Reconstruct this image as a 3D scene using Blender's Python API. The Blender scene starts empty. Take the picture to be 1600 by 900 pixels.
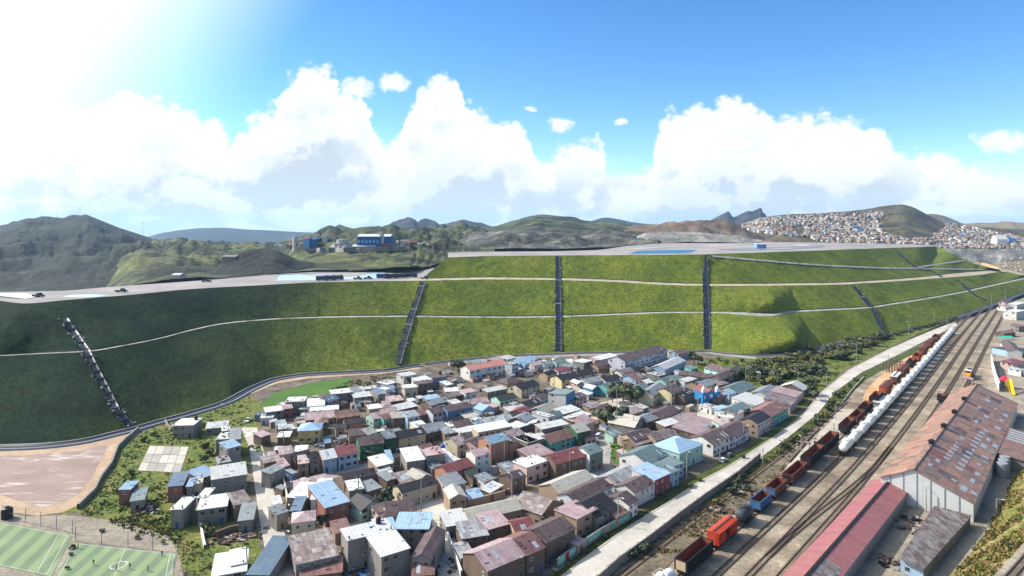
import bpy, bmesh, math, random
import numpy as np
from mathutils import Vector, Matrix, noise
from mathutils.bvhtree import BVHTree
C = bpy.context.scene.collection
SC = bpy.context.scene
R = math.radians
random.seed(7)
# ------------------------------------------------------------------ camera
CAM_H = 51.0
S = 1.9                          # the scene is laid out in units of 1.9 m and brought to metres at the end
F = 1000.0                      # focal length in photo pixels (photo is 1600 x 900), horizon row 350
cd = bpy.data.cameras.new('camera'); cam = bpy.data.objects.new('camera', cd); C.objects.link(cam)
cam.location = (0, 0, CAM_H); cam.rotation_euler = (R(90), 0, 0)
cd.sensor_width = 36.0; cd.lens = 36.0 * F / 1600.0; cd.shift_y = -100.0 / 1600.0
cd.clip_start = 1.0; cd.clip_end = 30000.0
SC.camera = cam
# ------------------------------------------------------------------ light and exposure
SUN_AZ, SUN_EL = -72.0, 38.0    # azimuth from the view axis (left is minus), elevation
SC.view_settings.view_transform = 'Standard'
SC.view_settings.look = 'None'
SC.view_settings.gamma = 1.0
SC.view_settings.exposure = 0.72
SC.view_settings.use_curve_mapping = False
SC.render.engine = 'CYCLES'
SC.cycles.use_denoising = True
SC.cycles.max_bounces = 5; SC.cycles.diffuse_bounces = 3; SC.cycles.volume_bounces = 1
SC.cycles.transparent_max_bounces = 6
sdir = Vector((math.sin(R(SUN_AZ)) * math.cos(R(SUN_EL)), math.cos(R(SUN_AZ)) * math.cos(R(SUN_EL)), math.sin(R(SUN_EL))))
sl = bpy.data.lights.new('sun', 'SUN'); sl.energy = 4.6; sl.angle = R(0.55); sl.color = (1.0, 0.95, 0.87)
so = bpy.data.objects.new('sun', sl); C.objects.link(so)
so.rotation_euler = (-sdir).to_track_quat('-Z', 'Y').to_euler(); so.location = (-300, 200, 400)

W = bpy.data.worlds.new('World'); SC.world = W; W.use_nodes = True
def build_world():
    nt = W.node_tree; N = nt.nodes; Lk = nt.links; N.clear()
    def nd(t, **k):
        n = N.new(t)
        for a, b in k.items(): setattr(n, a, b)
        return n
    def inp(s, v):
        if isinstance(v, bpy.types.NodeSocket): Lk.new(v, s)
        else: s.default_value = v
    def mth(op, a, b=0.0, c=0.0, clamp=False):
        n = nd('ShaderNodeMath', operation=op, use_clamp=clamp)
        inp(n.inputs[0], a); inp(n.inputs[1], b); inp(n.inputs[2], c)
        return n.outputs[0]
    def maprange(v, a, b, c=0.0, d=1.0, smooth=True):
        n = nd('ShaderNodeMapRange', interpolation_type='SMOOTHSTEP' if smooth else 'LINEAR')
        inp(n.inputs[0], v); inp(n.inputs[1], a); inp(n.inputs[2], b); inp(n.inputs[3], c); inp(n.inputs[4], d)
        return n.outputs[0]
    def mixc(f, a, b):
        n = nd('ShaderNodeMix', data_type='RGBA')
        inp(n.inputs[0], f); inp(n.inputs[6], a); inp(n.inputs[7], b)
        return n.outputs[2]
    def comb(x, y, z):
        n = nd('ShaderNodeCombineXYZ'); inp(n.inputs[0], x); inp(n.inputs[1], y); inp(n.inputs[2], z); return n.outputs[0]
    def nz(vec, scale, detail, rough=0.55, dist=0.0):
        n = nd('ShaderNodeTexNoise'); inp(n.inputs['Vector'], vec)
        n.inputs['Scale'].default_value = scale; n.inputs['Detail'].default_value = detail
        n.inputs['Roughness'].default_value = rough; n.inputs['Distortion'].default_value = dist
        return n.outputs[0]
    sky = nd('ShaderNodeTexSky', sky_type='NISHITA')
    sky.sun_disc = False; sky.sun_elevation = R(SUN_EL); sky.sun_rotation = R(SUN_AZ)
    sky.altitude = 2500; sky.air_density = 1.0; sky.dust_density = 0.5; sky.ozone_density = 1.0
    hs = nd('ShaderNodeHueSaturation'); hs.inputs['Saturation'].default_value = SKY_SAT; hs.inputs['Value'].default_value = SKY_VAL
    Lk.new(sky.outputs[0], hs.inputs['Color'])
    skyc = hs.outputs[0]
    tc = nd('ShaderNodeTexCoord')
    nrm = nd('ShaderNodeVectorMath', operation='NORMALIZE'); Lk.new(tc.outputs['Generated'], nrm.inputs[0])
    sp = nd('ShaderNodeSeparateXYZ'); Lk.new(nrm.outputs[0], sp.inputs[0])
    x, y, z = sp.outputs
    az = mth('ARCTAN2', x, y)
    hor = mth('SQRT', mth('ADD', mth('MULTIPLY', x, x), mth('MULTIPLY', y, y)))
    t = mth('DIVIDE', z, mth('MAXIMUM', hor, 0.02))
    # aureole round the sun
    dt = nd('ShaderNodeVectorMath', operation='DOT_PRODUCT'); Lk.new(nrm.outputs[0], dt.inputs[0]); dt.inputs[1].default_value = tuple(sdir)
    ca = dt.outputs['Value']
    glow = mth('POWER', maprange(ca, 0.61, 0.86, 0, 1, False), 1.5)
    skyg = mixc(mth('MULTIPLY', glow, 1.0, clamp=True), skyc, (15, 15.4, 15, 1))
    # cumulus bank: height of its top against azimuth
    prof = [(-300,150),(-100,150),(0,150),(60,148),(150,152),(195,132),(232,132),(262,148),(300,160),(330,172),(350,190),(360,212),(374,186),(396,164),(412,154),(440,150),(447,112),(468,96),(490,88),(522,96),(530,115),(552,125),(571,130),(576,168),(590,204),(605,216),(620,204),(632,188),(640,148),(660,124),(690,106),(710,114),(726,146),(760,164),(790,174),(820,190),(833,206),(836,236),(850,240),(870,222),(900,214),(915,204),(938,206),(946,218),(952,252),(970,258),(1004,254),(1022,236),(1030,178),(1046,160),(1080,155),(1118,146),(1135,133),(1160,140),(1190,150),(1215,166),(1240,170),(1260,163),(1300,165),(1342,172),(1392,184),(1402,214),(1440,228),(1470,222),(1492,224),(1520,240),(1562,258),(1602,266),(1800,262),(2400,240)]
    A0, A1 = -1.15, 1.15
    fc = nd('ShaderNodeFloatCurve'); cm = fc.mapping; cu = cm.curves[0]
    pts = []
    for px, py in prof:
        a = math.atan((px - 800) / F); tt = (350 - py) / F * math.cos(a)
        pts.append(((a - A0) / (A1 - A0), tt * 2.0))
    pts = [(0.0, 0.3)] + pts + [(1.0, 0.25)]
    cu.points[0].location = pts[0]; cu.points[1].location = pts[-1]
    for p in pts[1:-1]: cu.points.new(*p)
    for p in cu.points: p.handle_type = 'VECTOR'
    cm.update()
    p2 = comb(mth('MULTIPLY', az, 1.0), mth('MULTIPLY', t, 1.15), 0.37)
    w1 = mth('SUBTRACT', nz(p2, 16, 5, 0.6), 0.5)
    p2b = comb(mth('ADD', az, 5.0), t, 2.7)
    w2 = mth('SUBTRACT', nz(p2b, 17, 5, 0.6), 0.5)
    azw = mth('ADD', az, mth('MULTIPLY', w1, 0.055))
    Lk.new(mth('DIVIDE', mth('SUBTRACT', azw, A0), A1 - A0), fc.inputs['Value'])
    top = mth('MULTIPLY', fc.outputs[0], 0.5)
    vo = nd('ShaderNodeTexVoronoi', feature='SMOOTH_F1'); vo.inputs['Scale'].default_value = 38; vo.inputs['Smoothness'].default_value = 0.3
    vo.inputs['Detail'].default_value = 2.0; vo.inputs['Roughness'].default_value = 0.6
    Lk.new(p2, vo.inputs['Vector'])
    puff = mth('SUBTRACT', 0.45, vo.outputs['Distance'])
    fine = mth('SUBTRACT', nz(p2, 70, 6, 0.6), 0.5)
    d = mth('ADD', mth('SUBTRACT', top, t), mth('ADD', mth('MULTIPLY', w2, 0.035), mth('ADD', mth('MULTIPLY', puff, 0.022), mth('MULTIPLY', fine, 0.02))))
    alpha = maprange(d, -0.004, 0.016)
    # loose little clouds off the bank
    loose = None
    for px, py, rx, ry in [(614,128,24,17),(876,194,26,13),(972,190,12,7),(560,135,30,18),(1566,222,40,18),(826,170,8,6)]:
        a = math.atan((px - 800) / F); tt = (350 - py) / F * math.cos(a)
        dx = mth('MULTIPLY', mth('SUBTRACT', mth('ADD', az, mth('MULTIPLY', w1, 0.03)), a), F / rx)
        dy = mth('MULTIPLY', mth('SUBTRACT', mth('ADD', t, mth('MULTIPLY', w2, 0.03)), tt), F / ry)
        q = mth('SUBTRACT', 1.0, mth('ADD', mth('MULTIPLY', dx, dx), mth('MULTIPLY', dy, dy)))
        loose = q if loose is None else mth('MAXIMUM', loose, q)
    la = maprange(mth('ADD', loose, mth('ADD', mth('MULTIPLY', fine, 2.2), mth('MULTIPLY', w2, 1.2))), -0.1, 1.0)
    alpha = mth('MAXIMUM', alpha, mth('MULTIPLY', la, 0.9))
    # openings of blue near the horizon
    low = nz(comb(mth('MULTIPLY', az, 0.9), mth('MULTIPLY', t, 3.4), 4.2), 9, 5, 0.6)
    gap = mth('MULTIPLY', maprange(low, 0.52, 0.66), maprange(t, 0.05, 0.004))
    alpha = mth('MULTIPLY', alpha, mth('SUBTRACT', 1.0, mth('MULTIPLY', gap, 0.6)))
    alpha = mth('MULTIPLY', alpha, maprange(az, 1.1, 1.35, 1.0, 0.5))
    # body of the cloud: lit from the sun's side
    def body(ox, oy):
        q = comb(mth('ADD', az, ox), mth('MULTIPLY', mth('ADD', t, oy), 1.25), 1.3)
        return mth('ADD', nz(q, 9, 7, 0.52, 0.3), mth('MULTIPLY', nz(q, 26, 6, 0.6), 0.5))
    b0 = body(0, 0); b1 = body(-0.022, 0.03)
    rel = mth('SUBTRACT', b1, b0)
    sh = maprange(rel, -0.09, 0.15)
    depth = maprange(mth('SUBTRACT', top, t), 0.02, 0.17)
    lowband = maprange(t, 0.10, 0.02)
    thick = maprange(b0, 0.48, 0.92)
    shade = mth('MULTIPLY', mth('ADD', mth('MULTIPLY', sh, 0.8), mth('MULTIPLY', thick, 0.5)), mth('ADD', mth('MULTIPLY', depth, 0.75), 0.25), clamp=True)
    shade = mth('ADD', shade, mth('MULTIPLY', lowband, mth('ADD', mth('MULTIPLY', sh, 0.45), 0.12)), clamp=True)
    cl = mixc(shade, (7.7, 7.8, 7.9, 1), (4.2, 4.95, 5.6, 1))
    cl = mixc(mth('MULTIPLY', glow, 0.85, clamp=True), cl, (14, 14.4, 14.4, 1))
    fin = mixc(alpha, skyg, cl)
    # pale air over the horizon
    hz = maprange(t, 0.10, -0.01)
    fin = mixc(mth('MULTIPLY', hz, 0.22), fin, (6.6, 7.6, 8.6, 1))
    bg = nd('ShaderNodeBackground'); Lk.new(fin, bg.inputs[0]); bg.inputs[1].default_value = 0.094
    out = nd('ShaderNodeOutputWorld'); Lk.new(bg.outputs[0], out.inputs[0])
SKY_SAT, SKY_VAL = 1.32, 1.45
build_world()
W.cycles.sampling_method = 'MANUAL'; W.cycles.sample_map_resolution = 512

# ------------------------------------------------------------------ helpers
def P(px, py, z=0.0):
    """the point of the level z that the photo shows at px, py"""
    D = F * (CAM_H - z) / (py - 350.0)
    return Vector(((px - 800.0) / F * D, D, z))
def PD(px, py, D):
    return Vector(((px - 800.0) / F * D, D, CAM_H - (py - 350.0) / F * D))
def proj(v):
    return (800 + F * v.x / v.y, 350 + F * (CAM_H - v.z) / v.y)
def lin(c):
    return tuple(((v / 255.0) / 12.92 if v <= 10 else (((v / 255.0) + 0.055) / 1.055) ** 2.4) for v in c) + (1.0,)
def curve(pts):
    xs = [p[0] for p in pts]; ys = [p[1] for p in pts]
    n = len(xs); m = [0.0] * n
    dl = [(ys[i+1]-ys[i])/(xs[i+1]-xs[i]) for i in range(n-1)]
    m[0] = dl[0]; m[-1] = dl[-1]
    for i in range(1, n-1):
        m[i] = 0 if dl[i-1]*dl[i] <= 0 else 2*dl[i-1]*dl[i]/(dl[i-1]+dl[i])
    def f(x):
        if x <= xs[0]: return ys[0] + m[0]*(x-xs[0])
        if x >= xs[-1]: return ys[-1] + m[-1]*(x-xs[-1])
        lo = 0
        while xs[lo+1] < x: lo += 1
        h = xs[lo+1]-xs[lo]; t = (x-xs[lo])/h
        return (2*t**3-3*t*t+1)*ys[lo] + (t**3-2*t*t+t)*h*m[lo] + (-2*t**3+3*t*t)*ys[lo+1] + (t**3-t*t)*h*m[lo+1]
    return f
def tag(o, label=None, cat=None, group=None, kind=None):
    if label: o['label'] = label
    if cat: o['category'] = cat
    if group: o['group'] = group
    if kind: o['kind'] = kind
    return o
def mesh_obj(name, verts, faces, mats, parent=None, midx=None, smooth=False):
    me = bpy.data.meshes.new(name); me.from_pydata([tuple(v) for v in verts], [], faces)
    for m in (mats if isinstance(mats, (list, tuple)) else [mats]): me.materials.append(m)
    if midx: me.polygons.foreach_set('material_index', midx)
    if smooth: me.polygons.foreach_set('use_smooth', [True] * len(me.polygons))
    me.update()
    o = bpy.data.objects.new(name, me); C.objects.link(o)
    if parent: o.parent = parent
    return o
def empty(name, loc, rz=0.0):
    o = bpy.data.objects.new(name, None); C.objects.link(o); o.location = loc; o.rotation_euler = (0, 0, rz)
    o.empty_display_size = 0.5
    return o
class MB:
    """collects boxes, tubes, prisms into one mesh"""
    def __init__(s): s.v = []; s.f = []; s.m = []
    def add(s, vs, fs, mi=0):
        b = len(s.v); s.v += [Vector(v) for v in vs]; s.f += [tuple(i + b for i in f) for f in fs]; s.m += [mi] * len(fs); return s
    def box(s, x0, y0, z0, x1, y1, z1, mi=0):
        return s.add([(x0,y0,z0),(x1,y0,z0),(x1,y1,z0),(x0,y1,z0),(x0,y0,z1),(x1,y0,z1),(x1,y1,z1),(x0,y1,z1)],
                     [(0,3,2,1),(4,5,6,7),(0,1,5,4),(1,2,6,5),(2,3,7,6),(3,0,4,7)], mi)
    def tube(s, a, b, r0, r1=None, n=8, mi=0, caps=True):
        a = Vector(a); b = Vector(b); r1 = r0 if r1 is None else r1
        d = (b - a).normalized(); u = d.orthogonal().normalized(); w = d.cross(u)
        vs = []
        for p, r in ((a, r0), (b, r1)):
            for i in range(n):
                an = 2*math.pi*i/n; vs.append(p + (u*math.cos(an) + w*math.sin(an))*r)
        fs = [(i, (i+1) % n, n+(i+1) % n, n+i) for i in range(n)]
        if caps: fs += [tuple(range(n-1, -1, -1)), tuple(range(n, 2*n))]
        return s.add(vs, fs, mi)
    def lathe(s, c, prof, n=10, mi=0):
        c = Vector(c); vs = []; fs = []
        for r, z in prof:
            for i in range(n):
                an = 2*math.pi*i/n; vs.append(c + Vector((r*math.cos(an), r*math.sin(an), z)))
        for k in range(len(prof)-1):
            for i in range(n):
                fs.append((k*n+i, k*n+(i+1) % n, (k+1)*n+(i+1) % n, (k+1)*n+i))
        fs.append(tuple(range(n-1, -1, -1))); fs.append(tuple((len(prof)-1)*n+i for i in range(n)))
        return s.add(vs, fs, mi)
    def blob(s, c, r, sub=1, amp=0.25, sq=1.0, mi=0, seed=0):
        bm = bmesh.new(); bmesh.ops.create_icosphere(bm, subdivisions=sub, radius=1.0)
        c = Vector(c); vs = []
        for v in bm.verts:
            k = 1 + amp * noise.noise(v.co*1.7 + Vector((seed*3.1, seed*1.7, c.x)))*1.6
            vs.append(c + Vector((v.co.x*r*k, v.co.y*r*k, v.co.z*r*k*sq)))
        fs = [tuple(v.index for v in f.verts) for f in bm.faces]; bm.free()
        return s.add(vs, fs, mi)
    def build(s, name, mats, parent=None, smooth=False):
        return mesh_obj(name, s.v, s.f, mats, parent, s.m, smooth)
def copy_tree(o, parent=None):
    c = o.copy(); C.objects.link(c)
    if parent: c.parent = parent
    for ch in list(o.children): copy_tree(ch, c)
    return c
# ------------------------------------------------------------------ materials
MATS = {}
def new_mat(name):
    m = bpy.data.materials.new(name); m.use_nodes = True
    nt = m.node_tree; b = nt.nodes['Principled BSDF']; b.inputs['Specular IOR Level'].default_value = 0.25
    MATS[name] = m
    return m, nt, b
def n_noise(nt, vec, scale, detail=6, rough=0.6, dist=0.0):
    n = nt.nodes.new('ShaderNodeTexNoise'); n.inputs['Scale'].default_value = scale; n.inputs['Detail'].default_value = detail
    n.inputs['Roughness'].default_value = rough; n.inputs['Distortion'].default_value = dist
    if vec: nt.links.new(vec, n.inputs['Vector'])
    return n.outputs[0]
def n_ramp(nt, fac, stops, interp='LINEAR'):
    n = nt.nodes.new('ShaderNodeValToRGB'); cr = n.color_ramp; cr.interpolation = interp
    while len(cr.elements) < len(stops): cr.elements.new(0.5)
    for e, (p, c) in zip(cr.elements, stops): e.position = p; e.color = c if len(c) == 4 else lin(c)
    nt.links.new(fac, n.inputs[0]); return n.outputs[0]
def n_mix(nt, f, a, b, mode='MIX'):
    n = nt.nodes.new('ShaderNodeMix'); n.data_type = 'RGBA'; n.blend_type = mode
    for s, v in ((n.inputs[0], f), (n.inputs[6], a), (n.inputs[7], b)):
        if isinstance(v, bpy.types.NodeSocket): nt.links.new(v, s)
        elif isinstance(v, (int, float)): s.default_value = v
        else: s.default_value = v if len(v) == 4 else lin(v)
    return n.outputs[2]
def n_math(nt, op, a, b=0.0, clamp=False):
    n = nt.nodes.new('ShaderNodeMath'); n.operation = op; n.use_clamp = clamp
    for s, v in ((n.inputs[0], a), (n.inputs[1], b)):
        if isinstance(v, bpy.types.NodeSocket): nt.links.new(v, s)
        else: s.default_value = v
    return n.outputs[0]
def n_coord(nt, out='Object'):
    return nt.nodes.new('ShaderNodeTexCoord').outputs[out]
def n_pos(nt):
    v = nt.nodes.new('ShaderNodeVectorMath'); v.operation = 'SCALE'; v.inputs[3].default_value = 1.0 / S
    nt.links.new(nt.nodes.new('ShaderNodeNewGeometry').outputs['Position'], v.inputs[0]); return v.outputs[0]
def n_map(nt, vec, scale=(1,1,1), rot=(0,0,0)):
    n = nt.nodes.new('ShaderNodeMapping'); n.inputs['Scale'].default_value = scale; n.inputs['Rotation'].default_value = rot
    nt.links.new(vec, n.inputs[0]); return n.outputs[0]
def n_bump(nt, b, h, strength, dist):
    n = nt.nodes.new('ShaderNodeBump'); n.inputs['Strength'].default_value = strength; n.inputs['Distance'].default_value = dist
    nt.links.new(h, n.inputs['Height']); nt.links.new(n.outputs[0], b.inputs['Normal'])
def ground_mat(name, stops, scale=0.15, detail=10, rough=0.65, fine=None, bump=0.0, bdist=0.3, stretch=(1,1,1), rough_v=0.95, warp=0.0, rot=(0,0,0)):
    """world-space mottled surface: broad patches through a ramp, fine grain multiplied in"""
    m, nt, b = new_mat(name)
    pos = n_map(nt, n_pos(nt), stretch, rot)
    col = n_ramp(nt, n_noise(nt, pos, scale, detail, rough, warp), stops)
    if fine:
        sc, lo, hi = fine
        g = n_noise(nt, pos, sc, 4, 0.7)
        col = n_mix(nt, 1.0, col, n_ramp(nt, g, [(0.3, (lo, lo, lo, 1)), (0.7, (hi, hi, hi, 1))]), 'MULTIPLY')
        if bump: n_bump(nt, b, g, bump, bdist)
    nt.links.new(col, b.inputs['Base Color']); b.inputs['Roughness'].default_value = rough_v
    return m
def flat_mat(name, c, rough=0.7, metal=0.0, var=0.12, scale=3.0):
    m, nt, b = new_mat(name)
    col = n_ramp(nt, n_noise(nt, n_coord(nt), scale, 6, 0.65), [(0.3, tuple(v*(1-var) for v in lin(c)[:3])+(1,)), (0.7, tuple(min(1, v*(1+var)) for v in lin(c)[:3])+(1,))])
    nt.links.new(col, b.inputs['Base Color']); b.inputs['Roughness'].default_value = rough; b.inputs['Metallic'].default_value = metal
    return m
# ------------------------------------------------------------------ terrain
def grass_mat():
    m, nt, b = new_mat('bank_grass')
    pos = n_pos(nt)
    sx = nt.nodes.new('ShaderNodeSeparateXYZ'); nt.links.new(pos, sx.inputs[0])
    broad = n_noise(nt, n_map(nt, pos, (1, 1, 0.55)), 0.05, 9, 0.66)
    base_green = n_ramp(nt, broad, [(0.28, (76, 88, 34)), (0.44, (91, 103, 37)), (0.56, (103, 112, 41)), (0.66, (114, 116, 48)), (0.78, (110, 100, 58))])
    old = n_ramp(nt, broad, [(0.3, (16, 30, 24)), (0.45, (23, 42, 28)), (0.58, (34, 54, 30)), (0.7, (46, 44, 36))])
    # the left end takes a darker green ramp, blending out towards the middle
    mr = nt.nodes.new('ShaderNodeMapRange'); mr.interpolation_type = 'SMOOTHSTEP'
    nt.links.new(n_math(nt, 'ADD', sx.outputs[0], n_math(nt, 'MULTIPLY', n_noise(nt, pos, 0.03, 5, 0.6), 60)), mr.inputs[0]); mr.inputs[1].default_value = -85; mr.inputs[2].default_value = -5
    col = n_mix(nt, mr.outputs[0], old, base_green)
    tuft = n_noise(nt, pos, 0.95, 5, 0.82)
    col = n_mix(nt, 1.0, col, n_ramp(nt, tuft, [(0.34, (0.28, 0.32, 0.28, 1)), (0.46, (0.84, 0.87, 0.8, 1)), (0.64, (1.6, 1.55, 1.35, 1))]), 'MULTIPLY')
    dots = n_noise(nt, pos, 2.6, 2, 0.6)
    col = n_mix(nt, n_ramp(nt, dots, [(0.60, (0, 0, 0, 1)), (0.68, (0.7, 0.7, 0.7, 1))]), col, (40, 48, 24))
    stk = n_noise(nt, n_map(nt, pos, (1, 1, 0.2)), 0.28, 4, 0.65)
    col = n_mix(nt, 0.5, col, n_ramp(nt, stk, [(0.35, (0.62, 0.66, 0.6, 1)), (0.65, (1.3, 1.25, 1.15, 1))]), 'MULTIPLY')
    nt.links.new(col, b.inputs['Base Color']); b.inputs['Roughness'].default_value = 0.95; b.inputs['Specular IOR Level'].default_value = 0.1
    n_bump(nt, b, tuft, 0.7, 0.9)
    return m
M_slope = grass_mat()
M_hill = ground_mat('hill_grass', [(0.38, (26, 31, 27)), (0.47, (46, 52, 38)), (0.55, (82, 88, 52)), (0.65, (106, 108, 68)), (0.76, (118, 110, 82))], 0.026, 10, 0.7, (0.16, 0.5, 1.35), 0.7, 8, (0.7, 1.6, 1))
M_cone = ground_mat('hill_brown', [(0.34, (48, 44, 38)), (0.5, (80, 74, 56)), (0.66, (104, 98, 68)), (0.78, (124, 110, 88))], 0.02, 10, 0.7, (0.16, 0.5, 1.35), 0.7, 8)
M_hill_dark = ground_mat('hill_scrub', [(0.32, (14, 20, 20)), (0.48, (26, 34, 28)), (0.6, (42, 48, 36)), (0.72, (74, 70, 54))], 0.014, 10, 0.68, (0.1, 0.5, 1.35), 0.8, 9, (1, 1, 0.5))
M_far = ground_mat('far_mountain', [(0.35, (14, 20, 22)), (0.65, (28, 34, 32))], 0.006, 8, 0.6)
M_rock = ground_mat('crag_rock', [(0.3, (22, 20, 22)), (0.5, (44, 40, 40)), (0.7, (78, 70, 66))], 0.012, 9, 0.7, (0.05, 0.5, 1.3), 0.7, 14, (1, 1, 0.4))
M_pitdark = ground_mat('pit_rock_dark', [(0.35, (44, 44, 42)), (0.5, (78, 78, 72)), (0.6, (118, 114, 104)), (0.7, (156, 150, 138))], 0.05, 10, 0.72, (0.25, 0.5, 1.3), 0.7, 5, (1, 1, 1.6))
M_pitbrown = ground_mat('pit_rock_brown', [(0.3, (66, 56, 48)), (0.5, (100, 84, 72)), (0.7, (132, 116, 100))], 0.03, 9, 0.65, (0.3, 0.6, 1.3), 0.6, 4, (1, 1, 1.5))
M_pitgrey = ground_mat('pit_rock_grey', [(0.3, (82, 82, 78)), (0.5, (128, 126, 118)), (0.7, (168, 162, 152))], 0.05, 9, 0.7, (0.3, 0.5, 1.3), 0.7, 4, (1, 1, 0.3))
M_brownhill = ground_mat('moor', [(0.3, (92, 78, 66)), (0.5, (122, 106, 86)), (0.7, (112, 116, 78))], 0.01, 8, 0.6, (0.08, 0.6, 1.3), 0.5, 8)
M_plateau = ground_mat('plateau_gravel', [(0.3, (118, 114, 112)), (0.5, (140, 134, 132)), (0.7, (158, 150, 144))], 0.05, 8, 0.6, (1.2, 0.85, 1.12))
M_track = ground_mat('bench_track_earth', [(0.34, (104, 100, 72)), (0.46, (152, 140, 120)), (0.7, (186, 172, 150))], 0.25, 8, 0.7)
M_track_grey = ground_mat('bench_track_concrete', [(0.36, (84, 92, 66)), (0.46, (138, 138, 128)), (0.7, (172, 170, 162))], 0.3, 8, 0.72)

BV = {}
def keep(key, verts, faces):
    BV.setdefault(key, []).append(BVHTree.FromPolygons([tuple(v) for v in verts], faces))
def ray(px, py, keys):
    d = Vector(((px - 800) / F, 1.0, (350 - py) / F)).normalized(); best = None
    for k in keys:
        for t in BV.get(k, []):
            h = t.ray_cast(Vector((0, 0, CAM_H)), d)
            if h[0] is not None and (best is None or h[3] < best[1]): best = (h[0], h[3], h[1])
    return best
def grid_obj(name, rows, mats, kind='structure', smooth=True, key=None, midx=None):
    nr = len(rows); nc = len(rows[0])
    vs = [v for r in rows for v in r]
    fs = [(r*nc+c, r*nc+c+1, (r+1)*nc+c+1, (r+1)*nc+c) for r in range(nr-1) for c in range(nc-1)]
    o = mesh_obj(name, vs, fs, mats, None, midx, smooth)
    if kind: o['kind'] = kind
    if key: keep(key, vs, fs)
    return o
def fbm(v, sc, oct=5): return noise.fractal(v * sc, 1.0, 2.1, oct)

XS = [-160 + 4 * i for i in range(457)]      # photo columns from -160 to 1664
toe_f = curve([(-160,710),(-60,700),(0,694),(60,692),(120,686),(180,673),(205,667),(240,657),(300,641),(350,625),(390,604),(430,589),(480,582),(540,579),(600,576),(640,570),(700,562),(780,555),(870,551),(900,550),(1000,548),(1100,547),(1130,550),(1180,553),(1230,549),(1270,543),(1310,533),(1370,524),(1420,513),(1480,498),(1540,478),(1600,455),(1664,432)])
b1_f = curve([(-160,562),(0,556),(60,553),(140,549),(190,541),(250,529),(300,516),(350,506),(400,501),(450,498),(500,496.5),(560,495.5),(640,495),(720,496),(800,496.5),(870,495.5),(950,492.5),(1000,490.5),(1050,489),(1110,489),(1150,491),(1185,494),(1200,494),(1240,488),(1290,485),(1350,482),(1400,475),(1450,467),(1500,458),(1550,447),(1600,436),(1664,420)])
b2_f = curve([(-160,452),(0,470),(40,474),(100,469),(200,461),(300,451.5),(400,446),(500,441),(600,439),(660,438.5),(760,436.5),(870,437.5),(960,440.5),(1040,445),(1100,446.5),(1180,446.5),(1220,446),(1300,445),(1360,442),(1420,438),(1480,433.5),(1530,429.5),(1570,424.5),(1600,430),(1664,415)])
def seg_dist(p, A, B):
    e = B - A; q = p - A
    t = np.clip((q*e).sum(1)/np.maximum(1e-9, (e*e).sum(1)), 0, 1)
    d = np.sqrt(((q - e*t[:, None])**2).sum(1)); i = int(d.argmin())
    return float(d[i]), i
def resolve(front, base, k, zbase, w=9):
    """heights of a terrace edge so that the bank below it keeps the slope 1:k"""
    bp = np.array([(p.x, p.y) for p in base]); A = bp[:-1]; B = bp[1:]; zs = []
    for i, x in enumerate(XS):
        lo, hi = zbase[i], 48.0
        py = front(x)
        for _ in range(26):
            z = (lo + hi) / 2; p = P(x, py, z)
            dm, j = seg_dist(np.array((p.x, p.y)), A, B)
            if p.y > base[i].y and dm > k*(z-zbase[j]): lo = z
            else: hi = z
        zs.append(z)
    return [sum(zs[max(0, i-w):i+w+1])/len(zs[max(0, i-w):i+w+1]) for i in range(len(zs))]
toe = [P(x, toe_f(x), 0.0) for x in XS]
z1 = resolve(b1_f, toe, 1.9, [0.0]*len(XS))
B1 = [P(x, b1_f(x), z) for x, z in zip(XS, z1)]
b1i_f = lambda x: b1_f(x) - (2.1 + 3.5*math.exp(-((x-1190)/45.0)**2) - 0.6*(x < 500))
B1i = [P(x, b1i_f(x), z) for x, z in zip(XS, z1)]
z2 = resolve(b2_f, B1i, 1.9, z1)
B2 = [P(x, b2_f(x), z) for x, z in zip(XS, z2)]
b2i_f = lambda x: b2_f(x) - (3.1 + 2.6*math.exp(-((x-1510)/60.0)**2))
B2i = [P(x, b2i_f(x), z) for x, z in zip(XS, z2)]
def bank(name, A, B, rows, mats, midx_f, key, amp=0.22, butt=0.0):
    out = []
    for r in range(rows+1):
        s = r/rows; row = []
        for a, b in zip(A, B):
            p = a.lerp(b, s)
            k = min(1.0, 4*s*(1-s)+0.05)
            n = fbm(p, 0.35, 4)*amp*k + fbm(p, 0.035, 3)*0.55*k
            bx = proj(p)[0]
            rx = (1196+(1-s)*26) if butt > 12 else (1186+(1-s)*8); ex = (1248+(1-s)*26) if butt > 12 else 1238
            u = (bx-1108)/(rx-1108) if bx < rx else (ex-bx)/(ex-rx)
            bul = (max(0.0, min(1.0, u))**(1.25 if bx < rx else 1.0))*butt*(math.sin(math.pi*(0.05+0.9*s)) if butt > 0 else 0)
            if 0 < butt < 12 and bx < 120:      # the corner at the far left end
                r2 = 6+34*s; u2 = (120-bx)/(120-r2) if bx > r2 else (bx+170)/(r2+170)
                bul += max(0.0, min(1.0, u2))*5*math.sin(math.pi*(0.03+0.94*s))
            row.append(p + Vector((0, -0.4, 0.9))*n + Vector((0.25, -0.9, 0.1))*bul)
        out.append(row)
    nc = len(A)-1
    mi = [midx_f(c) for r in range(rows) for c in range(nc)]
    return grid_obj(name, out, mats, 'structure', True, key, mi)
def dens(A):   # twice the columns
    o = []
    for i in range(len(A)-1): o += [A[i], (A[i]+A[i+1])/2]
    return o + [A[-1]]
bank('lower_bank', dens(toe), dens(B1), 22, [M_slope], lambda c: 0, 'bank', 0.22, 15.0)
bank('middle_bank', dens(B1i), dens(B2), 22, [M_slope], lambda c: 0, 'bank', 0.22, 10.0)
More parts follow.
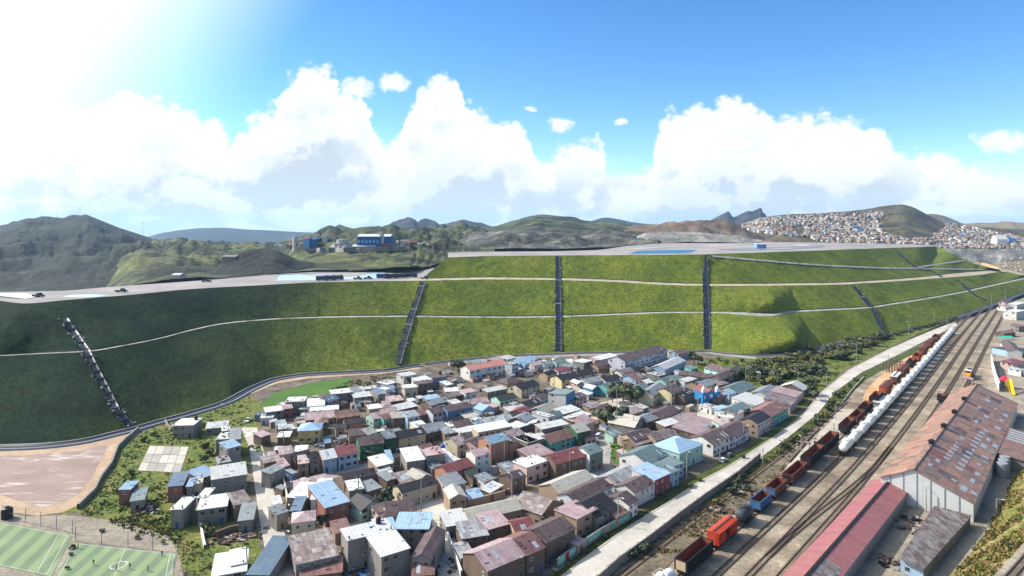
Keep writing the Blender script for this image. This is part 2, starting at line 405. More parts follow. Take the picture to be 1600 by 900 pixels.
def strip(name, A, B, m, up=0.0, i0=0, i1=None, key=None, rows=1):
    A = A[i0:i1]; B = B[i0:i1]
    return grid_obj(name, [[a.lerp(b, r/rows)+Vector((0, 0, up)) for a, b in zip(A, B)] for r in range(rows+1)], m, 'structure', False, key)
ix = lambda x: min(range(len(XS)), key=lambda i: abs(XS[i]-x))
strip('bench_path', B1, B1i, M_track_grey, 0.0, 0, None, 'bank')
strip('bench_road', B2, B2i, M_track, 0.0, ix(640), None, 'bank')
ribbon2 = lambda A, dy, dz: [p + Vector((0, dy, dz)) for p in A]
M_ditch_shade = flat_mat('bench_ditch_shade', (30, 32, 30), 0.9, 0, .3, .3)  # near-black colour stands in for the shade lying in the ditch
strip('bench_ditch_shade', ribbon2(B1i, -.35, .03), ribbon2(B1i, .35, .32), M_ditch_shade, 0.0)
strip('bench_ditch_shade', ribbon2(B2i, -.3, .03), ribbon2(B2i, .3, .30), M_ditch_shade, 0.0, ix(672))
# left plateau
pb_f = curve([(-160,446),(0,456),(100,454),(160,449),(330,437),(440,428),(490,425),(600,420),(672,415),(700,404),(740,398)])
iL = ix(720)
PB = [P(x, pb_f(x), z) for x, z in zip(XS[:iL+1], z2)]
strip('plateau', B2, PB, M_plateau, -0.02, 0, iL, 'plateau', 6)
PB2 = [p + Vector((0, 10, -18)) for p in PB]
strip('plateau_back', PB, PB2, M_hill, 0, 0, iL)
# upper tier
def along(pts, n):
    c = [Vector(p) for p in pts]; L = [0]
    for a, b in zip(c, c[1:]): L.append(L[-1]+(b-a).length)
    o = []
    for i in range(n):
        s = L[-1]*i/(n-1); k = 0
        while k < len(L)-2 and L[k+1] < s: k += 1
        o.append(c[k].lerp(c[k+1], (s-L[k])/max(1e-9, L[k+1]-L[k])))
    return o
xs3 = [660 + 4*i for i in range(226)]        # 660..1560
A3px = [(x, b2i_f(x) - (0.4 if x > 680 else 0.4)) for x in xs3]
z2f = curve(list(zip(XS, z2)))
A3 = [P(x, y, z2f(x)) for x, y in A3px]
b3pts = [(700,402),(760,400),(870,399),(960,398.6),(1100,397.5),(1200,394),(1300,390.5),(1400,387),(1464,385),(1490,398),(1524,413),(1560,421)]
B3px = along(b3pts, len(xs3))
def resolve3(px):
    bp = np.array([(p.x, p.y) for p in A3]); A = bp[:-1]; B = bp[1:]; out = []
    for i, q in enumerate(px):
        lo, hi = 6.0, 49.0
        for _ in range(26):
            z = (lo+hi)/2; p = P(q[0], q[1], z)
            dm, j = seg_dist(np.array((p.x, p.y)), A, B)
            if p.y > np.interp(q[0], xs3, [v.y for v in A3]) and dm > 1.8*(z-A3[j].z): lo = z
            else: hi = z
        out.append(z)
    return out
z3 = resolve3(B3px)
z3 = [sum(z3[max(0, i-8):i+9])/len(z3[max(0, i-8):i+9]) for i in range(len(z3))]
B3 = [P(q[0], q[1], z) for q, z in zip(B3px, z3)]
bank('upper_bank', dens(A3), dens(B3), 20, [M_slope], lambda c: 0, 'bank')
sideA = [A3[0], A3[0]+Vector((14, 70, 0))]; sideB = [B3[0], B3[0]+Vector((14, 60, 0))]
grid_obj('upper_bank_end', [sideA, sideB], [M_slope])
bk_f = curve([(690,395),(740,393.5),(860,392.5),(930,390.5),(985,384),(1100,377.5),(1280,379),(1400,381),(1470,384.5),(1530,410),(1600,420)])
topz = [z for z in z3]
B3b = [P(q[0], min(bk_f(q[0]), q[1]-0.6), z) for q, z in zip(B3px, topz)]
n3 = len([1 for q in B3px if q[0] < 1470])
strip('upper_plateau', B3[:n3], B3b[:n3], M_plateau, -0.02, 0, None, 'plateau', 6)
print([round(v,1) for v in z1[::12]]); print([round(v,1) for v in z2[::12]]); print([round(v,1) for v in z3[::10]]); print('z1 %.1f..%.1f z2 %.1f..%.1f z3 %.1f..%.1f' % (min(z1), max(z1), min(z2), max(z2), min(z3), max(z3)))

# ------------------------------------------------------------------ hills
def hill(name, ridge, base, Dr, Db, m, x0, x1, step=4, rows=24, amp=8.0, sc=0.012, pw=1.0, rough=1.0, key='hill', back=0.25, oct=6):
    rf = curve(ridge); bf = curve(base)
    drf = Dr if callable(Dr) else (lambda x: Dr); dbf = Db if callable(Db) else (lambda x: Db)
    cols = [x0 + step*i for i in range(int((x1-x0)/step)+1)]
    out = []
    for r in range(rows+1):
        s = r/rows; row = []
        for x in cols:
            a = PD(x, bf(x), dbf(x)); b = PD(x, rf(x), drf(x))
            p = a.lerp(b, s); p.z = a.z + (b.z-a.z)*(s**pw)
            q = Vector((p.x, p.y, 0))
            n = fbm(q, sc, oct)
            k = math.sin(math.pi*min(1, s*0.93+0.02))**0.7
            p.z += n*amp*k
            if r == rows: p.z += fbm(q, sc*4, 5)*amp*0.10*rough
            row.append(p)
        out.append(row)
    last = out[-1]
    out.append([p + Vector((0, p.y*back*0.3, -abs(p.z+20)*0.25)) for p in last])
    out.append([p + Vector((0, p.y*back, -abs(p.z+60))) for p in last])
    return grid_obj(name, out, m, 'structure', True, key)
hill('far_mountain', [(60,385),(150,382),(185,376),(225,370),(260,362),(300,356.5),(340,355),(380,358),(420,360.5),(480,363),(520,361),(640,362)], [(60,400),(640,395)], 3800, 3000, M_far, 60, 640, 5, 14, 30, 0.002)
hill('crag', [(560,360),(580,357),(592,350.5),(600,351.5),(606,350),(625,343),(632,341),(640,338.5),(648,340),(652,345),(658,342),(668,342),(680,342.5),(688,349),(700,348.5),(712,344),(722,342.5),(735,344.5),(755,349),(775,356),(800,360)], [(560,372),(800,372)], 2300, 2050, M_rock, 560, 800, 2, 16, 24, 0.006, 0.8, 3)
hill('far_hill', [(900,352),(922,346),(945,339.5),(965,342),(990,347),(1010,349),(1060,353)], [(900,362),(1060,362)], 3200, 2800, M_far, 900, 1060, 4, 12, 12, 0.004)
hill('crag_tower', [(1105,352),(1122,344),(1132,334),(1138,330),(1144,336),(1149,338),(1158,335),(1164,331),(1171,329),(1177,330),(1181,327),(1184,327),(1187,322.5),(1190,323),(1192,329),(1195,331),(1202,346),(1215,352)], [(1105,366),(1215,366)], 2600, 2400, M_rock, 1105, 1215, 1.5, 18, 26, 0.007, 0.8, 2)
hill('brown_ridge', [(1380,345),(1430,336),(1452,335),(1472,338),(1492,344),(1508,349),(1540,347.5),(1570,347),(1600,348.5),(1720,351)], [(1380,372),(1720,378)], 1900, 1300, M_brownhill, 1380, 1720, 4, 18, 18, 0.005)
# the big hill on the left, its ribs running down towards the plateau
hill('left_hill', [(-220,392),(-120,372),(-40,361),(0,352),(20,345.5),(45,340.5),(60,341),(75,340),(90,342),(115,338),(135,336.5),(146,341),(170,353),(200,364),(225,372),(250,378),(300,386),(360,395)], [(-220,480),(0,466),(150,453),(250,446),(360,438)], lambda x: 1150 - max(0, (x-150))*1.6, 470, M_hill_dark, -220, 360, 2.5, 56, 20, 0.014, 1.3, 1.0)
hill('valley_ground', [(148,456),(162,440),(175,418),(195,394),(228,377),(260,375),(300,376.5),(345,381),(400,384),(440,381),(470,372),(500,361),(530,355.5),(560,357),(600,358),(660,358.5),(720,356),(760,360),(800,380)], [(148,457),(230,446),(330,438),(440,429),(490,425.5),(600,420.5),(672,416),(740,398),(800,394)], lambda x: 1250, lambda x: 330+max(0, min(1, (x-640)/100.0))*130, M_hill, 148, 775, 2.5, 60, 19, 0.02, 0.85)
hill('green_hill', [(690,362),(720,354),(745,354.5),(790,349.5),(818,341),(845,335),(870,336.5),(900,341.5),(930,345.5),(960,347),(985,351.5),(1030,358)], [(690,380),(1030,372)], 1350, 700, M_hill, 690, 1030, 2.5, 30, 9, 0.014, 0.85)
hill('scrub_mound', [(318,434),(335,424),(350,410),(372,396),(400,388.5),(425,389),(448,398),(470,407),(500,411),(530,418),(545,424)], [(318,436),(440,429),(545,424.5)], 400, 330, M_hill_dark, 318, 545, 3, 20, 5, 0.03, 0.9)
hill('pit_wall_dark', [(716,384),(730,371),(742,363),(770,361),(800,359.5),(850,359),(900,360),(960,361),(1000,362),(1030,366)], [(716,389),(860,388),(940,386.5),(1030,380)], 640, 520, M_pitdark, 716, 1030, 2.5, 22, 7, 0.03, 1.3, 1.0)
hill('pit_wall_brown', [(975,361),(990,353),(1005,350),(1040,347),(1080,345.5),(1100,344),(1132,343.5),(1150,349),(1166,359),(1182,367),(1205,372),(1250,377)], [(975,382),(1100,378),(1250,381)], 760, 600, M_pitbrown, 975, 1250, 2.5, 20, 9, 0.02, 1.0, 1.0)
hill('pit_wall_grey', [(995,368),(1010,363),(1050,362),(1100,364),(1130,366),(1160,367.5),(1175,372),(1190,378)], [(995,381),(1100,378.3),(1190,380)], 590, 545, M_pitgrey, 995, 1190, 2.5, 12, 4, 0.04, 1.0, 1.0)
hill('town_hill', [(1120,364),(1140,357),(1165,347),(1200,338),(1240,335),(1290,332.5),(1330,330.5),(1360,326.5),(1385,322),(1410,319.5),(1426,324),(1450,335),(1470,344),(1486,350),(1520,353),(1560,357),(1640,362),(1720,365)], [(1120,383),(1300,384),(1470,389),(1600,390),(1720,392)], 1150, 730, M_cone, 1120, 1720, 3, 40, 8, 0.012, 0.9)
hill('grey_cliff', [(1450,388),(1480,388),(1520,389),(1560,389.5),(1600,389),(1720,389)], [(1450,408),(1480,408),(1520,415),(1560,413),(1600,410),(1720,410)], 720, 690, M_pitgrey, 1450, 1720, 2.5, 14, 3, 0.06, 1.0, 0.4)
hill('valley_floor', [(1440,409),(1520,414),(1560,412),(1600,409),(1720,409)], [(1440,436),(1500,434),(1560,430),(1600,434),(1720,436)], 685, 605, M_brownhill, 1440, 1720, 4, 16, 1.5, 0.03)
# ------------------------------------------------------------------ the ground
M_ground = ground_mat('town_earth', [(0.3, (58, 50, 44)), (0.44, (86, 76, 66)), (0.56, (112, 101, 88)), (0.66, (136, 126, 110)), (0.76, (80, 84, 48))], 0.16, 10, 0.72, (1.1, 0.5, 1.4), 0.6, 0.25)
rings = [20, 60, 90, 120, 160, 220, 300, 420, 600, 900, 1500, 2600, 4500, 7000, 9500]
rows = []
for D in rings:
    z = 0.0 if D <= 300 else (-0.5 if D <= 420 else -1.0 - (D-420)*0.055)
    rows.append([Vector((D*math.sin(R(a))*1.0, D*math.cos(R(a)), z)) for a in range(-80, 81, 4)])
grid_obj('ground', rows, M_ground, 'structure', False, 'ground')
# ------------------------------------------------------------------ streets, yards, fields
M_conc = ground_mat('street_concrete', [(0.3, (152, 146, 136)), (0.5, (176, 170, 160)), (0.72, (194, 188, 178))], 0.12, 8, 0.62, (1.5, 0.86, 1.1))
M_conc_old = ground_mat('street_concrete_worn', [(0.3, (126, 122, 116)), (0.5, (144, 140, 132)), (0.72, (160, 155, 146))], 0.14, 8, 0.65, (1.5, 0.82, 1.12))
M_gravel = ground_mat('yard_gravel', [(0.3, (112, 102, 90)), (0.5, (140, 130, 114)), (0.7, (160, 150, 134))], 0.16, 9, 0.68, (1.6, 0.65, 1.25), 0.4, 0.12)
M_ballast = ground_mat('ballast', [(0.3, (96, 84, 72)), (0.46, (126, 113, 96)), (0.6, (154, 141, 121)), (0.74, (178, 167, 148))], 0.13, 9, 0.7, (1.4, 0.6, 1.3), 0.4, 0.15, (1, 1, 1))
M_sand = ground_mat('orange_earth', [(0.3, (168, 122, 84)), (0.5, (188, 146, 106)), (0.7, (194, 168, 134))], 0.08, 8, 0.62, (1.0, 0.8, 1.15))
M_paleyard = ground_mat('pale_yard', [(0.3, (150, 142, 128)), (0.7, (182, 172, 156))], 0.15, 8, 0.6, (1.2, 0.85, 1.1))
M_grass = ground_mat('meadow', [(0.30, (44, 58, 22)), (0.42, (70, 86, 32)), (0.52, (98, 106, 44)), (0.62, (112, 104, 58)), (0.74, (128, 112, 82))], 0.2, 11, 0.74, (1.6, 0.35, 1.6), 0.9, 0.5)
M_green = ground_mat('green_field', [(0.3, (52, 86, 34)), (0.7, (80, 112, 40))], 0.1, 7, 0.6, (1.2, 0.75, 1.2))
M_verge = ground_mat('verge_grass', [(0.3, (48, 60, 24)), (0.55, (70, 82, 32)), (0.72, (104, 96, 58))], 0.4, 8, 0.68, (2.0, 0.55, 1.4), 0.6, 0.3)
M_dirtroad = ground_mat('dirt_road', [(0.3, (152, 128, 106)), (0.7, (180, 156, 130))], 0.1, 8, 0.6, (0.8, 0.82, 1.12), 0, 0, (1, 1, 1))
def basin_mat():
    m, nt, b = new_mat('basin_mud'); pos = n_pos(nt)
    base = n_ramp(nt, n_noise(nt, pos, 0.12, 8, 0.6), [(0.3, (128, 108, 100)), (0.7, (150, 130, 120))])
    salt = n_ramp(nt, n_noise(nt, n_map(nt, pos, (0.5, 1.6, 1)), 0.16, 9, 0.68, 0.6), [(0.54, (0, 0, 0, 1)), (0.68, (0.75, 0.75, 0.75, 1))])
    col = n_mix(nt, salt, base, (214, 208, 204)); nt.links.new(col, b.inputs['Base Color']); b.inputs['Roughness'].default_value = 0.85
    return m
M_basin = basin_mat()
M_slab = ground_mat('court_slab', [(0.3, (170, 164, 152)), (0.7, (190, 184, 172))], 0.3, 7, 0.6, (2.5, 0.85, 1.1))
M_slab2 = ground_mat('court_slab_dark', [(0.3, (146, 142, 132)), (0.7, (166, 160, 150))], 0.3, 7, 0.6, (2.5, 0.85, 1.1))
def turf_mat(name, ang, period):
    m, nt, b = new_mat(name)
    v = n_map(nt, n_pos(nt), (1, 1, 1), (0, 0, ang))
    sx = nt.nodes.new('ShaderNodeSeparateXYZ'); nt.links.new(v, sx.inputs[0])
    w = n_math(nt, 'PINGPONG', sx.outputs[0], period)
    band = n_ramp(nt, n_math(nt, 'DIVIDE', w, period), [(0.4, (104, 120, 92)), (0.6, (124, 140, 100))])
    col = n_mix(nt, 0.45, band, n_ramp(nt, n_noise(nt, n_pos(nt), 0.25, 8, 0.7), [(0.3, (0.7, 0.72, 0.74, 1)), (0.7, (1.25, 1.22, 1.3, 1))]), 'MULTIPLY')
    nt.links.new(col, b.inputs['Base Color']); b.inputs['Roughness'].default_value = 0.9
    return m
M_black = flat_mat('black_liner', (24, 30, 44), 0.45)
M_cmix = flat_mat('channel_concrete', (128, 132, 138), 0.9)
M_white = flat_mat('white_paint', (205, 205, 200), 0.7)
M_yellow = flat_mat('kerb_yellow', (188, 142, 50), 0.8)
M_kerb = flat_mat('kerb_concrete', (168, 158, 140), 0.9)
M_wallc = flat_mat('boundary_concrete', (132, 126, 116), 0.95, 0, 0.25, 0.6)
M_pond = flat_mat('pond_liner_pale', (168, 196, 206), 0.25, 0, 0.05, 0.05)
M_pondblue = flat_mat('pond_water', (46, 104, 136), 0.7)
M_ponddark = flat_mat('pond_dark', (40, 52, 62), 0.2)
STREETS = []
def sheet(name, pts, z, m, jit=0.0, kind='structure', zz=0.0, dens_m=3.0):
    if name in ('street', 'main_road', 'plaza', 'green_plot', 'verge', 'green_field', 'court_slab', 'toe_road'): STREETS.append([(P(x, y).x, P(x, y).y) for x, y in pts])
    v = [P(x, y, zz) for x, y in pts]; out = []
    for i, a in enumerate(v):
        b = v[(i+1) % len(v)]; L = (b-a).length; n = max(1, int(L/dens_m)) if jit else 1
        for k in range(n):
            p = a.lerp(b, k/n)
            if jit: p = p + Vector((noise.noise(p*0.35), noise.noise(p*0.35+Vector((9, 4, 1))), 0))*jit + Vector((noise.noise(p*1.3), noise.noise(p*1.3+Vector((3, 1, 5))), 0))*jit*0.5
            p.z = zz + z; out.append(p)
    o = mesh_obj(name, out, [tuple(range(len(out)))], m); 
    if kind: o['kind'] = kind
    if o.data.polygons[0].normal.z < 0: o.data.flip_normals()
    return o
def poly3(pts, z=0.0): return [P(x, y, z) for x, y in pts]
def resamp(pts, step):
    out = [pts[0].copy()]
    for a, b in zip(pts, pts[1:]):
        L = (b-a).length; n = max(1, int(round(L/step)))
        out += [a.lerp(b, k/n) for k in range(1, n+1)]
    return out
def side(pts, i):
    a = pts[max(0, i-1)]; b = pts[min(len(pts)-1, i+1)]; d = (b-a); d.z = 0; d.normalize()
    return Vector((d.y, -d.x, 0))            # to the right of travel
def ribbon_mesh(pts, prof):
    """profile [(offset to the right, height)] swept along pts -> verts, faces"""
    vs = []; n = len(prof)
    for i, p in enumerate(pts):
        s = side(pts, i)
        for off, h in prof: vs.append(p + s*off + Vector((0, 0, h)))
    fs = [(i*n+k, i*n+k+1, (i+1)*n+k+1, (i+1)*n+k) for i in range(len(pts)-1) for k in range(n-1)]
    return vs, fs
def ribbon(name, pts, prof, m, parent=None, kind=None, mi=None):
    vs, fs = ribbon_mesh(pts, prof)
    midx = [mi[k] for i in range(len(pts)-1) for k in range(len(prof)-1)] if mi else None
    o = mesh_obj(name, vs, fs, m, parent, midx)
    if kind: o['kind'] = kind
    return o
# sheets on the ground, from the lowest up (each 2 cm over the one below)
sheet('meadow', [(-60,720),(200,690),(260,655),(330,640),(392,618),(420,640),(402,668),(388,700),(388,760),(400,830),(415,905),(300,905),(280,868),(200,840),(120,800),(-60,810)], 0.02, M_grass, 0.8)
sheet('green_field', [(404,632),(430,614),(470,602),(510,595),(548,590),(545,604),(530,612),(505,616),(470,622),(440,632),(415,640)], 0.04, M_green, 0.5)
sheet('sports_yard', [(-80,806),(0,801),(50,806),(120,806),(200,818),(262,838),(282,870),(288,920),(288,960),(-80,960)], 0.04, M_gravel, 0.4)
sheet('dirt_road', [(-80,708),(60,702),(130,692),(185,679),(222,668),(214,680),(190,694),(178,712),(166,738),(150,766),(130,786),(100,800),(60,806),(0,800),(-80,790)], 0.04, M_dirtroad, 0.4)
sheet('tailings_basin', [(-80,716),(60,711),(130,704),(172,694),(160,712),(148,738),(128,766),(100,785),(70,792),(40,786),(0,773),(-80,752)], 0.06, M_basin, 0.5)
sheet('rail_yard', [(980,960),(1062,868),(1150,800),(1220,745),(1262,690),(1300,648),(1330,612),(1370,580),(1440,548),(1490,508),(1520,496),(1556,482),(1600,465),(1700,440),(1700,480),(1560,560),(1530,640),(1480,700),(1420,745),(1390,770),(1230,960)], 0.02, M_ballast, 0.5)
sheet('right_yard', [(1225,960),(1395,768),(1440,720),(1530,640),(1562,540),(1566,486),(1600,466),(1760,466),(1760,960)], 0.03, M_gravel, 0.5)
sheet('scrub_yard', [(945,905),(1010,862),(1065,806),(1105,780),(1152,746),(1190,716),(1235,680),(1300,640),(1262,690),(1222,740),(1152,796),(1062,866),(1000,930)], 0.05, ground_mat('scrub_yard_earth', [(0.3, (72, 66, 54)), (0.5, (112, 100, 82)), (0.68, (150, 132, 106))], 0.14, 9, 0.7, (1.2, 0.55, 1.4), 0.5, 0.3), 0.8)
sheet('pale_yard', [(1218,742),(1250,708),(1290,668),(1312,640),(1345,640),(1330,668),(1296,700),(1260,732)], 0.07, M_paleyard, 0.4)
sheet('orange_yard', [(1345,640),(1352,612),(1372,590),(1395,572),(1430,552),(1480,527),(1500,523),(1488,536),(1462,560),(1436,582),(1410,604),(1385,624)], 0.07, M_sand, .35)
sheet('pale_yard', [(1395,600),(1425,585),(1452,556),(1470,545),(1474,552),(1446,580),(1420,605),(1400,618)], 0.09, M_paleyard, 0.4)
main_l = [(866,910),(905,878),(960,838),(1010,805),(1048,782),(1090,754),(1132,732),(1166,711),(1212,681),(1252,650),(1284,612),(1326,578),(1388,546),(1450,519),(1492,503)]
main_r = [(936,910),(968,880),(1012,848),(1062,808),(1102,778),(1152,744),(1188,716),(1236,680),(1278,646),(1306,612),(1345,583),(1404,554),(1460,525.5),(1496,509)]
sheet('main_road', main_l + main_r[::-1], 0.09, M_conc)
sheet('street', [(376,668),(402,668),(414,712),(424,750),(434,792),(446,840),(462,905),(424,905),(414,860),(406,815),(398,760),(390,700)], 0.08, M_conc)
sheet('street', [(648,792),(668,778),(690,770),(702,800),(708,830),(716,870),(722,910),(686,910),(680,868),(674,835),(664,808)], 0.08, M_conc)
sheet('street', [(436,862),(500,848),(560,828),(604,814),(655,793),(690,772),(690,762),(646,782),(600,800),(556,816),(500,836),(432,852)], 0.06, M_conc_old)
sheet('street', [(694,812),(740,806),(788,792),(842,776),(905,756),(948,742),(960,732),(948,720),(930,730),(900,744),(838,764),(782,778),(736,792),(692,798)], 0.06, M_conc_old)
sheet('street', [(410,768),(465,760),(520,748),(582,732),(622,716),(622,708),(580,722),(518,738),(462,750),(408,758)], 0.06, M_conc_old)
sheet('street', [(735,748),(770,742),(805,726),(852,712),(902,700),(942,688),(1002,670),(1000,662),(940,678),(898,690),(848,702),(800,716),(762,732),(730,738)], 0.06, M_conc_old)
sheet('street', [(936,690),(950,686),(956,700),(952,735),(940,742),(930,735),(938,710)], 0.1, M_conc_old)
sheet('plaza', [(895,640),(945,628),(985,618),(1010,624),(1000,640),(975,652),(930,656)], 0.06, M_conc)
sheet('plaza', [(1090,640),(1130,632),(1145,650),(1120,662),(1088,655)], 0.06, M_conc)
sheet('green_plot', [(944,697),(965,692),(985,704),(986,724),(968,726),(946,714)], 0.06, M_green, 0.3)
sheet('green_plot', [(395,676),(402,676),(410,706),(400,707)], 0.1, M_green)
sheet('meadow', [(1075,575),(1110,560),(1180,560),(1240,555),(1300,545),(1378,528),(1440,512),(1490,500),(1440,520),(1385,545),(1322,577),(1280,612),(1252,640),(1222,625),(1180,605),(1130,590)], 0.03, M_grass, 0.6)
sheet('verge', [(1000,812),(1048,783),(1090,756),(1134,733),(1166,712),(1212,682),(1250,650),(1240,648),(1200,678),(1160,704),(1120,728),(1070,752),(1040,772),(985,808),(930,846),(868,888),(856,905),(868,908),(905,878),(960,838)], 0.07, M_verge, 0.2)
sheet('verge', [(1104,778),(1152,745),(1190,716),(1236,681),(1280,646),(1308,612),(1346,584),(1404,556),(1466,527),(1474,530),(1410,562),(1358,590),(1322,620),(1294,650),(1250,690),(1200,726),(1160,752),(1112,784)], 0.07, M_verge, 0.3)
# kerbs: a real step with yellow paint
def kerb(pts, m, w=0.35, h=0.14):
    p = resamp(poly3(pts), 2.0)
    o = ribbon('kerb', p, [(0, 0.0), (0, h), (w, h), (w, 0.0)], m); o['kind'] = 'structure'
for pts, m in [([(430,852),(460,847),(500,836)], M_yellow), ([(556,816),(600,800),(646,782),(690,762)], M_yellow), ([(820,769),(840,763),(880,750)], M_yellow), ([(848,702),(898,690)], M_yellow), ([(940,678),(976,668),(1000,661)], M_yellow), ([(464,750),(520,738)], M_kerb), ([(402,668),(414,712),(424,750),(434,792),(446,840),(462,905)], M_kerb), ([(742,806),(842,777)], M_kerb), (main_l[:9], M_kerb), (main_r[:7], M_kerb), ([(702,800),(708,830),(716,870),(722,905)], M_kerb), ([(686,905),(680,868)], M_kerb), (main_l[8:13], M_kerb)]:
    kerb(pts, m)
# pavements with a kerb drop
def pavement(pts, m=M_conc_old, h=0.13):
    v = poly3(pts); vs = [p+Vector((0, 0, h)) for p in v]+v; n = len(v)
    o = mesh_obj('pavement', vs, [tuple(range(n))]+[(i, n+i, n+(i+1) % n, (i+1) % n) for i in range(n)], m); o['kind'] = 'structure'
    if o.data.polygons[0].normal.z < 0: o.data.flip_normals()
pavement([(446,842),(452,842),(476,905),(463,905)]); pavement([(432,800),(437,800),(446,838),(441,838)])
pavement([(862,890),(928,838),(985,800),(989,802),(934,842),(870,895)])
# football pitches
def pitch(corners, ang, period, nm):
    v = poly3(corners); sheet('football_pitch', corners, 0.08, turf_mat(nm, ang, period))
    mb = MB()
    def line(a, b, w=0.055):
        d = (b-a); d.z = 0; d.normalize(); s = Vector((-d.y, d.x, 0))*w/2; u = Vector((0, 0, 0.1))
        mb.add([a-s+u, b-s+u, b+s+u, a+s+u], [(0, 1, 2, 3)])
    def q(u, w): return v[0].lerp(v[1], u).lerp(v[3].lerp(v[2], u), w)
    for a, b in (((.02,.02),(.98,.02)),((.98,.02),(.98,.98)),((.98,.98),(.02,.98)),((.02,.98),(.02,.02)),((.5,.02),(.5,.98)),((.94,.02),(.94,.98))):
        line(q(*a), q(*b))
    c = q(.5, .5)
    for i in range(20):
        a0, a1 = 2*math.pi*i/20, 2*math.pi*(i+1)/20; r = 1.1
        line(c+Vector((math.cos(a0), math.sin(a0), 0))*r, c+Vector((math.cos(a1), math.sin(a1), 0))*r, 0.12)
    o = mb.build('pitch_markings', M_white); o['kind'] = 'structure'
    return v
pitchA = pitch([(-190,782),(113,838),(80,902),(-260,830)], R(-12), 1.5, 'turf_left')
pitchB = pitch([(117,849),(276,867),(266,922),(86,905)], R(-3), 1.35, 'turf_right')
# concrete court on the grass
cv = [(234,697),(295,698.6),(281.6,739.6),(215,736)]
def bl(c, u, w):
    a = [c[0][k]+(c[1][k]-c[0][k])*u for k in (0, 1)]; b = [c[3][k]+(c[2][k]-c[3][k])*u for k in (0, 1)]
    return tuple(a[k]+(b[k]-a[k])*w for k in (0, 1))
for i in range(5):
    for j in range(3):
        sheet('court_slab', [bl(cv, i/5+.004, j/3+.006), bl(cv, (i+1)/5-.004, j/3+.006), bl(cv, (i+1)/5-.004, (j+1)/3-.006), bl(cv, i/5+.004, (j+1)/3-.006)], 0.1+0.004*((i+j) % 3), M_slab if (i % 2 == 0) != (random.random() < 0.2) else M_slab2)
# drainage channel along the foot of the bank
chp = [P(x, toe_f(x)+2.6+0.0035*max(0, 700-x), 0.0) for x in range(-120, 1660, 8)]
i700 = len([1 for x in range(-120, 1660, 8) if x < 660])
ribbon('perimeter_channel', chp[:i700], [(-0.9, 0.35), (-0.5, 0.4), (0.0, 0.12), (1.5, 0.1), (2.1, 0.42), (2.6, 0.42), (2.7, 0.0)], [M_cmix, M_black], None, 'structure', [0, 1, 1, 1, 0, 0])
ribbon('perimeter_channel', chp[i700:], [(-0.6, 0.25), (-0.2, 0.3), (0.1, 0.1), (0.9, 0.1), (1.2, 0.3), (1.5, 0.3), (1.6, 0.0)], [M_cmix, M_black], None, 'structure', [0, 1, 1, 1, 0, 0])
sheet('toe_road', [(392,616),(430,600),(480,592),(540,587.5),(600,584),(640,578.5),(655,577),(655,573.5),(600,580.5),(540,583.5),(480,586.5),(430,594.5),(385,611)], 0.05, M_dirtroad, 0.2)
sheet('toe_road', [(700,572),(780,563),(870,557.5),(1000,553),(1100,551.5),(1130,556),(1180,561),(1182,558),(1130,552),(1100,548.5),(1000,549.5),(870,553),(780,558),(700,567)], 0.05, M_conc_old, 0.1)
# ponds and earthworks on the two plateaus
def on(key, px, py):
    h = ray(px, py, key if isinstance(key, (list, tuple)) else [key]); return h[0] if h else None
def drape(name, pts, m, key, up, kind='structure'):
    v = [on(key, x, y) for x, y in pts]; v = [p + Vector((0, 0, up)) for p in v if p]
    if len(v) < 3: print('drape failed', name, pts[:2]); return None
    z = sum(p.z for p in v)/len(v)
    o = mesh_obj(name, v, [tuple(range(len(v)))], m)
    if o.data.polygons[0].normal.z < 0: o.data.flip_normals()
    if kind: o['kind'] = kind
    return o
drape('lined_pond', [(432,439),(436,430.5),(500,427.5),(600,426),(612,434.5),(560,436.5)], M_pond, 'plateau', 0.12)
drape('pond_bank', [(434,430.6),(500,427.4),(600,425.4),(604,424.4),(500,426.2),(434,429.4)], M_ponddark, 'plateau', 0.16)
drape('lined_pond', [(-60,467),(-40,458.5),(40,459),(62,463),(40,467.5)], M_white, 'plateau', 0.12)
drape('lined_pond', [(96,465),(110,461.5),(150,460.5),(170,463),(150,464.5)], M_pond, 'plateau', 0.12)
drape('pond', [(984,396.6),(996,392),(1040,391),(1088,390.6),(1080,394),(1060,396)], M_pondblue, 'plateau', 0.1)
drape('pond_bank', [(940,389.2),(1000,387),(1120,383),(1260,382),(1270,384),(1140,386.5),(1040,388.2),(960,390.2)], M_paleyard, 'plateau', 0.1)
drape('pond_bank', [(1120,390),(1200,386.2),(1284,383.6),(1290,386),(1230,390),(1160,392)], M_ponddark, 'plateau', 0.12)
# paths crossing the face of the upper bank
def face_path(name, pts, w, m, key='bank', up=0.25, step=3, kind='structure'):
    q = []
    for (x0, y0), (x1, y1) in zip(pts, pts[1:]):
        n = max(1, int(abs(x1-x0)+abs(y1-y0))//step)
        q += [(x0+(x1-x0)*k/n, y0+(y1-y0)*k/n) for k in range(n)]
    q.append(pts[-1]); v = [on(key, x, y) for x, y in q]; v = [p for p in v if p]
    return ribbon(name, v, [(-w*.4, up+w*.22), (w*.4, up-w*.2), (w*.45, up-.4)], m, None, kind), v
face_path('bank_path', [(1112,400.8),(1160,405),(1240,412),(1300,416),(1380,419.5),(1428,420),(1500,421),(1540,421.5)], 2.2, M_track_grey)
face_path('bank_path', [(1428,420),(1450,415.5),(1480,411),(1508,407.5)], 2.0, M_track_grey)
M_rockw = flat_mat('pale_boulders', (156, 154, 148), 0.9, 0, 0.2, 2.0)
M_rockd = flat_mat('dark_channel_rock', (70, 74, 78), 0.9, 0, 0.3, 1.0)
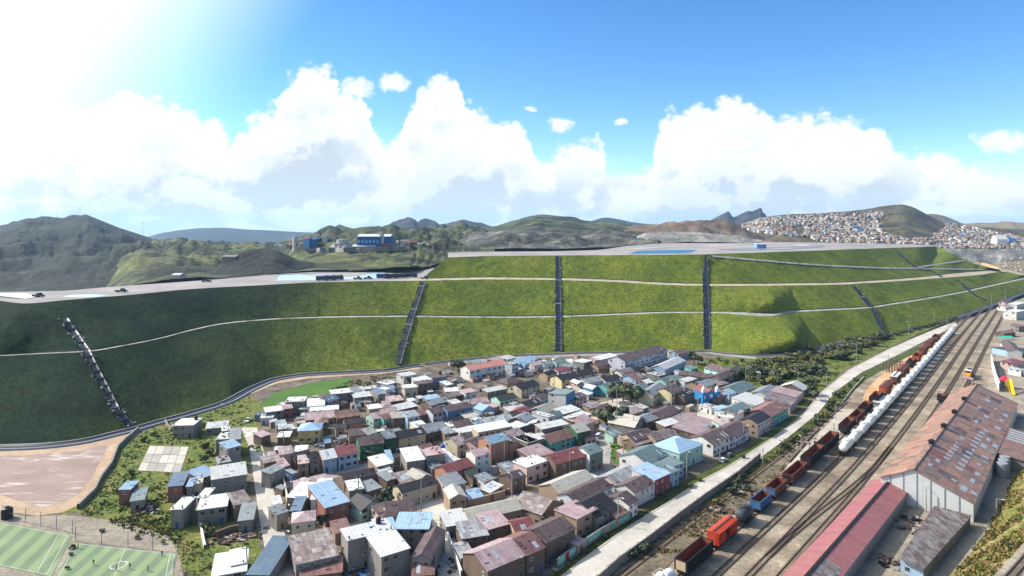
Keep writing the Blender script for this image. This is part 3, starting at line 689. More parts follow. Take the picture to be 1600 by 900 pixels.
def chute(pts, w, label, rocks, keys=('bank',)):
    q = []
    for (x0, y0), (x1, y1) in zip(pts, pts[1:]):
        n = max(2, int(math.hypot(x1-x0, y1-y0)/2.5)); q += [(x0+(x1-x0)*k/n, y0+(y1-y0)*k/n) for k in range(n)]
    q.append(pts[-1]); v = [on(keys, x, y) for x, y in q]; v = [p for p in v if p]
    o = empty('drainage_chute', v[-1]); tag(o, label, 'drain', 'drainage chutes down the green bank')
    loc = [p - v[-1] for p in v]
    ribbon('channel', loc, [(-w/2, 0.05), (-w/2, 0.45), (-w*0.3, 0.2), (w*0.3, 0.2), (w/2, 0.45), (w/2, 0.05)], M_black, o)
    mb = MB()
    for i, p in enumerate(loc):
        s = side(loc, i)
        for k in range(rocks):
            if random.random() < 0.75:
                sg = 1 if random.random() < 0.68 else -1
                c = p + s*sg*(w/2 + random.uniform(-0.1, 0.7)) + Vector((0, 0, 0.35)); mb.blob(c, random.uniform(0.14, 0.42), 1, 0.4, 0.6, 0 if random.random() < 0.42 else 1, random.random()*9)
    mb.build('boulders', [M_rockw, M_rockd], o)['kind'] = 'stuff'
    for i in range(3, len(loc)-2, 5):
        s = side(loc, i); a = loc[i]-s*w*0.55; b = loc[i]+s*w*0.55; MB().tube(a+Vector((0, 0, 0.3)), b+Vector((0, 0, 0.3)), 0.2, n=5).build('check_step', M_rockd if random.random() < 0.85 else M_rockw, o)
chute([(101,499),(118,524),(135,549),(146,572),(157,593),(170,618),(182,643),(205,666)], 1.6, 'stone edged drainage chute down the dark left bank', 1)
chute([(661,441),(652,468),(643,494),(632,530),(621,570)], 2.6, 'slanting black drainage chute left of the upper tier corner', 2)
chute([(871.5,401),(872,418),(872,436),(872.5,465),(873,494),(873,524),(873,549)], 2.4, 'straight black drainage chute at the middle of the green bank', 2)
chute([(1102,401),(1102,424),(1102.5,444),(1103.5,468),(1104,490),(1105,520),(1106,546)], 2.6, 'black drainage chute left of the protruding buttress', 2)
chute([(1334,448),(1348,465),(1362,483),(1372,503),(1381,521)], 2.2, 'black drainage chute slanting down to the bend of the main road', 1)
chute([(1400,393),(1416,407),(1432,419)], 1.6, 'short chute high on the right end of the top tier', 1)
chute([(1456,424),(1471,433)], 1.6, 'tiny black chute between the two upper right tracks', 1)
chute([(1494,437),(1508,449),(1522,461),(1540,470)], 1.6, 'rightmost black chute running down to the railway', 1)

face_path('valley_path', [(1524,412),(1540,415),(1556,421),(1575,427),(1600,433),(1640,440)], 5, M_sand, 'hill', .8)
face_path('valley_path', [(1500,424),(1520,418),(1535,413)], 4, M_track, 'hill', .8)
# ------------------------------------------------------------------ house materials
def n_info(nt): return nt.nodes.new('ShaderNodeObjectInfo').outputs['Random']
def roof_mat(name, c, patch, stain, var=0.35, mottled=0.3, sheetw=0.6, sheetl=1.5, metal=0.0):
    """corrugated sheets: every sheet its own tone, stains and seams, ribs as bump"""
    m, nt, b = new_mat(name)
    oc = n_coord(nt); rnd = n_info(nt)
    off = nt.nodes.new('ShaderNodeVectorMath'); off.operation = 'ADD'
    cx = nt.nodes.new('ShaderNodeCombineXYZ'); nt.links.new(n_math(nt, 'MULTIPLY', rnd, 41.0), cx.inputs[0]); nt.links.new(n_math(nt, 'MULTIPLY', rnd, 17.0), cx.inputs[1])
    nt.links.new(oc, off.inputs[0]); nt.links.new(cx.outputs[0], off.inputs[1]); v = off.outputs[0]
    br = nt.nodes.new('ShaderNodeTexBrick'); nt.links.new(v, br.inputs['Vector'])
    br.offset = 0.0; br.inputs['Scale'].default_value = 1.0; br.inputs['Brick Width'].default_value = sheetw; br.inputs['Row Height'].default_value = sheetl
    br.inputs['Mortar Size'].default_value = 0.025; br.inputs['Bias'].default_value = -0.1
    br.inputs['Color1'].default_value = lin(c); br.inputs['Color2'].default_value = lin(tuple(c[i]*(1-var)+patch[i]*var for i in range(3)))
    br.inputs['Mortar'].default_value = tuple(x*0.55 for x in lin(c)[:3])+(1,)
    st = n_noise(nt, n_map(nt, v, (1, 0.45, 1)), 1.1, 8, 0.7)
    col = n_mix(nt, n_ramp(nt, st, [(0.50-mottled*0.15, (0, 0, 0, 1)), (0.66, (mottled*2.2,)*3+(1,))]), br.outputs[0], stain)
    blot = n_noise(nt, v, 4.5, 5, 0.75)
    col = n_mix(nt, 0.55, col, n_ramp(nt, blot, [(0.32, (0.68, 0.68, 0.68, 1)), (0.68, (1.28, 1.28, 1.28, 1))]), 'MULTIPLY')
    hs = nt.nodes.new('ShaderNodeHueSaturation'); nt.links.new(col, hs.inputs['Color'])
    nt.links.new(n_math(nt, 'ADD', 0.8, n_math(nt, 'MULTIPLY', rnd, 0.4)), hs.inputs['Value'])
    hs.inputs['Saturation'].default_value = 0.8
    nt.links.new(n_math(nt, 'ADD', 0.485, n_math(nt, 'MULTIPLY', n_math(nt, 'FRACT', n_math(nt, 'MULTIPLY', rnd, 7.3)), 0.03)), hs.inputs['Hue'])
    nt.links.new(hs.outputs[0], b.inputs['Base Color'])
    b.inputs['Roughness'].default_value = 0.55 if not metal else 0.42; b.inputs['Metallic'].default_value = metal
    wv = nt.nodes.new('ShaderNodeTexWave'); wv.inputs['Scale'].default_value = 1.6; nt.links.new(oc, wv.inputs[0])
    n_bump(nt, b, wv.outputs['Fac'], 0.35, 0.05)
    return m
ROOF = {
 'w': roof_mat('roof_white', (196, 197, 194), (176, 176, 170), (150, 140, 128), 0.5, 0.14),
 'g': roof_mat('roof_zinc', (132, 140, 144), (110, 118, 122), (112, 92, 80), 0.7, 0.2),
 'b': roof_mat('roof_sky_blue', (112, 152, 184), (140, 170, 190), (150, 160, 164), 0.7, 0.16),
 's': roof_mat('roof_steel_blue', (72, 104, 132), (96, 122, 142), (110, 110, 108), 0.7, 0.2),
 't': roof_mat('roof_teal_grey', (104, 128, 128), (84, 104, 108), (116, 104, 92), 0.7, 0.2),
 'R': roof_mat('roof_brown', (92, 74, 72), (74, 58, 58), (122, 96, 86), 0.8, 0.3),
 'r': roof_mat('roof_rust', (122, 82, 70), (98, 70, 64), (150, 108, 90), 0.9, 0.35),
 'k': roof_mat('roof_black', (42, 40, 44), (56, 48, 52), (70, 58, 56), 0.8, 0.25),
 'p': roof_mat('roof_faded_pink', (166, 136, 134), (140, 110, 108), (186, 168, 162), 0.8, 0.3),
 'c': roof_mat('roof_crimson', (128, 46, 52), (108, 50, 54), (140, 84, 80), 0.6, 0.2),
 'n': roof_mat('roof_dark_green', (44, 56, 48), (56, 66, 58), (70, 66, 56), 0.6, 0.2),
 'o': roof_mat('roof_orange_tile', (186, 112, 80), (168, 96, 68), (196, 140, 108), 0.8, 0.2, 0.5, 0.5),
 'm': roof_mat('roof_cream', (172, 166, 150), (156, 148, 134), (132, 122, 110), 0.7, 0.2),
 'F': roof_mat('roof_slab', (186, 184, 178), (172, 170, 164), (140, 136, 128), 0.3, 0.2, 30, 30),
 'x': roof_mat('roof_mottled', (120, 98, 92), (164, 154, 150), (86, 74, 70), 0.95, 0.4, 0.8, 1.2),
 'l': roof_mat('roof_light_striped', (168, 170, 172), (112, 104, 104), (130, 126, 122), 0.85, 0.2),
}
def wall_mat(name, c, block=False, stain=0.5):
    m, nt, b = new_mat(name); oc = n_coord(nt); rnd = n_info(nt)
    if block:
        sx = nt.nodes.new('ShaderNodeSeparateXYZ'); nt.links.new(oc, sx.inputs[0])
        cx = nt.nodes.new('ShaderNodeCombineXYZ'); nt.links.new(n_math(nt, 'ADD', sx.outputs[0], sx.outputs[1]), cx.inputs[0]); nt.links.new(sx.outputs[2], cx.inputs[1])
        br = nt.nodes.new('ShaderNodeTexBrick'); nt.links.new(cx.outputs[0], br.inputs['Vector']); br.inputs['Scale'].default_value = 1.0
        br.inputs['Brick Width'].default_value = 0.22; br.inputs['Row Height'].default_value = 0.11; br.inputs['Mortar Size'].default_value = 0.009
        br.inputs['Color1'].default_value = lin(c); br.inputs['Color2'].default_value = lin(tuple(v*0.84 for v in c)); br.inputs['Mortar'].default_value = lin(tuple(min(255, v*1.12) for v in c))
        base = br.outputs[0]
    else:
        base = n_mix(nt, 0.0, c, c)
    st = n_noise(nt, n_map(nt, oc, (1, 1, 0.4)), 0.7, 9, 0.72)
    col = n_mix(nt, stain, base, n_ramp(nt, st, [(0.3, (0.55, 0.52, 0.5, 1)), (0.5, (0.92, 0.92, 0.92, 1)), (0.7, (1.15, 1.15, 1.15, 1))]), 'MULTIPLY')
    hs = nt.nodes.new('ShaderNodeHueSaturation'); nt.links.new(col, hs.inputs['Color'])
    nt.links.new(n_math(nt, 'ADD', 0.84, n_math(nt, 'MULTIPLY', rnd, 0.34)), hs.inputs['Value']); hs.inputs['Saturation'].default_value = 0.78
    nt.links.new(hs.outputs[0], b.inputs['Base Color']); b.inputs['Roughness'].default_value = 0.95; b.inputs['Specular IOR Level'].default_value = 0.15
    return m
WALL = {'W': wall_mat('wall_white', (196, 194, 188)), 'G': wall_mat('wall_grey_block', (132, 126, 118), True), 'T': wall_mat('wall_tan_adobe', (156, 128, 98)),
 'N': wall_mat('wall_brown_adobe', (112, 90, 72), False, 0.7), 'Y': wall_mat('wall_yellow', (196, 168, 76)), 'C': wall_mat('wall_light_blue', (130, 164, 192)),
 'B': wall_mat('wall_blue', (56, 104, 156)), 'U': wall_mat('wall_azure', (30, 132, 176), False, 0.3), 'M': wall_mat('wall_mint', (150, 192, 174)),
 'A': wall_mat('wall_turquoise', (84, 168, 158)), 'E': wall_mat('wall_green', (36, 98, 62)), 'P': wall_mat('wall_pink', (186, 150, 138)),
 'O': wall_mat('wall_orange', (176, 112, 68)), 'K': wall_mat('wall_brick', (140, 78, 58), True), 'L': wall_mat('wall_lilac_white', (188, 190, 200)),
 'S': wall_mat('wall_cream', (188, 174, 142)), 'y': wall_mat('wall_pale_yellow', (196, 180, 124)), 'D': wall_mat('wall_red', (136, 40, 38)), 'H': wall_mat('wall_grey_green', (96, 120, 108))}
M_frame = flat_mat('window_frame', (150, 132, 112), 0.7); M_framew = flat_mat('window_frame_white', (200, 200, 198), 0.6)
M_glass, _nt, _b = new_mat('window_glass'); _b.inputs['Base Color'].default_value = (0.018, 0.022, 0.028, 1); _b.inputs['Roughness'].default_value = 0.12; _b.inputs['Specular IOR Level'].default_value = 0.5
M_glassb, _nt, _b = new_mat('window_glass_blue'); _b.inputs['Base Color'].default_value = (0.03, 0.16, 0.34, 1); _b.inputs['Roughness'].default_value = 0.15
M_dark = flat_mat('dark_opening', (20, 18, 17), 0.9)
DOORM = [flat_mat('door_wood', (82, 56, 40), 0.8), flat_mat('door_blue', (40, 76, 120), 0.6), flat_mat('door_red', (120, 34, 32), 0.6), flat_mat('door_grey', (90, 94, 98), 0.5), flat_mat('door_green', (36, 84, 64), 0.6)]
M_skylight = flat_mat('skylight_sheet', (150, 158, 164), 0.5, 0, .2)
M_rebar = flat_mat('rebar_column', (128, 120, 110), 0.9)
def win_mesh(w, h, fm, gm, nm):
    mb = MB(); t = 0.09
    mb.box(-w/2, -0.02, 0, w/2, 0.03, h, 1)
    for a in ((-w/2-t, 0-t, -w/2, h+t), (w/2, 0-t, w/2+t, h+t), (-w/2, -t, w/2, 0), (-w/2, h, w/2, h+t), (-0.03, 0, 0.03, h)):
        mb.box(a[0], -0.08, a[1], a[2], 0.03, a[3], 0)
    me = bpy.data.meshes.new(nm); me.from_pydata([tuple(v) for v in mb.v], [], mb.f); me.materials.append(fm); me.materials.append(gm)
    me.polygons.foreach_set('material_index', mb.m); return me
WINS = [win_mesh(1.1, 1.0, M_frame, M_glass, 'window'), win_mesh(0.8, 0.9, M_framew, M_glass, 'window'), win_mesh(1.4, 1.1, M_frame, M_glass, 'window')]
WINB = win_mesh(2.6, 1.5, M_framew, M_glassb, 'window')
def door_mesh(m):
    mb = MB(); mb.box(-0.5, -0.05, 0, 0.5, 0.03, 2.05, 0); mb.box(-0.6, -0.07, 0, -0.5, 0.03, 2.15, 1); mb.box(0.5, -0.07, 0, 0.6, 0.03, 2.15, 1); mb.box(-0.5, -0.07, 2.05, 0.5, 0.03, 2.15, 1)
    me = bpy.data.meshes.new('door'); me.from_pydata([tuple(v) for v in mb.v], [], mb.f); me.materials.append(m); me.materials.append(M_frame)
    me.polygons.foreach_set('material_index', mb.m); return me
DOORS = [door_mesh(m) for m in DOORM]
def inst(name, me, parent, loc, rz=0.0):
    o = bpy.data.objects.new(name, me); C.objects.link(o); o.parent = parent; o.location = loc; o.rotation_euler = (0, 0, rz); return o
def roof_slab(mb, quad, th=0.07):
    """a sheet of roof with thickness, quad counter-clockwise seen from above"""
    q = [Vector(v) for v in quad]; n = (q[1]-q[0]).cross(q[-1]-q[0]).normalized()*th; k = len(q)
    mb.add([v for v in q]+[v-n for v in q], [tuple(range(k)), tuple(range(2*k-1, k-1, -1))]+[(i, k+i, k+(i+1) % k, (i+1) % k) for i in range(k)])
HOUSES = []
def house(A, B, h, d, typ, rc, wc, label=None, ref=None, extra='', wr=random):
    """A, B: the ends of the near eave at height h; d: depth away from it"""
    k_ = 0.53                              # metres to layout units
    u = (B-A); u.z = 0; L = u.length; u.normalize(); inn = Vector((-u.y, u.x, 0))
    ctr = (A+B)/2 + inn*d/2; ctr.z = 0
    root = empty('house', ctr, math.atan2(u.y, u.x))
    x0, x1, y0, y1 = -L/2, L/2, -d/2, d/2
    o = 0.17 if typ != 'f' else 0.05
    a0, a1, b0, b1 = x0+o, x1-o, y0+o, y1-o
    rng = random.Random(int(A.x*31+A.y*17+h*7)); wm = WALL[wc]; rm = ROOF[rc]
    wb = MB(); rf = MB()
    rise = {'g': 0.2*d, 'x': 0.22*L, 's': 0.11*d, 'S': -0.08*d, 'h': 0.2*min(d, L), 'f': 0}[typ]
    top = h-0.045
    if typ == 'g':
        rise = min(rise, 1.8)
        ym = 0
        wb.add([(a0,b0,-.3),(a1,b0,-.3),(a1,b1,-.3),(a0,b1,-.3),(a0,b0,top),(a1,b0,top),(a1,b1,top),(a0,b1,top),(a0,ym,h+rise-.08),(a1,ym,h+rise-.08)],
               [(0,1,5,4),(1,2,6,9,5),(2,3,7,6),(3,0,4,8,7),(4,5,9,8),(7,8,9,6)])
        roof_slab(rf, [(x0,y0,h),(x1,y0,h),(x1,ym,h+rise),(x0,ym,h+rise)]); roof_slab(rf, [(x0,ym,h+rise+.01),(x1,ym,h+rise+.01),(x1,y1,h),(x0,y1,h)])
    elif typ == 'x':
        rise = min(rise, 1.8)
        wb.add([(a0,b0,-.3),(a1,b0,-.3),(a1,b1,-.3),(a0,b1,-.3),(a0,b0,top),(a1,b0,top),(a1,b1,top),(a0,b1,top),(0,b0,h+rise-.08),(0,b1,h+rise-.08)],
               [(0,1,5,8,4),(1,2,6,5),(2,3,7,9,6),(3,0,4,7),(4,8,9,7),(5,6,9,8)])
        roof_slab(rf, [(x0,y0,h),(0,y0,h+rise),(0,y1,h+rise),(x0,y1,h)]); roof_slab(rf, [(0,y0,h+rise+.01),(x1,y0,h),(x1,y1,h),(0,y1,h+rise+.01)])
    elif typ in 'sS':
        wb.add([(a0,b0,-.3),(a1,b0,-.3),(a1,b1,-.3),(a0,b1,-.3),(a0,b0,top),(a1,b0,top),(a1,b1,top+rise),(a0,b1,top+rise)],
               [(0,1,5,4),(1,2,6,5),(2,3,7,6),(3,0,4,7),(4,5,6,7)])
        roof_slab(rf, [(x0,y0,h),(x1,y0,h),(x1,y1,h+rise),(x0,y1,h+rise)])
    elif typ == 'h':
        wb.box(a0, b0, -.3, a1, b1, top)
        k = min(L, d)/2*0.98
        if L >= d: r0, r1 = (x0+k, 0, h+rise), (x1-k, 0, h+rise)
        else: r0, r1 = (0, y0+k, h+rise), (0, y1-k, h+rise)
        if L >= d:
            roof_slab(rf, [(x0,y0,h),(x1,y0,h),r1,r0]); roof_slab(rf, [(x1,y1,h),(x0,y1,h),r0,r1]); roof_slab(rf, [(x0,y1,h),(x0,y0,h),r0]); roof_slab(rf, [(x1,y0,h),(x1,y1,h),r1])
        else:
            roof_slab(rf, [(x0,y0,h),(x1,y0,h),r0]); roof_slab(rf, [(x1,y1,h),(x0,y1,h),r1]); roof_slab(rf, [(x0,y1,h),(x0,y0,h),r0,r1]); roof_slab(rf, [(x1,y0,h),(x1,y1,h),r1,r0])
    else:
        wb.box(a0, b0, -.3, a1, b1, h-.02)
        rf.box(x0-.12, y0-.12, h, x1+.12, y1+.12, h+.09)
    wb.build('wall', wm, root)
    if extra.startswith('L'):
        xx = a0-.02; hh = h+rise-.1 if typ == 'g' else 0
        pts = [(xx,b0,-.3),(xx,b1,-.3)] + ([(xx,b1,top),(xx,0,hh),(xx,b0,top)] if typ == 'g' else [(xx,b1,top+rise),(xx,b0,top)])
        mesh_obj('side_wall', pts+[(a0+.01, y, z) for _, y, z in pts], [tuple(range(len(pts)))[::-1]], WALL[extra[1]], root)
    if typ in 'gxsSh':                      # stones and planks that weigh the sheets down
        for k in range(rng.randrange(2, 8)):
            sx, t = rng.uniform(x0+.2, x1-.2), rng.uniform(.08, .9)
            if typ == 'g': yy, zz = y0*(1-t), h+rise*t
            elif typ in 'sS': yy, zz = y0+d*t, h+rise*t
            else: continue
            if rng.random() < .6: rf.blob((sx, yy, zz+.03), rng.uniform(.05, .11), 1, .3, .6)
            else: w_ = rng.uniform(.15, .5); rf.box(sx-w_, yy-.04, zz-.02, sx+w_, yy+.04, zz+.09)
    roof = rf.build('roof', rm, root)
    if typ == 'f' and rng.random() < .7:
        cl = MB()
        for k in range(rng.randrange(4, 14)):
            cx_, cy_, s_ = rng.uniform(x0+.3, x1-.3), rng.uniform(y0+.3, y1-.3), rng.uniform(.06, .22); cl.box(cx_-s_, cy_-s_*.6, h+.09, cx_+s_, cy_+s_*.6, h+.09+rng.uniform(.05, .3))
        cl.build('roof_clutter', rng.choice([M_rebar, M_dark, WALL['K'], WALL['B']]), root)['kind'] = 'stuff'
    # skylight sheets, weights and patches lying in the roof
    if typ in 'gxsSh' and 'n' not in extra and rng.random() < 0.3 and L > 2.6:
        for k in range(rng.choice((1, 1, 2, 3))):
            sx = rng.uniform(x0+.5, x1-1.0); s0 = rng.uniform(.1, .4); s1 = s0+rng.uniform(.3, .5)
            if typ in 'g': f = lambda s: (y0+(0-y0)*s, h+rise*s+.04)
            elif typ in 'sS': f = lambda s: (y0+(y1-y0)*s, h+rise*s+.04)
            else: continue
            w = rng.uniform(.4, .7); (ya, za), (yb, zb) = f(s0), f(min(s1, .95)); sl = MB()
            roof_slab(sl, [(sx,ya,za),(sx+w,ya,za),(sx+w,yb,zb),(sx,yb,zb)], .03); sl.build('skylight', M_skylight, root)
    if typ == 'f' and 'n' not in extra:
        for cx_, cy_ in ((x0+.3,y0+.3),(x1-.3,y0+.3),(x1-.3,y1-.3),(x0+.3,y1-.3)):
            if rng.random() < .6:
                mb = MB(); mb.box(cx_-.09, cy_-.09, h+.091, cx_+.09, cy_+.09, h+rng.uniform(.3, .6)); mb.build('rebar_column', M_rebar, root)
    # windows and doors on the faces
    if True:
        fl = max(1, int(round(h/1.4))); fh = h/fl
        wins = WINS[rng.randrange(3)]; nb = max(1, int(L/1.5))
        if 'b' in extra: wins = WINB; nb = max(2, int(L/2.2))
        dslot = rng.randrange(nb)
        for f in range(fl):
            for k in range(nb):
                x = a0+(a1-a0)*(k+.5)/nb
                if f == 0 and k == dslot and (a1-a0) > 1.2: inst('door', DOORS[rng.randrange(5)], root, (x, b0, 0)).scale = (k_,)*3; continue
                if rng.random() < .72: inst('window', wins, root, (x, b0, f*fh+.52)).scale = (k_*rng.uniform(.75, 1.25), k_, k_*rng.uniform(.85, 1.1))
        ns = int(d/2.0)
        for f in range(fl):
            for k in range(ns):
                if rng.random() < .42: inst('window', WINS[rng.randrange(3)], root, (a0-.02, b0+(b1-b0)*(k+.5)/ns, f*fh+.52), -math.pi/2).scale = (k_, k_, k_)
    rec = dict(o=root, h=h, L=L, d=d, typ=typ, rc=rc, wc=wc, label=label, ref=ref, px=((proj(A)[0]+proj(B)[0])/2, (proj(A)[1]+proj(B)[1])/2), c=ctr, u=u, inn=inn, rise=rise)
    HOUSES.append(rec); root['category'] = 'house'; root['group'] = 'houses of the town'
    return rec
K = 6.4292
ORG = dict(A=(380,540,K), B=(600,540,K), C=(820,530,K), D=(1040,530,K), E=(380,660,K), F=(600,660,K), G=(820,650,K), H=(1040,650,K), I=(380,760,K), J=(600,760,K), K=(820,760,K), Y=(240,620,K), Z=(240,760,K), Q=(0,640,3.4625), R=(1480,470,6.425), X=(0,0,1))
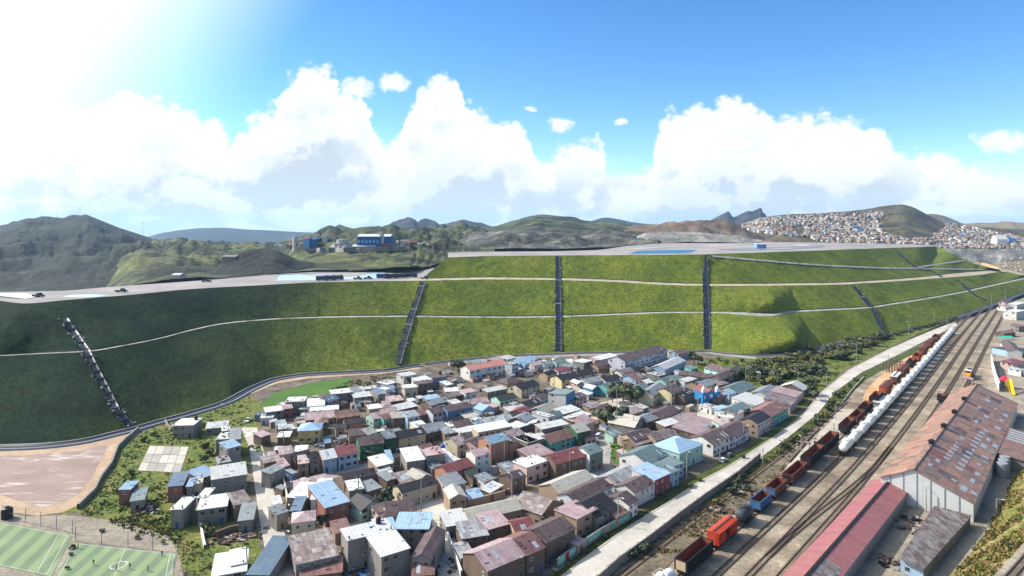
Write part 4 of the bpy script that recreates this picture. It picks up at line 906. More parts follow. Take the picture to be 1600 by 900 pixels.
TABLE = '''
A 228 672 402 650 5 6 f F G
A 345 606 480 604 4 4 f w D
A 388 640 502 626 4.5 4 s p K
A 425 568 612 560 6 6 f w G
A 640 612 822 598 5 7 s w W
A 665 662 962 640 4 4 s w W
A 855 570 975 530 5 6 g s G
A 895 490 1092 468 6 6 f w G
A 1112 526 1296 504 4.5 5 s w G
A 620 752 930 722 3.6 7 g p T
A 935 735 1182 700 3.6 7 g r N
A 715 780 856 768 5 5 h r H
A 1020 795 1216 772 3 5 g k O|low orange house with black gable roof under the grey school roofs
A 925 842 1030 830 3.4 4 s k T
A 540 860 780 848 5.5 7 h b Y|bright yellow two-storey house with light blue hip roof|the yellow blue-roofed house
A 1305 742 1490 705 4 6 g p M
A 1262 640 1402 622 4.8 4 s w T
A 1350 492 1532 462 4.5 8 g b G
A 1215 440 1345 425 4.5 4 f w W
A 1432 445 1482 430 6.5 3 f w W
A 330 802 442 786 3 4 s g G
A 440 850 535 832 3 4 s w G
A 1410 662 1542 640 3.5 5 g p W
A 110 700 172 702 3.2 1.5 f s B
A 172 730 300 722 3.4 4 f F W
A 1100 470 1215 440 3 5 s g G
A 560 640 640 640 3 3 f w G
A 1500 560 1590 540 4 5 s p P
B 860 252 1246 184 6.4 7 g o W b|long white school with orange tiled roof and big blue windows|the orange-roofed school
B 1285 190 1352 172 8 4 f w W b|white stair tower with blue window beside the orange-roofed school
B 1352 190 1535 140 4 7 g b C|long light blue classroom right of the orange-roofed school
B 895 185 1010 165 3 5 s g G
B 1110 160 1240 130 3 5 s p N
B 1240 140 1330 115 3 5 s w W
B 196 312 338 288 5 6 f w W
B 340 365 488 336 5.4 5 s w W
B 488 330 640 310 5 6 f R G b|grey flat-roofed house with red band and bright blue windows
B 208 430 342 416 5 5 f w S
B 345 392 490 372 6 5 f R N
B 615 465 756 455 3.2 4 s w G
B 1040 470 1242 430 5 4 s w N
B 1240 392 1402 352 3.6 7 h R T
B 1382 446 1572 392 4.6 7 g k S|long cream row house with black roof left of the azure apartment block|the long cream row house
B 1165 560 1348 522 3.2 6 g n M|low mint green house with dark green roof|the dark green roofed house
B 1440 622 1592 572 3 6 g k W
B 1370 692 1492 650 3.2 5 g c T
B 845 602 1068 570 4 6 g p M
B 985 660 1116 628 3.2 5 x b C
B 640 666 888 616 5.6 6 g R B|blue two-storey house with brown roof and dark doorways|the blue brown-roofed house
B 490 690 642 656 5 6 g R L
B 358 705 502 672 4 6 g r N
B 232 722 362 702 6 5 s g C
B 78 732 236 718 5 5 s m N
B -6 745 82 726 4 5 g r A
B 60 565 206 545 4 5 s p N
B 470 606 668 556 3 6 g g N
B 430 545 576 520 3.4 4 s b G
B 140 650 348 605 4 5 s w N
B -4 688 152 655 3.6 5 g p T
B 410 872 642 836 3.6 7 g g N
B 325 832 452 805 3.6 5 s w S
B 570 796 818 742 3.4 4 g k N
B 730 832 902 792 4.6 6 g R W
B 665 815 745 800 5 4 f w W
B 1305 842 1545 765 4 4 s w N
B 1000 800 1310 742 4 6 g l B
B 940 760 1010 740 4 4 f w M
B 1250 660 1375 640 2.8 4 s w G
B 820 730 960 700 3 6 s m N
B 660 520 800 490 3 4 s x N
B 815 480 940 455 4 4 s p W
B 630 400 700 385 3 5 s w G
B 700 590 790 570 4 4 s w N
B 1060 640 1170 600 3 5 s p T
B 0 440 120 425 4.5 5 s g G
B 30 395 130 370 5.5 6 f w G
B 0 600 75 590 3.5 4 s p P
C 1008 226 1438 105 7.4 9 g R L|long white two-storey apartment building with brown roof at the slope|the brown-roofed apartment building
C 742 280 908 232 4 6 g R T
C 700 215 762 205 3 4 s p P
C 760 208 942 165 3 5 s w M
C 592 240 682 215 6 6 f w G
C 372 418 742 336 4.8 7 g k y|long pale yellow row house under a black gable roof|the long yellow row house
C 336 330 466 302 3.2 5 g c W
C 228 365 332 338 3.6 5 g k T
C 195 262 312 242 3.6 5 g t W
C 318 245 428 222 4 5 g t M
C 95 268 206 240 4 5 g p W
C 0 262 120 235 3.6 5 g b C
C 822 434 990 400 3 7 g k W
C 620 446 786 414 3.4 6 g g L
C 526 452 606 440 4.2 5 x w P
C 415 556 512 506 9 7.2 S t U LW|four-storey azure apartment block with white side wall|the azure apartment block
C 512 616 632 580 4 6 g R P
C 680 506 762 486 4.2 5 x w U
C 838 506 922 482 4.6 7 g t A
C 1118 420 1230 380 4 8 g r C
C 978 354 1112 318 4.2 6 g x W
C 1348 370 1418 352 5.2 6 f F G
C 1412 306 1622 214 4.2 7 g w C|long light blue hall with pale pink-white roof
C 1150 540 1285 492 5 7 g t S
C 1296 572 1434 475 5.4 6 g g S
C 1190 700 1250 680 3 4 s m A
C 1390 806 1572 722 4 7 g R N
C 1225 842 1356 790 4 6 g g N
C 1104 890 1228 808 4 9 x m G|grey house with pale cream gable roof by the plaza trees
C 1066 762 1194 718 3.4 6 g p T
C 205 752 348 692 4.2 7 g m G
C 168 606 252 576 3.6 5 g R P
C 238 786 294 768 6.5 7 f w L
C 392 752 572 704 5 5 s w G
C 478 826 674 752 5 4 s w N
C 296 796 402 762 4.4 5 g t C
C 618 858 708 822 5 8 g p P
C -4 868 162 802 4 4 s w N
C -4 762 66 718 4 6 g c G
C 0 838 112 782 4.6 6 g g N
C 690 700 800 660 3.4 5 s x T
C 790 740 905 690 3.4 6 g R T
C 860 830 962 790 3 5 s N T
C 1240 320 1300 300 3.4 5 s R G
C 1110 330 1240 315 3 6 g k N
C 640 560 690 540 3 5 s w W
C 1230 450 1300 430 4 5 g w N
C 1420 440 1540 400 3.5 6 g t M
C 430 290 500 270 3.5 5 s t G
C 505 290 575 262 3 5 s g W
C 470 240 545 225 3 5 s w S
D 50 128 110 120 4 5 f m Y
D 128 156 246 132 4 6 g r C
D 380 285 578 348 4 8 g R M b|cyan-walled school wing with brown roof in front of the shrubs|the cyan school wing
D 562 412 796 300 4 6 g R G|school wing with brown gable roof set square to the cyan wing
D 140 352 515 408 3.6 6 g R N
D 100 422 186 385 4 5 g t S
D 242 430 345 402 4.4 5 f w W
D 330 470 420 432 4 6 g k T
D 410 480 515 440 4 6 g g Y
D 530 592 645 552 3.4 8 g c N
D 640 560 740 530 4.4 5 g b C
D 745 550 908 482 4 9 g t T
D 1045 584 1165 512 4.2 7.6 g g W|long white hall with pale zinc roof beside the church street
D 905 668 1054 606 4 9 s w W
D 1390 516 1446 480 4 9 g w N
D 1316 586 1380 530 4.4 9 s p P
D 1256 668 1326 606 4.4 9 s x P
D 1066 782 1238 684 5 8 g r A LD|turquoise roadside house with rust red roof and red gable wall|the turquoise roadside house
D 930 852 1062 778 6 6 g k W LT|white roadside house with black roof, skylights and tan gable|the black-roofed roadside house
D 480 706 592 730 6.4 5 s b W
D 592 735 690 765 6 5 s p W
D 700 752 858 682 6.4 6 g t G
D 790 700 905 660 3.4 5 s p P
D 860 735 940 690 3.6 5 s r N
D 640 800 770 762 4.6 5 f w P
D 585 850 650 850 3.4 4 s w M
D 330 660 460 700 3 4 f w W
D 62 548 184 502 6 7 g R y|yellow two-storey house with brown roof left of the blue church|the yellow two-storey house
D 845 338 955 342 3.2 4 f w S|small cream kiosk house beside the paved yard below the shrubs
D 165 832 305 764 3.4 7 f x N
D -4 878 152 832 3.4 4 s w N
D 190 590 300 545 4 5 g k N
D 260 300 330 285 3 4 s t A
D 520 470 640 440 3 5 s x N
E 180 150 284 116 4 4 s p N
E 335 150 466 145 3.6 4 s w N
E 350 70 440 60 4.4 4 s w G
E 1055 142 1258 122 4.6 6 g R T
E 1255 130 1352 95 4.6 6 g m W
E 1195 150 1452 105 4 3.4 s w T
E 1170 240 1422 206 6 7 g R E|dark green two-storey house with painted mural and brown roof|the green mural house
E 1420 172 1545 148 6 7 g g E
E 800 380 952 350 5.4 7 g w C LK|light blue two-storey house with plain white metal roof|the white-roofed light blue house
E 954 346 1166 300 5.4 7 g c C|light blue two-storey house with bright red gable roof|the red-roofed light blue house
E 545 420 666 406 5 5 s p T
E 668 402 792 376 4.6 7 g k G
E 358 330 502 310 5.4 5 s p P
E 510 300 642 290 4 4 s w W
E 205 414 382 378 4 4.5 s x N
E 270 520 422 450 5.6 3.2 s g G
E 385 450 472 430 4.4 5 s p T
E 520 376 700 330 4 5 g k N
E 425 752 640 768 4.4 7 s w G
E 820 862 1076 792 6.2 11 s b K|half-built brick house with sky blue metal roof over two storeys|the half-built brick house
E 668 775 830 768 6 9 s w W
E 1060 690 1218 662 4 5 s w G
E 1010 592 1345 526 4 5 g k N
E 1182 892 1412 806 4 6 x k M|small mint green house with black roof and pinkish gable side
E 1340 446 1512 405 5.4 6 s w T
E 590 700 736 660 4.6 6 s p P
E 735 640 900 600 3.6 5 s p T
E 1370 522 1505 500 4 4 s w W
E 490 520 545 500 3 4 s g B
E 1240 700 1400 650 3 5 s g N
E 1440 590 1540 560 4 5 s g N
F 150 170 428 112 5 6 g k y|yellow house with black roof and green ground floor|the yellow black-roofed house
F 418 316 530 290 5 7 g r T LD
F 225 398 418 370 5.6 8 s w G
F 40 400 105 392 5 7 s b L
F 425 340 612 312 6 6 f p G
F 735 238 838 208 5 7 g p S
F 838 220 925 205 4 7 g R T
F 925 246 1038 198 5 6 g R P
F 645 522 914 432 4.2 6 g c O|ochre yellow house with dark red roof and row of skylights|the ochre house
F 915 348 1078 308 7 5 g p W|tall white house with faded pink roof left of the orange balconies|the tall white house
F 1072 222 1266 168 8.4 6 g b O|three-storey orange balcony house with sky blue roof|the orange balcony house
F 1262 216 1368 186 6.4 5 s R O
F 1368 270 1440 255 3.4 3 f c D
F 1298 172 1436 130 4.6 7 g p T
F 1440 210 1545 180 5.6 6 f F G
F 178 716 550 612 5 5 g k S|long cream house with black roof along the yellow kerb|the long cream kerb house
F 620 652 836 606 5.6 6 s g P
F 655 776 842 748 6 6 x m T|corner house with pale gable roof and tan brick front|the tan corner house
F 880 765 1006 740 3.2 4 s b B
F 1065 712 1205 628 3 3 s w T
F 1285 596 1436 540 5 5 g R N
F 1440 460 1546 405 3.6 5 s w G
F 180 620 340 580 3.4 6 s x N
F 345 590 500 540 4 6 x m N
F 10 880 90 860 3.5 5 s n N
F 480 470 602 440 3 4 s t G
F 1235 500 1360 470 3.2 5 s g N
F 890 570 1000 540 3 5 s n N
F 1005 600 1120 560 3 4 s g W
F 620 350 700 330 3 5 s w N
F 700 420 800 380 3 4 s w W
F 610 120 740 100 4 5 s g N
F 760 110 930 80 4.4 5 f w W
F 440 110 640 60 4 6 g g N
F 945 100 1292 36 6 5 s w S
G 310 490 656 394 6 7 g c N|long brown adobe house with crimson roof|the long crimson roofed house
G 652 394 796 344 7 6 g t H LW|grey-green corner house with pale roof and white window frames|the grey-green corner house
G 262 282 516 204 4 7 g r A|low turquoise house with patchy rust roof on the yellow kerb|the turquoise kerb house
G 190 250 268 235 4 5 s w D
G 528 172 664 140 6 7 g m E
G 620 226 726 202 3.4 5 g c P
G 30 270 194 226 5.6 6 f F G
G 90 440 312 370 4 7 s p N
G 888 206 992 180 3.2 4 s t M|small mint green kiosk at the yellow kerb corner
G 1100 262 1330 194 4 7 g R T
G 1125 300 1320 240 3 6 g p N
G 1320 250 1543 190 4 6 g x T
G 1240 490 1440 392 6 9 g t W
G 385 806 742 652 5 8 g m T|long low house under weathered cream-grey roof|the long cream-grey roof
G 518 880 890 708 5.6 6 g R L|long house with brown roof and white gable left of the main road
G 940 706 1175 588 4 7 g l P
G 1106 782 1316 676 5 6 g R W
G 1308 646 1468 572 6 7 s b D LW|house with pale blue roof and red upper wall by the main road|the red walled roadside house
G 1440 590 1560 540 5.4 6 s t C
G 20 520 238 446 6 5 f w P|pinkish block house with white flat roof behind the long yellow kerb|the pinkish block house
G 170 135 446 78 6 4 s w G
G 1040 420 1110 400 3 5 s p N
H 142 382 386 280 6.6 9 h b M|pale mint two-storey house with sky blue hip roof|the mint blue-roofed house
H -10 330 100 345 4 6 s p P
H 478 292 686 200 5 8 g R W|white roadside house with grey-brown roof and blue wall painting|the blue mural roadside house
H 680 212 844 118 5 7 g R L
H 360 200 522 50 4 9 s p N
H 225 130 365 160 3.6 6 s g T
H 40 520 190 470 5 7 s t C
H -10 560 60 540 4.4 5 s w D
H 0 240 150 205 3.5 6 g p T
H 580 105 690 80 4.6 5 s p M
I 478 372 732 340 6 5 h p S|cream two-storey house with faded pink hip roof|the cream pink-roofed house
I 518 792 965 690 5 9.5 s x G|large grey house with mottled rust roof patched in white|the mottled rust roof
I 1050 548 1510 436 9 5 f w G|tall grey block house with white flat roof and three windows|the tall grey block house
I 1382 712 1684 618 8 7 s w G|grey three-storey house with pale sloping roof and teal windows
I 22 886 262 892 4 11.5 s s G|steel blue shed roof on the left side of the long street|the steel blue shed
I 460 250 580 245 4 6 s s R
I 332 290 462 244 5.4 4 s g G
I 915 480 1095 440 3.4 5 s r T
I 1395 330 1545 285 4 6 s R P
I 1465 425 1545 410 5 4 s b W
I 560 915 1000 860 3 5 s r N
I 300 190 400 170 3.6 4 s w P
I 600 130 720 110 4 5 s w N
J 18 318 318 282 4.6 8 g R P
J 92 428 454 430 7 6 s b G|grey house with long steel blue roof facing the side street
J 264 722 478 738 6 11 x R G|grey gabled house with brown roof and blue water tank|the brown gabled house
J 270 905 510 890 4 6 s r N
J 618 408 864 366 4 6 s w G
J 862 352 1402 226 4 6 g m T|long house with pale grey corrugated roof by the dark red gate|the pale corrugated roof
J 775 530 1060 488 4.6 6 s l N
J 1048 436 1280 372 5 6 s p N
J 1335 500 1546 456 4 7 g c T
J 1040 856 1434 688 6 8 g p N|long brown adobe house with rust pink roof and skylights|the long rust pink roof
J 1436 700 1632 610 6 8 g r N
J 770 725 922 690 3 5 s l N
J 0 480 95 450 5 6 s w G
K 215 574 520 424 6 7 g R N|brown adobe house with red doors behind the painted wall|the red-doored brown house
K 522 332 728 226 6 6 f p T|tan cube house with pinkish flat roof above the painted wall|the tan cube house
K 732 320 955 200 4.6 9 g k G|grey house with black roof and single skylight above the painted wall
K 925 325 1058 252 3 5 g r G
K 1050 196 1146 130 5 6 g R W
K 170 292 390 156 4 8 x x T|tan house with patchwork rust roof by the yellow kerb end|the patchwork rust roof
K 530 600 620 540 3 4 s p G
Y 188 292 398 286 5.6 7 f w G|lone grey unfinished house with white flat roof above the court|the lone courtside house
Y 518 322 748 300 3 5 s w G
Y 622 432 768 424 6 6 f w G
Y 764 436 880 422 8 8 s g G
Y 738 524 888 484 8.4 5 s b G|tall grey house with blue sheet roof beside the long street|the tall blue-roofed grey house
Y 468 826 658 756 4 6 s b G
Y 575 836 945 776 6 7 s w G
Y 655 672 775 650 5.6 5 f g G
Y 385 880 482 868 5 4 f m S
Y 690 345 765 335 4.6 4 f w W
Y 130 905 300 888 5.6 7 s s K|small brick house with steel blue roof on the meadow edge
Y 318 905 396 898 5 4 s b G
Z 168 236 300 232 6 6 f w G|narrow grey house with white flat roof above the sports fields|the narrow sportsfield house
Z 438 116 532 112 5.6 5 f w G
Z 806 195 988 148 5 6 s x T
Z 840 350 1006 330 4 7 s g G
Z 582 910 930 850 4 8 f w G
Z 775 800 925 770 4.4 6 f w W
Z 440 240 735 200 5.4 7 f F G
Q 636 434 708 432 5.4 4 s b K|small brick house with light blue roof alone on the meadow|the lone brick house
Q 700 498 784 486 3.6 6 s t G|low grey house with red door beside the lone brick house
R 596 496 780 480 4.4 7 f R C|light blue flat-topped house at the right edge of the photo
R 525 410 600 500 4.6 6 g R W
R 575 330 690 315 3.6 5 g r N|rust-roofed hut above the turquoise awning
R 695 116 790 95 8 7 f w W|white three-storey house at the right edge
R 590 70 670 60 4 6 g p W
R 640 140 700 130 4 5 s b W
R 700 40 790 20 5 6 f w W
R 590 20 640 10 4 5 g r P
R 720 260 800 250 5 5 s r G
R 660 640 790 610 4 5 s c P
R 740 700 800 690 4 5 f w W
'''
for ln in TABLE.strip().split('\n'):  # black-roofed row before the blue brown-roofed house stands for a shaded wall
    parts = ln.split('|'); f = parts[0].split()
    ox, oy, k = ORG[f[0]]; x1, y1, x2, y2, h, d = map(float, f[1:7])
    rc = f[8] if f[8] in ROOF else 'R'
    h *= 0.53; d = max(2.6, d*0.8); A_ = P(ox+x1/k, oy+y1/k, h); B_ = P(ox+x2/k, oy+y2/k, h)
    house(A_, B_, h, d, f[7], rc, f[9] if f[9] in WALL else 'N', parts[1] if len(parts) > 1 else None, parts[2] if len(parts) > 2 else None, f[10] if len(f) > 10 else '')
print('houses', len(HOUSES))

# lean-tos, privies and stores filling the yards between the houses
def in_pts(x, y, poly):
    c = False; j = len(poly)-1
    for i in range(len(poly)):
        if (poly[i][1] > y) != (poly[j][1] > y) and x < (poly[j][0]-poly[i][0])*(y-poly[i][1])/(poly[j][1]-poly[i][1])+poly[i][0]: c = not c
        j = i
    return c
SHEDS = []; rs = random.Random(77)
TOWN = [(p.x, p.y) for p in poly3([(405,650),(470,630),(560,608),(640,590),(720,582),(850,560),(980,560),(1060,566),(1150,600),(1255,612),(1240,650),(1160,706),(1080,752),(1000,800),(930,846),(860,895),(730,897),(716,860),(640,890),(470,895),(440,840),(420,760),(408,700)])]
bx0, bx1 = min(p[0] for p in TOWN), max(p[0] for p in TOWN); by0, by1 = min(p[1] for p in TOWN), max(p[1] for p in TOWN)
tr = 0
while len(SHEDS) < 150 and tr < 6000:
    tr += 1; x, y = rs.uniform(bx0, bx1), rs.uniform(by0, by1); w, d = rs.uniform(1.3, 2.8), rs.uniform(1.2, 2.2); r_ = max(w, d)*.42
    if not in_pts(x, y, TOWN): continue
    if any(in_pts(x+ax, y+ay, s) for s in STREETS for ax, ay in ((0,0),(r_,0),(-r_,0),(0,r_),(0,-r_))): continue
    ok = True
    for hh in HOUSES:
        q = Vector((x, y, 0))-hh['c']
        if abs(q.dot(hh['u'])) < hh['L']/2+r_*.9 and abs(q.dot(hh['inn'])) < hh['d']/2+r_*.9: ok = False; break
    if not ok or any((s['c']-Vector((x, y, 0))).length < (s['r']+r_)*1.05 for s in SHEDS): continue
    near = min(HOUSES, key=lambda hh: (hh['c']-Vector((x, y, 0))).length); u = near['u'] if rs.random() < .7 else -near['inn']
    h = rs.uniform(.9, 1.5); A_ = Vector((x, y, 0))-u*w/2; B_ = Vector((x, y, 0))+u*w/2
    o = empty('yard_shed', (x, y, 0), math.atan2(u.y, u.x)); rc = rs.choice('wwgggprRxxmlskN'.replace('N', 'g')); wc = rs.choice('GGNNTTPWS')
    mb = MB(); i_ = .08; mb.add([(-w/2+i_,-d/2+i_,-.2),(w/2-i_,-d/2+i_,-.2),(w/2-i_,d/2-i_,-.2),(-w/2+i_,d/2-i_,-.2),(-w/2+i_,-d/2+i_,h-.04),(w/2-i_,-d/2+i_,h-.04),(w/2-i_,d/2-i_,h+.14*d-.04),(-w/2+i_,d/2-i_,h+.14*d-.04)], [(0,1,5,4),(1,2,6,5),(2,3,7,6),(3,0,4,7)]); mb.build('wall', WALL[wc], o)
    mb = MB(); roof_slab(mb, [(-w/2,-d/2,h),(w/2,-d/2,h),(w/2,d/2,h+.14*d),(-w/2,d/2,h+.14*d)], .05)
    for k in range(rs.randrange(4)): mb.blob((rs.uniform(-w*.4, w*.4), rs.uniform(-d*.4, d*.4), h+.07*d+.05), rs.uniform(.06, .12), 1, .3, .6)
    mb.build('roof', ROOF[rc], o)
    if rs.random() < .5: inst('door', DOORS[rs.randrange(5)], o, (rs.uniform(-w*.2, w*.2), -d/2+i_, 0)).scale = (.5, .5, .42)
    SHEDS.append(dict(o=o, c=Vector((x, y, 0)), r=r_, rc=rc, wc=wc, px=proj(Vector((x, y, h))), h=h))
print('sheds', len(SHEDS), tr)
# ------------------------------------------------------------------ railway
M_rail = flat_mat('rail_steel', (62, 48, 40), 0.5, 0, 0.3, 0.4)
M_sleeper = flat_mat('sleeper_wood', (98, 86, 74), 0.95, 0, 0.3, 1.0)
M_whitew = flat_mat('tank_white', (214, 214, 210), 0.4, 0, 0.10, 0.8)
M_iron = flat_mat('running_gear', (34, 32, 32), 0.7)
M_rustin = flat_mat('wagon_rust_inside', (120, 66, 44), 0.95, 0, 0.35, 0.7)
M_blackw = flat_mat('wagon_black', (32, 32, 34), 0.6, 0, 0.3, 0.6)
M_bluew = flat_mat('wagon_blue', (52, 92, 128), 0.6, 0, 0.25, 0.6)
M_redw = flat_mat('wagon_orange_red', (176, 62, 36), 0.6, 0, 0.15, 0.6)
M_brownw = flat_mat('wagon_brown', (104, 62, 52), 0.7, 0, 0.25, 0.5)
M_rustw = flat_mat('wagon_faded_orange', (150, 76, 52), 0.7, 0, 0.3, 0.5)
M_greyt = flat_mat('tank_black_dusty', (62, 66, 68), 0.5, 0, 0.35, 0.4)
M_tanw = flat_mat('wagon_end_tan', (178, 158, 128), 0.8)
LINE = [Vector((-22, 41, 0)), Vector((25.8, 94, 0)), Vector((70.2, 143.5, 0)), Vector((203, 301, 0)), Vector((290, 404, 0)), Vector((380, 512, 0))]
def smooth_line(pts, step):
    xs = [p.y for p in pts]; fx = curve([(p.y, p.x) for p in pts]); out = []; y = xs[0]
    while y <= xs[-1]: out.append(Vector((fx(y), y, 0))); y += step
    return out
TRK = smooth_line(LINE, 2.0)
def offset(pts, d): return [p + side(pts, i)*(d(p.y) if callable(d) else d) for i, p in enumerate(pts)]
def track(d, y0, y1, label):
    pts = [p for p in offset(TRK, d) if y0 <= p.y <= y1]
    o = empty('railway_track', pts[0]); tag(o, label, 'railway track', 'tracks of the railway yard')
    loc = [p - pts[0] for p in pts]
    for s in (-0.40, 0.40):
        ribbon('rail', loc, [(s-0.06, 0.04), (s-0.05, 0.15), (s+0.05, 0.15), (s+0.06, 0.04)], M_rail, o)
    mb = MB(); acc = 0; last = loc[0]
    q = resamp(loc, 0.42)
    for i, p in enumerate(q):
        s = side(q, i); f = Vector((-s.y, s.x, 0))
        a = p - s*0.68; b = p + s*0.68; w = f*0.08; u = Vector((0, 0, 0.075)); l = Vector((0, 0, 0.03))
        mb.add([a-w+u, b-w+u, b+w+u, a+w+u, a-w+l, b-w+l, b+w+l, a+w+l], [(0,1,2,3),(0,4,5,1),(2,6,7,3),(1,5,6,2),(3,7,4,0)])
    so_ = mb.build('sleepers', M_sleeper, o); so_['kind'] = 'stuff'
    return pts
OFF = [0, 3.7, 7.2, 10.6, 14.2, 18.0]
track(-6.5, 70, 185, 'old single track on the left edge of the yard beside the scrub')
track(OFF[0], 60, 480, 'track carrying the mixed line of rusty brown wagons')
track(OFF[1], 60, 480, 'track under the long string of white tank wagons')
track(OFF[2], 60, 470, 'empty track just right of the white tank wagons')
track(OFF[3], 60, 460, 'empty track beside the gravel strip of the long red roof')
track(lambda y: 14.2 - (3.6*max(0, min(1, (150-y)/40.0))), 132, 450, 'empty track that joins its neighbour before the big rusty shed')
track(OFF[5], 170, 440, 'far right track where the orange locomotive stands')
track(lambda y: 7.2 + 3.4*(lambda t: t*t*(3-2*t))(max(0, min(1, (y-100)/46.0))), 98, 148, 'crossover curving between the two empty tracks near the red roof')
def at_track(d, y):
    pts = offset(TRK, d); i = min(range(len(pts)-1), key=lambda k: abs(pts[k].y-y))
    a, b = pts[i], pts[i+1]; t = (y-a.y)/(b.y-a.y); p = a.lerp(b, t); dr = (b-a).normalized()
    return p, math.atan2(dr.y, dr.x), dr
def bogie(root, x):
    mb = MB()
    for s in (-0.95, 0.95): mb.box(x-1.2, s-0.1, 0.45, x+1.2, s+0.1, 0.85)
    mb.box(x-0.25, -0.95, 0.5, x+0.25, 0.95, 0.9); b = mb.build('bogie', M_iron, root)
    for dx in (-0.85, 0.85):
        for s in (-0.74, 0.74):
            w = MB(); w.tube((x+dx, s-0.07, 0.7), (x+dx, s+0.07, 0.7), 0.44, n=12); w.build('wheel', M_iron, b)
def tank_wagon(mat, L, label):
    r = empty('tank_wagon', (0, 0, 0)); tag(r, label, 'rail wagon')
    mb = MB(); n = 16; vs = []; h = L/2-1.15; R_ = 1.28
    prof = [(-h-0.45, 0.05), (-h-0.36, 0.62*R_), (-h-0.15, 0.92*R_), (-h+0.15, R_), (-h*.33, R_), (-h*.33+.05, R_+.03), (-h*.33+.1, R_), (h*.33, R_), (h*.33+.05, R_+.03), (h*.33+.1, R_), (h-0.15, R_), (h+0.15, 0.92*R_), (h+0.36, 0.62*R_), (h+0.45, 0.05)]
    for x, rr in prof:
        for i in range(n):
            a = 2*math.pi*i/n; vs.append((x, rr*math.cos(a), 2.35+rr*math.sin(a)))
    fs = [(k*n+i, (k+1)*n+i, (k+1)*n+(i+1) % n, k*n+(i+1) % n) for k in range(len(prof)-1) for i in range(n)]
    mesh_obj('barrel', vs, fs, mat, r, None, True)
    d = MB(); d.lathe((0, 0, 3.45), [(0.75, 0), (0.75, 0.7), (0.55, 0.85), (0.15, 0.92)], 12); d.build('dome', mat, r)
    f = MB(); f.box(-L/2+.1, -0.35, 0.9, L/2-.1, 0.35, 1.15)
    for s in (-1, 1): f.box(s*(L/2-.25)-.12, -1.3, 0.85, s*(L/2-.25)+.12, 1.3, 1.15); f.box(s*(L/2)-.25, -.15, .85, s*(L/2)+.25, .15, 1.05)
    for s in (-1, 1):
        for t in (-1, 1): f.box(s*L*.3-.2, t*0.6-.25, 1.1, s*L*.3+.2, t*0.6+.25, 1.5)
    f.build('underframe', M_iron, r)
    for s in (-1, 1): bogie(r, s*(L/2-2.0))
    w = MB(); 
    for s in (-1, 1): w.box(-1.3, s*0.55, 3.66, 1.3, s*0.95, 3.70)
    for x in (-1.3, 1.3):
        for s in (-0.95, 0.95): w.tube((x, s, 3.5), (x, s, 4.45), 0.035, n=5)
    for s in (-0.95, 0.95): w.tube((-1.3, s, 4.4), (1.3, s, 4.4), 0.03, n=5)
    for x in (-1.3, 1.3): w.tube((x, -.95, 4.4), (x, .95, 4.4), 0.03, n=5)
    w.build('walkway', mat, r)
    l = MB()
    for s in (-1, 1):
        for x in (-.22, .22): l.tube((x, s*1.42, 1.0), (x, s*1.0, 3.6), 0.03, n=5)
        for k in range(6): z = 1.2+k*.42; yy = 1.42-.42*(z-1.0)/2.6; l.tube((-.22, s*yy, z), (.22, s*yy, z), 0.02, n=4)
    l.build('ladder', mat, r)
    return r
def open_wagon(mat, L, h, label, inside=M_rustin, ribs=True, name='open_wagon', slope=0.0, ends=None):
    r = empty(name, (0, 0, 0)); tag(r, label, 'rail wagon')
    x0, x1, w, zb = -L/2+.35, L/2-.35, 1.35, 1.15; zt = zb+h
    m = MB(); t = .09
    m.box(x0, -w, zb, x1, -w+t, zt, 0); m.box(x0, w-t, zb, x1, w, zt, 0)
    m.box(x0, -w+t, zb, x0+t, w-t, zt, 0); m.box(x1-t, -w+t, zb, x1, w-t, zt, 0)
    for s in (-1, 1): m.box(x0, s*w-.1, zt, x1, s*w+.1, zt+.09, 0)
    for xx in (x0, x1): m.box(xx-.1, -w-.1, zt, xx+.1, w+.1, zt+.085, 0)
    m.build('body', mat, r)
    rb = MB()
    if ribs:
        n = max(4, int(L/1.1))
        for k in range(n+1):
            x = x0+.1+(x1-x0-.2)*k/n
            for s in (-1, 1): rb.box(x-.07, s*w+(0 if s > 0 else -.14), zb-.1, x+.07, s*w+(.14 if s > 0 else 0), zt)
    for s in (-1, 1): rb.box(x0, s*w+(0 if s > 0 else -.1), zb-.02, x1, s*w+(.1 if s > 0 else 0), zb+.16)
    rb.build('side_rib', mat, r)
    e = .012
    i = MB(); a0, a1, b = x0+t+e, x1-t-e, w-t-e
    i.add([(a0,-b,zt-.05),(a1,-b,zt-.05),(a1,b,zt-.05),(a0,b,zt-.05),(a0+slope,-b*(.6 if slope else 1),zb+.12),(a1-slope,-b*(.6 if slope else 1),zb+.12),(a1-slope,b*(.6 if slope else 1),zb+.12),(a0+slope,b*(.6 if slope else 1),zb+.12)],
          [(4,5,6,7),(0,4,7,3),(1,2,6,5),(0,1,5,4),(3,7,6,2)])
    i.build('inside_lining', inside, r)
    if ends:
        en = MB()
        for xx in (x0-.02, x1+.02): en.box(xx-.05, -w*.8, zb+.2, xx+.05, w*.8, zt-.25)
        en.build('end_panel', ends, r)
    f = MB(); f.box(-L/2+.1, -0.4, 0.85, L/2-.1, 0.4, 1.12)
    for s in (-1, 1): f.box(s*(L/2)-.2, -.15, .85, s*(L/2)+.2, .15, 1.05)
    f.build('underframe', M_iron, r)
    for s in (-1, 1): bogie(r, s*(L/2-1.9))
    l = MB()
    for s in (-1, 1):
        for x in (x0+.2, x0+.65): l.tube((x, s*(w+.18), .9), (x, s*(w+.18), zt), .03, n=5)
        for k in range(5): l.tube((x0+.2, s*(w+.18), 1.1+k*.4), (x0+.65, s*(w+.18), 1.1+k*.4), .025, n=4)
    l.build('ladder', mat, r)
    return r
